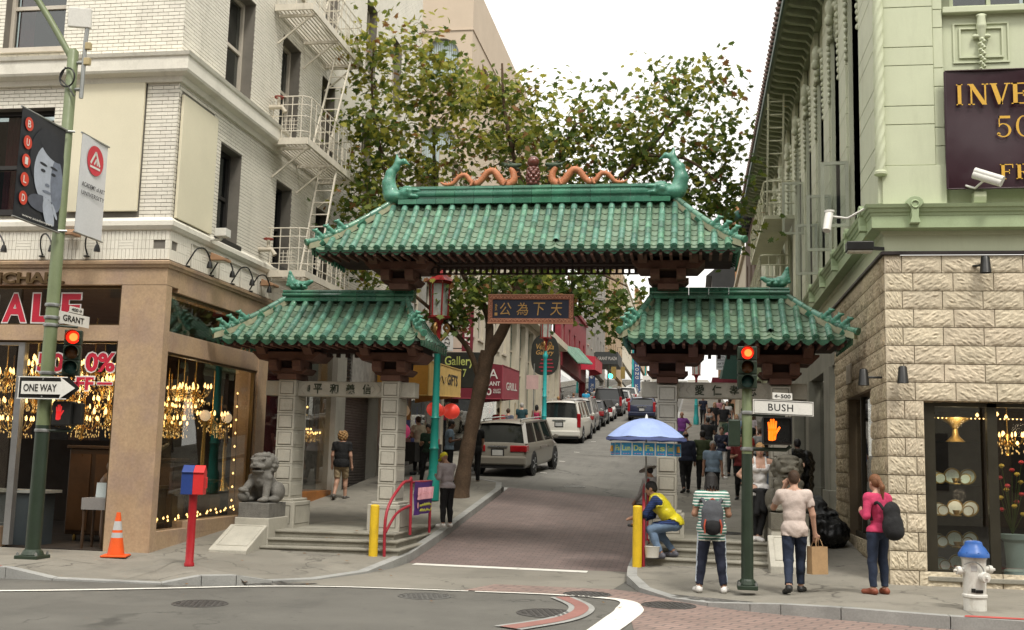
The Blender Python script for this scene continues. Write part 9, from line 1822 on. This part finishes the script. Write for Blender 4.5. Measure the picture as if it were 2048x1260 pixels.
hR = hnd['R']; KRA = mat('kraft_paper', (0.42, 0.27, 0.14), rough=0.8, var=0.12, vs=9); t = thing('paper_bag', 'brown paper carrier bag held by the person in beige', 'bag', (hR.x+0.02, hR.y, hR.z-0.47), 0.5); m = MB(); m.add([(-0.13, -0.07, 0), (0.13, -0.07, 0), (0.13, 0.07, 0), (-0.13, 0.07, 0), (-0.13, -0.06, 0.38), (0.13, -0.06, 0.38), (0.13, 0.06, 0.38), (-0.13, 0.06, 0.38)], [(0, 3, 2, 1), (0, 1, 5, 4), (2, 3, 7, 6), (1, 2, 6, 5), (3, 0, 4, 7)]); m.build('bag', KRA, t, world=False)
m = MB()
for yy in (-0.06, 0.06): m.tube(smoothpath([(-0.06, yy, 0.37), (-0.03, yy*0.4, 0.48), (0.03, yy*0.4, 0.48), (0.06, yy, 0.37)], 3), 0.006, 5)
m.build('handle', KRA, t, world=False)
hL = hnd['L']; t = thing('mobile_phone', 'dark phone held to the ear of the person in beige', 'phone', tuple(hL)); m = MB(); m.box(-0.005, -0.035, -0.05, 0.005, 0.035, 0.09); m.build('handset', BMP, t, world=False, bevel=0.004)
_, hnd, inf = person('person in a pink top with a ponytail and black backpack by the stone wall', 2.52, 16.0, gz(2.52, 16.0), 0.55, 1.62, 'p', PIN, 'long', JEAN, 'long', (0.22, 0.06, 0.03), 'auburn', 'pony', 'bent', 'bent', 'st', 'st', 0.80, 0.02, 0.12, vox=0.0105, fem=True)
t = thing('backpack', 'large black backpack worn over the pink top', 'backpack', (2.60, 15.90, 0.95), 0.55); solid('pack_body', [E((0.02, -0.13, 0.14), (0.155, 0.115, 0.19)), E((0.02, -0.11, 0.33), (0.13, 0.085, 0.14)), E((0.03, -0.17, 0.06), (0.13, 0.09, 0.10))], BLKC, t, 0.012, 0.04); m = MB()
for sg in (-1, 1): m.tube(smoothpath([(sg*0.08, -0.07, 0.36), (sg*0.12, 0.0, 0.45), (sg*0.13, 0.12, 0.38), (sg*0.12, 0.13, 0.2)], 4), 0.022, 6)
m.build('strap', BLKC, t, world=False, smooth=60)
PLAID = striped('blue_plaid', (0.02, 0.045, 0.16), (0.008, 0.015, 0.04), 11.0); YVS = mat('yellow_satin', (0.55, 0.47, 0.02), rough=0.35, var=0.15, vs=9, bump=0.5, bs=16, obj=True)
person('person crouching in a yellow vest and faded jeans by the umbrella', -0.30, 18.92, 0.29, 1.45, 1.74, 'm', PLAID, 'long', JLT, 'long', (0.10, 0.10, 0.12), 'black', 'short', ((0.02, 0.16, -0.24), (-0.02, 0.36, -0.30)), ((0.03, 0.10, -0.27), (-0.02, 0.33, -0.38)), 'squat', 'squat2', 1.0, 0.72, 0.35, vox=0.0105, vest=YVS, hip=0.60)
_, hnd, inf = person('smiling person in a white tank top and black leggings leaning on the lion', 1.15, 19.62, 0.58, PI+0.05, 1.68, 'p', WHC, 'none', BLKC, 'long', WS, 'blond', 'pony', ((0.24, 0.08, -0.10), (0.46, 0.14, -0.06)), 'hip', 'cross', 'st', 0.86, 0.0, 0.05, vox=0.0105, fem=True, face=True, hem=0.10, neckline=0.06)
t = thing('tied_jacket', 'black jacket knotted round the waist of the white tank top', 'jacket', (1.15, 19.62, 1.25)); solid('knotted_cloth', [E((0, 0, 0.19), (0.20, 0.16, 0.06)), C((0.02, -0.14, 0.18), (0.06, -0.16, -0.12), 0.05, 0.06), C((-0.02, -0.14, 0.18), (-0.07, -0.15, -0.18), 0.05, 0.055), E((0, 0.1, 0.02), (0.17, 0.06, 0.18))], BLKC, t, 0.014, 0.03)
_, hnd, inf = person('grey-haired person in a pale blue shirt and black trousers facing the gate', 0.50, 28.3, interp(SR, 28.3)-0.02, PI, 1.60, 'm', LBL, 'short', BLKC, 'long', (0.02, 0.02, 0.02), 'grey', 'short', 'down', 'down', 'st', 'st', 1.15, 0.0, 0.05, vox=0.0125, face=True)
person('person in a yellow cap and lilac jacket bowing beside the purple banner', -4.93, 22.2, 0.47, 0.9, 1.52, 'm', LIL, 'long', BLKC, 'long', WS, None, 'short', 'bent', 'face', 'st', 'st', 1.1, 0.12, 0.6, vox=0.0125, cap=(mat('cap_yellow', (0.66, 0.58, 0.03), rough=0.7), 'cap'))
person('person with curly blond hair in black T-shirt and khaki shorts beyond the left arch', -8.40, 25.9, interp(SL, 25.9), 0.05, 1.66, 'p', BLKC, 'short', KHA, 'shorts', (0.10, 0.09, 0.08), 'blond', 'curly', 'down', 'down', 'bk', 'fw', 1.15, 0.03, 0.0, vox=0.0125, hem=0.06)
person('person in a lilac shirt with a shoulder strap behind the left arch pillar', -7.95, 28.5, interp(SL, 28.5), 0.0, 1.74, 'm', LIL, 'long', BLKC, 'long', (0.02, 0.02, 0.02), 'black', 'short', 'down', 'down', 'fw', 'bk', 1.0, 0.03, vox=0.016)
V2 = 0.018
person('person in dark green reading a phone beside the teal lamp post', -7.05, 29.2, 1.16, PI, 1.62, 'm', DGC, 'short', BLKC, 'long', (0.02, 0.02, 0.02), 'black', 'short', 'bent', 'bent', 'wide', 'wide', 1.05, 0.0, 0.35, vox=V2, fem=True)
person('person in a grey-blue shirt on the far side of the teal lamp post', -6.62, 29.9, 1.22, -1.2, 1.70, 'd', LBL, 'short', BLKC, 'long', (0.02, 0.02, 0.02), 'black', 'short', 'down', 'bent', 'st', 'st', 1.0, 0.0, 0.1, vox=V2)
person('person in black standing behind the tree trunk', -5.95, 30.1, 1.18, 0.3, 1.78, 'p', BLKC, 'short', BLKC, 'long', (0.12, 0.10, 0.08), 'brown', 'short', 'down', 'fore', 'wide', 'st', 1.12, 0.0, 0.1, vox=V2, hem=0.1)
person('person in a cream shirt browsing the gift stall', -7.85, 31.3, 1.38, 0.8, 1.68, 'm', cloth('cream', (0.45, 0.39, 0.29)), 'short', BLKC, 'long', (0.02, 0.02, 0.02), 'brown', 'short', 'bent', 'down', 'st', 'st', 1.0, 0.05, 0.2, vox=V2)
person('balding person in navy carrying a bag beside the right inner pillar', -0.18, 31.0, interp(SR, 31), 0.15, 1.72, 'm', NVY, 'long', BLKC, 'long', (0.02, 0.02, 0.02), 'black', 'bald', 'bent', 'down', 'bk', 'fw', 1.15, 0.05, 0.15, vox=V2)
person('person in a purple T-shirt standing in the road uphill', -0.45, 47.0, cz(-0.9, 47), PI, 1.72, 'm', PURC, 'short', JLT, 'long', (0.3, 0.3, 0.3), 'grey', 'bald', 'hip', 'down', 'st', 'wide', 1.15, vox=V2, face=True)
person('person in an olive T-shirt seen from behind near the pale blue shirt', 0.28, 31.2, interp(SR, 31.2), 0.1, 1.72, 'd', OLV, 'short', BLKC, 'long', (0.02, 0.02, 0.02), 'black', 'short', 'hip', 'down', 'st', 'wide', 1.1, vox=V2)
person('person in a navy jacket and white trousers facing the gate', 0.92, 36.3, interp(SR, 36.3), PI, 1.66, 'p', NVY, 'long', WHC, 'long', WS, 'brown', 'short', 'bent', 'down', 'st', 'st', 1.1, vox=V2, fem=True, face=True)
person('person in a pink shirt and dark trousers beside the navy jacket', 1.28, 37.2, interp(SR, 37.2), PI+0.2, 1.68, 'p', cloth('rose', (0.45, 0.22, 0.24)), 'short', BLKC, 'long', (0.02, 0.02, 0.02), 'auburn', 'short', 'bent', 'bent', 'st', 'st', 1.1, vox=V2, fem=True, face=True)
V3 = 0.026
person('person in a grey top and black skirt walking downhill', 0.75, 50.5, interp(SR, 50.5), PI-0.3, 1.66, 'm', GRC, 'none', BLKC, 'long', (0.02, 0.02, 0.02), 'black', 'long', 'bent', 'down', 'fw', 'bk', 0.95, vox=V3, fem=True, skirt=BLKC)
person('person in a black T-shirt and pale green shorts walking downhill', 1.42, 52.0, interp(SR, 52), PI, 1.80, 'p', BLKC, 'short', cloth('sage', (0.22, 0.25, 0.17)), 'shorts', (0.3, 0.3, 0.3), 'brown', 'short', 'down', 'down', 'fw', 'bk', 1.15, vox=V3)
person('person in dark green bending over on the right pavement', 1.25, 43.5, interp(SR, 43.5), -0.5, 1.66, 'd', DGC, 'short', JLT, 'long', (0.1, 0.1, 0.1), 'black', 'short', 'fore', 'fore', 'st', 'wide', 1.0, 0.5, 0.3, vox=V3)
for lab, x, y, rz, H, sk, tp, bt, hr, hst in (('blond person in black beside the black T-shirt uphill', 1.1, 57, PI, 1.66, 'p', BLKC, BLKC, 'blond', 'long'), ('person in white deep in the crowd uphill', 1.75, 58, PI, 1.7, 'p', WHC, JEAN, 'brown', 'short'), ('person in grey at the wall side of the crowd', 2.15, 49, 0, 1.74, 'm', GRC, BLKC, 'black', 'short'), ('person in navy farthest up the right pavement', 0.6, 66, PI, 1.7, 'm', NVY, BLKC, 'black', 'short'), ('person in red beside the signal pole crowd', 1.55, 33.5, 0.1, 1.72, 'p', REDC_, JEAN, 'black', 'short'), ('person in a dark jacket under the walk sign', 1.95, 40, PI, 1.72, 'm', BLKC, JEAN, 'brown', 'short'), ('person in pink far uphill in the crowd', 1.5, 64, 0, 1.65, 'p', cloth('rose', (0.45, 0.22, 0.24)), BLKC, 'brown', 'long'), ('person in olive far uphill by the wall', 2.0, 62, PI, 1.7, 'd', OLV, BLKC, 'black', 'short'), ('person in white and grey near the red shirt', 2.1, 35.5, 0, 1.7, 'p', GRC, JEAN, 'brown', 'short'), ('fair person in pale blue in the middle of the crowd', 1.7, 44.5, PI, 1.68, 'p', LBL, BLKC, 'blond', 'long'), ('person in black with dark hair in the middle of the crowd', 0.55, 41, 0, 1.74, 'd', BLKC, JEAN, 'black', 'short'), ('person in lilac by the shop wall up the right pavement', 2.3, 45.5, PI, 1.66, 'p', LIL, BLKC, 'grey', 'short'), ('person in maroon just behind the smiling person', 1.25, 29.5, PI, 1.72, 'p', cloth('maroon', (0.2, 0.03, 0.03)), BLKC, 'brown', 'short')):
 person(lab, x, y, interp(SR, y), rz, H, sk, tp, 'short', bt, 'long', (0.03, 0.03, 0.03), hr, hst, 'down', 'bent', 'fw', 'bk', 1.05, vox=V3, group='crowd on the right pavement')
person('dark-haired person in a blue checked shirt behind the smiling person', 1.42, 21.4, 0.58, 0.2, 1.74, 'd', striped('blue_check', (0.10, 0.15, 0.24), (0.20, 0.25, 0.32), 14.0), 'short', JEAN, 'long', (0.02, 0.02, 0.02), 'black', 'short', 'bent', 'down', 'st', 'st', 1.05, vox=V2)
person('person in a royal blue shirt beside the grey pilaster', 2.42, 26.6, interp(SR, 26.6), 0.1, 1.72, 'd', BLC, 'short', BLKC, 'long', (0.02, 0.02, 0.02), 'black', 'short', 'down', 'down', 'st', 'st', 1.05, vox=V2)
person('person in slate grey beside the heaped black bags', 1.95, 24.2, interp(SR, 24.2), 0.3, 1.74, 'm', cloth('slate', (0.09, 0.10, 0.14)), 'short', BLKC, 'long', (0.02, 0.02, 0.02), 'black', 'short', 'down', 'bent', 'st', 'st', 1.05, vox=V2)
person('seated person in a wide grey hat and patterned shawl behind the umbrella pole', -0.74, 22.2, 0.60, 0.9, 1.62, 'm', cloth('shawl_grey', (0.30, 0.28, 0.27)), 'long', BLKC, 'long', (0.1, 0.1, 0.1), 'black', 'short', 'fore', 'bent', 'sit', 'sit', 1.15, 0.2, 0.4, vox=V2, cap=(cloth('hat_grey', (0.40, 0.38, 0.35)), 'hat'), hip=0.52)
t = thing('folding_stool', 'folding stool under the person in the grey hat', 'stool', (-0.74, 22.1, 0.58)); m = MB(); m.box(-0.2, -0.2, 0.40, 0.2, 0.2, 0.44); m.build('seat', BLKC, t, world=False)
for sx in (-1, 1):
 for sy in (-1, 1): m = MB(); m.tube([(sx*0.18, sy*0.18, 0), (sx*0.15, sy*0.15, 0.4)], 0.015, 5); m.build('leg', STEEL, t, world=False)
for lab, x, y, rz, H, sk, tp, bt, hr, hst in (('person with a child in red near the maroon awning', -7.3, 41.5, 0.3, 1.68, 'p', REDC_, JEAN, 'brown', 'short'), ('person in slate holding a child near the maroon awning', -7.0, 41.8, -0.3, 1.66, 'p', cloth('slate', (0.09, 0.10, 0.14)), JEAN, 'brown', 'short'), ('person in dark teal beside the awning post', -7.2, 46.5, 0, 1.78, 'p', cloth('dark_teal', (0.015, 0.05, 0.06)), JEAN, 'grey', 'short'), ('dark-haired person in a bright pink sleeveless top', -6.98, 49.5, 0, 1.64, 'm', PIN, JEAN, 'black', 'long'), ('person in bright cyan up the left pavement', -7.1, 74, 0, 1.76, 'p', CYC, JEAN, 'brown', 'short'), ('person with a pale grey top up the left pavement', -7.0, 79, 0, 1.74, 'p', GRC, BLKC, 'black', 'short'), ('person in black up the left pavement', -7.4, 78, 0, 1.76, 'm', BLKC, BLKC, 'black', 'short'), ('person in navy up the left pavement', -7.3, 68, 0, 1.7, 'p', NVY, BLKC, 'auburn', 'short'), ('fair person in black up the left pavement', -7.4, 61, 0, 1.7, 'p', BLKC, BLKC, 'blond', 'short'), ('person in white up the left pavement', -7.0, 62.5, PI, 1.72, 'm', WHC, JEAN, 'grey', 'short')):
 person(lab, x, y, interp(SL, y), rz, H, sk, tp, 'short' if tp is not PIN else 'none', bt, 'long', (0.03, 0.03, 0.03), hr, hst, 'down', 'down', 'fw', 'bk', 1.05, vox=V3, fem=hst == 'long', group='walkers on the left pavement')
# ------------------------------------------------------------------ things inside the shop windows
BULB = emit('warm_bulb', (1.0, 0.60, 0.20), 3.2); GLW = emit('globe_glow', (1.0, 0.74, 0.48), 0.4); GOLM = mat('gilt_metal', (0.62, 0.40, 0.11), rough=0.22, metal=0.9, var=0.2, vs=20); CRYS = emit('crystal_glint_glow', (1.0, 0.66, 0.25), 0.45)  # crystal drops are no lamps: a faint glow stands in for their glints
def proto():
 a = MB(); a.tube([(0, 0, 0.0), (0, 0, 0.9)], 0.012, 5); a.lathe([(0.01, -0.30), (0.05, -0.26), (0.02, -0.18), (0.07, -0.08), (0.03, 0.02), (0.05, 0.10), (0.015, 0.16)], 10)
 for k in range(8): q = 2*PI*k/8; c, s = math.cos(q), math.sin(q); a.tube(smoothpath([(0.03*c, 0.03*s, 0.0), (0.16*c, 0.16*s, -0.10), (0.27*c, 0.27*s, -0.02), (0.30*c, 0.30*s, 0.07)], 3), 0.010, 5)
 A = a.mesh('gilt_frame', GOLM, 50); b = MB()
 for k in range(8): q = 2*PI*k/8; b.lathe([(0.006, 0.06), (0.022, 0.085), (0.02, 0.12), (0.003, 0.16)], 6, (0.30*math.cos(q), 0.30*math.sin(q), 0))
 B_ = b.mesh('lit_bulbs', BULB, 60); c = MB(); rn = random.Random(4)
 for k in range(60): q = rn.uniform(0, 6.28); r = rn.choice([0.1, 0.2, 0.29]); z = rn.uniform(-0.24, 0.06); c.lathe([(0.002, -0.022), (0.009, 0), (0.002, 0.016)], 4, (r*math.cos(q), r*math.sin(q), z))
 return A, B_, c.mesh('crystal_drops', CRYS)
PRO = proto()
def display_fill(parent, x, y, z, w):  # point light added to brighten a display; its bulbs are too small
 d = bpy.data.lights.new('display_fill_light', 'POINT'); d.energy = w; d.color = (1.0, 0.80, 0.56); d.shadow_soft_size = 0.12; o = bpy.data.objects.new('fill_light', d); COL.objects.link(o); o.location = Vector((x, y, z))-parent.location; o.parent = parent
def chandelier(lab, grp, x, y, z, sc):
 t = thing('chandelier', lab, 'chandelier', (x, y, z), random.uniform(0, 1), grp)
 for nm, me in zip(('gilt_frame', 'lit_bulbs', 'crystal_drops'), PRO):
  o = link(nm, me, t); o.scale = (sc, sc, sc*1.1)
  if nm != 'gilt_frame': o['kind'] = 'stuff'
rn = random.Random(21)
for i in range(22): chandelier('gilt chandelier with lit bulbs hanging in the front window of the corner shop', 'chandeliers in the front shop window', -12.6+0.36*(i % 8)+rn.uniform(-0.12, 0.12), 18.1+0.75*(i//8)+rn.uniform(-0.2, 0.2), rn.uniform(2.25, 3.3), rn.uniform(0.75, 1.2))
for i in range(16): chandelier('gilt chandelier with lit bulbs hanging in the side window of the corner shop', 'chandeliers in the side shop window', -9.5-0.55*(i//8)+rn.uniform(-0.15, 0.1), 18.1+0.45*(i % 8)+rn.uniform(-0.15, 0.15), rn.uniform(2.3, 3.1), rn.uniform(0.6, 1.0))
for i in range(6): chandelier('small gilt chandelier in the second lit display beyond the gate pillar', 'chandeliers in the second display', -9.35, 24.8+0.34*i, rn.uniform(2.0, 3.9), 0.55)
def globe_lamp(lab, x, y, z, r):
 t = thing('globe_lamp', lab, 'lamp', (x, y, z-1.2)); m = MB(); m.lathe([(r*math.cos(a), 1.2+r*math.sin(a)) for a in [-PI/2+PI*k/10 for k in range(11)]], 16); m.build('globe', GLW, t, world=False, smooth=60); m = MB(); m.lathe([(0.14, -0.25), (0.10, -0.15), (0.03, 0.0), (0.04, 0.5), (0.025, 1.0), (0.06, 1.2-r)], 12); m.build('stand', GOLM, t, world=False, smooth=40)
for lab, y in (('white globe lamp nearest the beige corner pillar', 18.0), ('white globe lamp in the middle of the side shop window', 20.0), ('white globe lamp at the far end of the side shop window', 21.0)): globe_lamp(lab, -9.25, y, 2.55, 0.105)
m = MB()
for i in range(26): y = 17.9+0.142*i; m.lathe([(0.004, -0.02), (0.02, 0), (0.004, 0.03)], 6, (-9.15+0.05*math.sin(i*2.2), y, 0.62+0.03*(y-17.9)+0.05*(i % 2)))
for i in range(9): m.lathe([(0.004, -0.02), (0.02, 0), (0.004, 0.03)], 6, (-9.2, 21.35, 0.9+0.27*i))
t = thing('string_light', 'string of small warm lights along the side shop window sill', 'lights', (-9.15, 19.5, 0.6)); tag(m.build('bulbs', BULB, t), kind='stuff'); m = MB(); m.tube([(-9.16, 17.9, 0.60), (-9.16, 21.4, 0.72), (-9.2, 21.36, 3.1)], 0.006, 4); m.build('wire', BLK, t)
display_fill(t, -9.9, 18.6, 3.0, 9); display_fill(t, -9.9, 20.6, 3.0, 9); display_fill(t, -11.0, 18.6, 2.9, 10)
BRS = mat('bronze_statue', (0.10, 0.085, 0.055), rough=0.35, metal=0.5, var=0.4, vs=9)
t = thing('bronze_figure', 'bronze dancing figure standing in the side shop window', 'statue', (-9.5, 18.35, 0.55)); solid('figure', [C((0, 0, 0.1), (0.06, 0, 0.5), 0.045, 0.06), C((0.06, 0, 0.5), (0, 0, 0.9), 0.065, 0.09), C((0.02, 0.05, 0.85), (-0.1, 0.25, 0.6), 0.07, 0.05), C((-0.1, 0.25, 0.6), (-0.1, 0.35, 0.3), 0.05, 0.035), C((0, 0, 0.9), (0, 0, 1.25), 0.11, 0.12), E((0, 0, 1.48), (0.075, 0.085, 0.10)), C((-0.1, 0, 1.27), (-0.25, -0.15, 1.05), 0.045, 0.03), C((0.1, 0, 1.27), (0.3, 0.1, 1.42), 0.045, 0.03), E((0, 0, 0.05), (0.16, 0.16, 0.07))], BRS, t, 0.02, 0.03)
t = thing('marble_bust', 'pale marble figure inside the front shop window', 'statue', (-10.42, 18.75, 0.35)); solid('figure', [C((0, 0, 0), (0, 0, 0.6), 0.13, 0.12), C((0, 0, 0.6), (0, 0, 0.95), 0.13, 0.15), E((0, 0, 1.2), (0.08, 0.09, 0.11)), C((-0.14, 0, 0.95), (-0.2, -0.08, 0.65), 0.05, 0.035), C((0.14, 0, 0.95), (0.1, -0.12, 0.75), 0.05, 0.035), C((0, 0, 1.0), (0, 0, 1.15), 0.05)], mat('dusky_marble', (0.17, 0.105, 0.062), rough=0.4, var=0.15), t, 0.02, 0.03)
t = thing('occasional_table', 'dark wooden side table with framed picture behind the front shop window', 'table', (-10.15, 17.95, 0.16)); m = MB(); m.box(-0.22, -0.2, 0.66, 0.22, 0.2, 0.86); m.build('apron', mat('grey_marble_top', (0.22, 0.21, 0.2), rough=0.4), t, world=False)
for sx in (-1, 1):
 for sy in (-1, 1): m = MB(); m.lathe([(0.022, 0), (0.03, 0.2), (0.02, 0.4), (0.03, 0.66)], 8, (sx*0.18, sy*0.16, 0)); m.build('leg', mat('dark_wood', (0.05, 0.028, 0.015), rough=0.4), t, world=False)
t2 = thing('picture_frame', 'pale picture frame standing on the dark side table', 'frame', (-10.1, 17.95, 1.02)); m = MB(); m.cbox((0, 0, 0.13), (0.22, 0.015, 0.26), rot=(-0.25, 0, 0.4)); m.build('frame', mat('frame_pale', (0.4, 0.45, 0.45), rough=0.4), t2, world=False)
t = thing('marble_table', 'pale marble-topped table behind the glass at the far end of the front window', 'table', (-11.9, 18.2, 0.16)); m = MB(); m.box(-0.8, -0.3, 0.9, 0.7, 0.3, 0.95); m.build('top', mat('marble_top', (0.42, 0.43, 0.41), rough=0.3), t, world=False); m = MB(); m.box(-0.7, -0.25, 0, 0.6, 0.25, 0.9); m.build('base', mat('blue_grey_cabinet', (0.06, 0.075, 0.085), rough=0.5), t, world=False)
for k, (lab, x, y, w, h) in enumerate((('dark carved cabinet behind the front shop window', -11.0, 19.4, 0.5, 1.7), ('dark armchair behind the front shop window', -9.95, 19.3, 0.35, 1.0), ('dark cabinet deep in the side shop window', -9.9, 19.6, 0.4, 1.5), ('dark sideboard at the far end of the side shop window', -9.8, 20.9, 0.45, 1.1))):
 t = thing('shop_cabinet', lab, 'cabinet', (x, y, 0.16)); m = MB(); m.box(-w, -0.25, 0.12, w, 0.25, h); m.build('carcass', MATS['dark_wood'], t, world=False, bevel=0.02); m = MB(); m.box(-w-0.04, -0.29, h, w+0.04, 0.29, h+0.06); m.build('top', MATS['dark_wood'], t, world=False, bevel=0.01)
 for s in (-1, 1): m = MB(); m.box(s*w*0.52-w*0.42, -0.272, 0.2, s*w*0.52+w*0.42, -0.252, h-0.1); m.build('door', mat('walnut', (0.09, 0.045, 0.02), rough=0.35, var=0.3), t, world=False); m = MB(); m.lathe([(0.03, 0), (0.035, 0.12)], 8, (s*w*0.85, 0, 0)); m.build('foot', GOLM, t, world=False)
PWH = mat('porcelain', (0.62, 0.68, 0.68), rough=0.2, var=0.04); PGD = mat('plate_gilt', (0.26, 0.17, 0.045), rough=0.35, metal=0.4, var=0.4, vs=40); SHL = glass('shelf_glass', (0.75, 0.85, 0.8), 0.05)
SC = thing('display_shelves', 'glass shelves carrying gilt plates in the right shop window', 'shelves', (4.0, 17.9, 0.3)); rows = (('top', 1.66), ('second', 1.18), ('third', 0.71), ('lowest', 0.36))
for nm, z in rows+(('upper', 2.30),): m = MB(); m.box(3.63, 17.72, z-0.012, 4.36, 18.25, z); m.build('shelf', SHL, SC)
def disp(nm, z, x, y, r):
 t = thing('display_plate', 'gilt-rimmed white plate on the %s shelf of the right shop window' % nm, 'plate', (x, y, z), group='plates on the %s shelf' % nm); an = Matrix.Translation((0, 0, r)) @ Matrix.Rotation(0.22, 4, 'X')
 m = MB(); m.lathe([(r*0.80, 0.004), (r*0.82, 0.016), (r, 0.022), (r, 0.010)], 22, axis='y', caps=False); m.build('rim', PGD, t, matrix=an, world=False, smooth=40); m = MB(); m.lathe([(r*0.985, -0.003), (r*0.82, 0.0), (r*0.815, 0.014), (r*0.5, 0.010), (0.004, 0.010)], 22, axis='y', caps=False); m.build('dish', PWH, t, matrix=an, world=False, smooth=40)
for (nm, z), offs in zip(rows, (0.0, 0.03, 0.01, 0.04)):
 for x, y, r in ((3.70+offs, 17.98, 0.10), (3.74+offs, 17.84, 0.085), (3.94+offs, 17.98, 0.125), (4.10+offs, 17.84, 0.085), (4.17+offs, 17.98, 0.12)): disp(nm, z, x, y, r)
 t = thing('gilt_cup', 'gilt cup and saucer on the %s shelf of the right shop window' % nm, 'cup', (3.95, 17.80, z)); m = MB(); m.lathe([(0.075, 0.0), (0.08, 0.015), (0.03, 0.02), (0.035, 0.03), (0.055, 0.09), (0.05, 0.09)], 14); m.build('cup', PGD, t, world=False, smooth=40); m = MB(); m.tube(smoothpath([(0.05, 0, 0.08), (0.09, 0, 0.07), (0.05, 0, 0.04)], 3), 0.006, 5); m.build('handle', PGD, t, world=False)
t = thing('gilt_centrepiece', 'large gilt bowl on an ornate foot on the upper shelf', 'bowl', (4.0, 17.95, 2.30)); m = MB(); m.lathe([(0.15, 0), (0.11, 0.04), (0.05, 0.10), (0.04, 0.2), (0.10, 0.28), (0.24, 0.36), (0.25, 0.37), (0.2, 0.35)], 18); m.build('bowl', PGD, t, world=False, smooth=40)
m = MB()
for i in range(22): m.lathe([(0.003, -0.012), (0.012, 0), (0.003, 0.012)], 6, (3.66+0.06*i, 17.78, 2.66))
for x, z in ((3.67, 2.74), (4.33, 2.72), (4.62, 2.74), (4.75, 2.70), (4.7, 2.45), (4.9, 2.3), (3.56, 2.0), (3.58, 1.7), (4.55, 2.1)): m.lathe([(0.006, -0.03), (0.028, 0), (0.006, 0.035)], 8, (x, 17.95, z))
t = thing('string_light', 'string of small bulbs across the top of the right shop window', 'lights', (4.2, 17.78, 2.66)); tag(m.build('bulbs', BULB, t), kind='stuff'); m = MB(); m.tube([(3.62, 17.78, 2.67), (5.0, 17.78, 2.67)], 0.005, 4); m.build('wire', BLK, t); display_fill(t, 3.98, 17.66, 2.6, 9); display_fill(t, 3.98, 17.66, 1.5, 5); display_fill(t, 4.9, 17.8, 2.5, 8)
chandelier('gilt chandelier with lit bulbs at the right edge of the right shop window', None, 4.85, 18.3, 2.35, 0.8)
t = thing('urn_planter', 'pale blue fluted urn inside the right shop window', 'planter', (4.82, 17.95, 0.31)); m = MB(); m.lathe([(0.17, 0), (0.17, 0.08), (0.13, 0.12), (0.16, 0.5), (0.20, 0.55), (0.21, 0.62), (0.18, 0.62)], 20); m.build('urn', mat('urn_blue', (0.30, 0.40, 0.41), rough=0.4, var=0.1), t, world=False, smooth=30)
t = thing('flower_spray', 'red and yellow silk flowers above the urn in the right shop window', 'flowers', (4.8, 18.0, 0.93)); m = MB(); q = MB(); g = MB()
for i in range(14): a = i*2.4; h = 0.3+0.06*i; p = (0.16*math.cos(a), 0.1*math.sin(a), h); m.tube([(0, 0, 0), p], 0.006, 4); (q if i % 2 else g).lathe([(0.01, -0.03), (0.045, 0.0), (0.03, 0.03), (0.004, 0.035)], 7, p)
m.build('stem', LEAVES[0], t, world=False); tag(q.build('red_bloom', mat('bloom_red', (0.45, 0.04, 0.05)), t, world=False), kind='stuff'); tag(g.build('yellow_bloom', mat('bloom_yellow', (0.5, 0.36, 0.05)), t, world=False), kind='stuff')
bpy.data.scenes.remove(TMP)
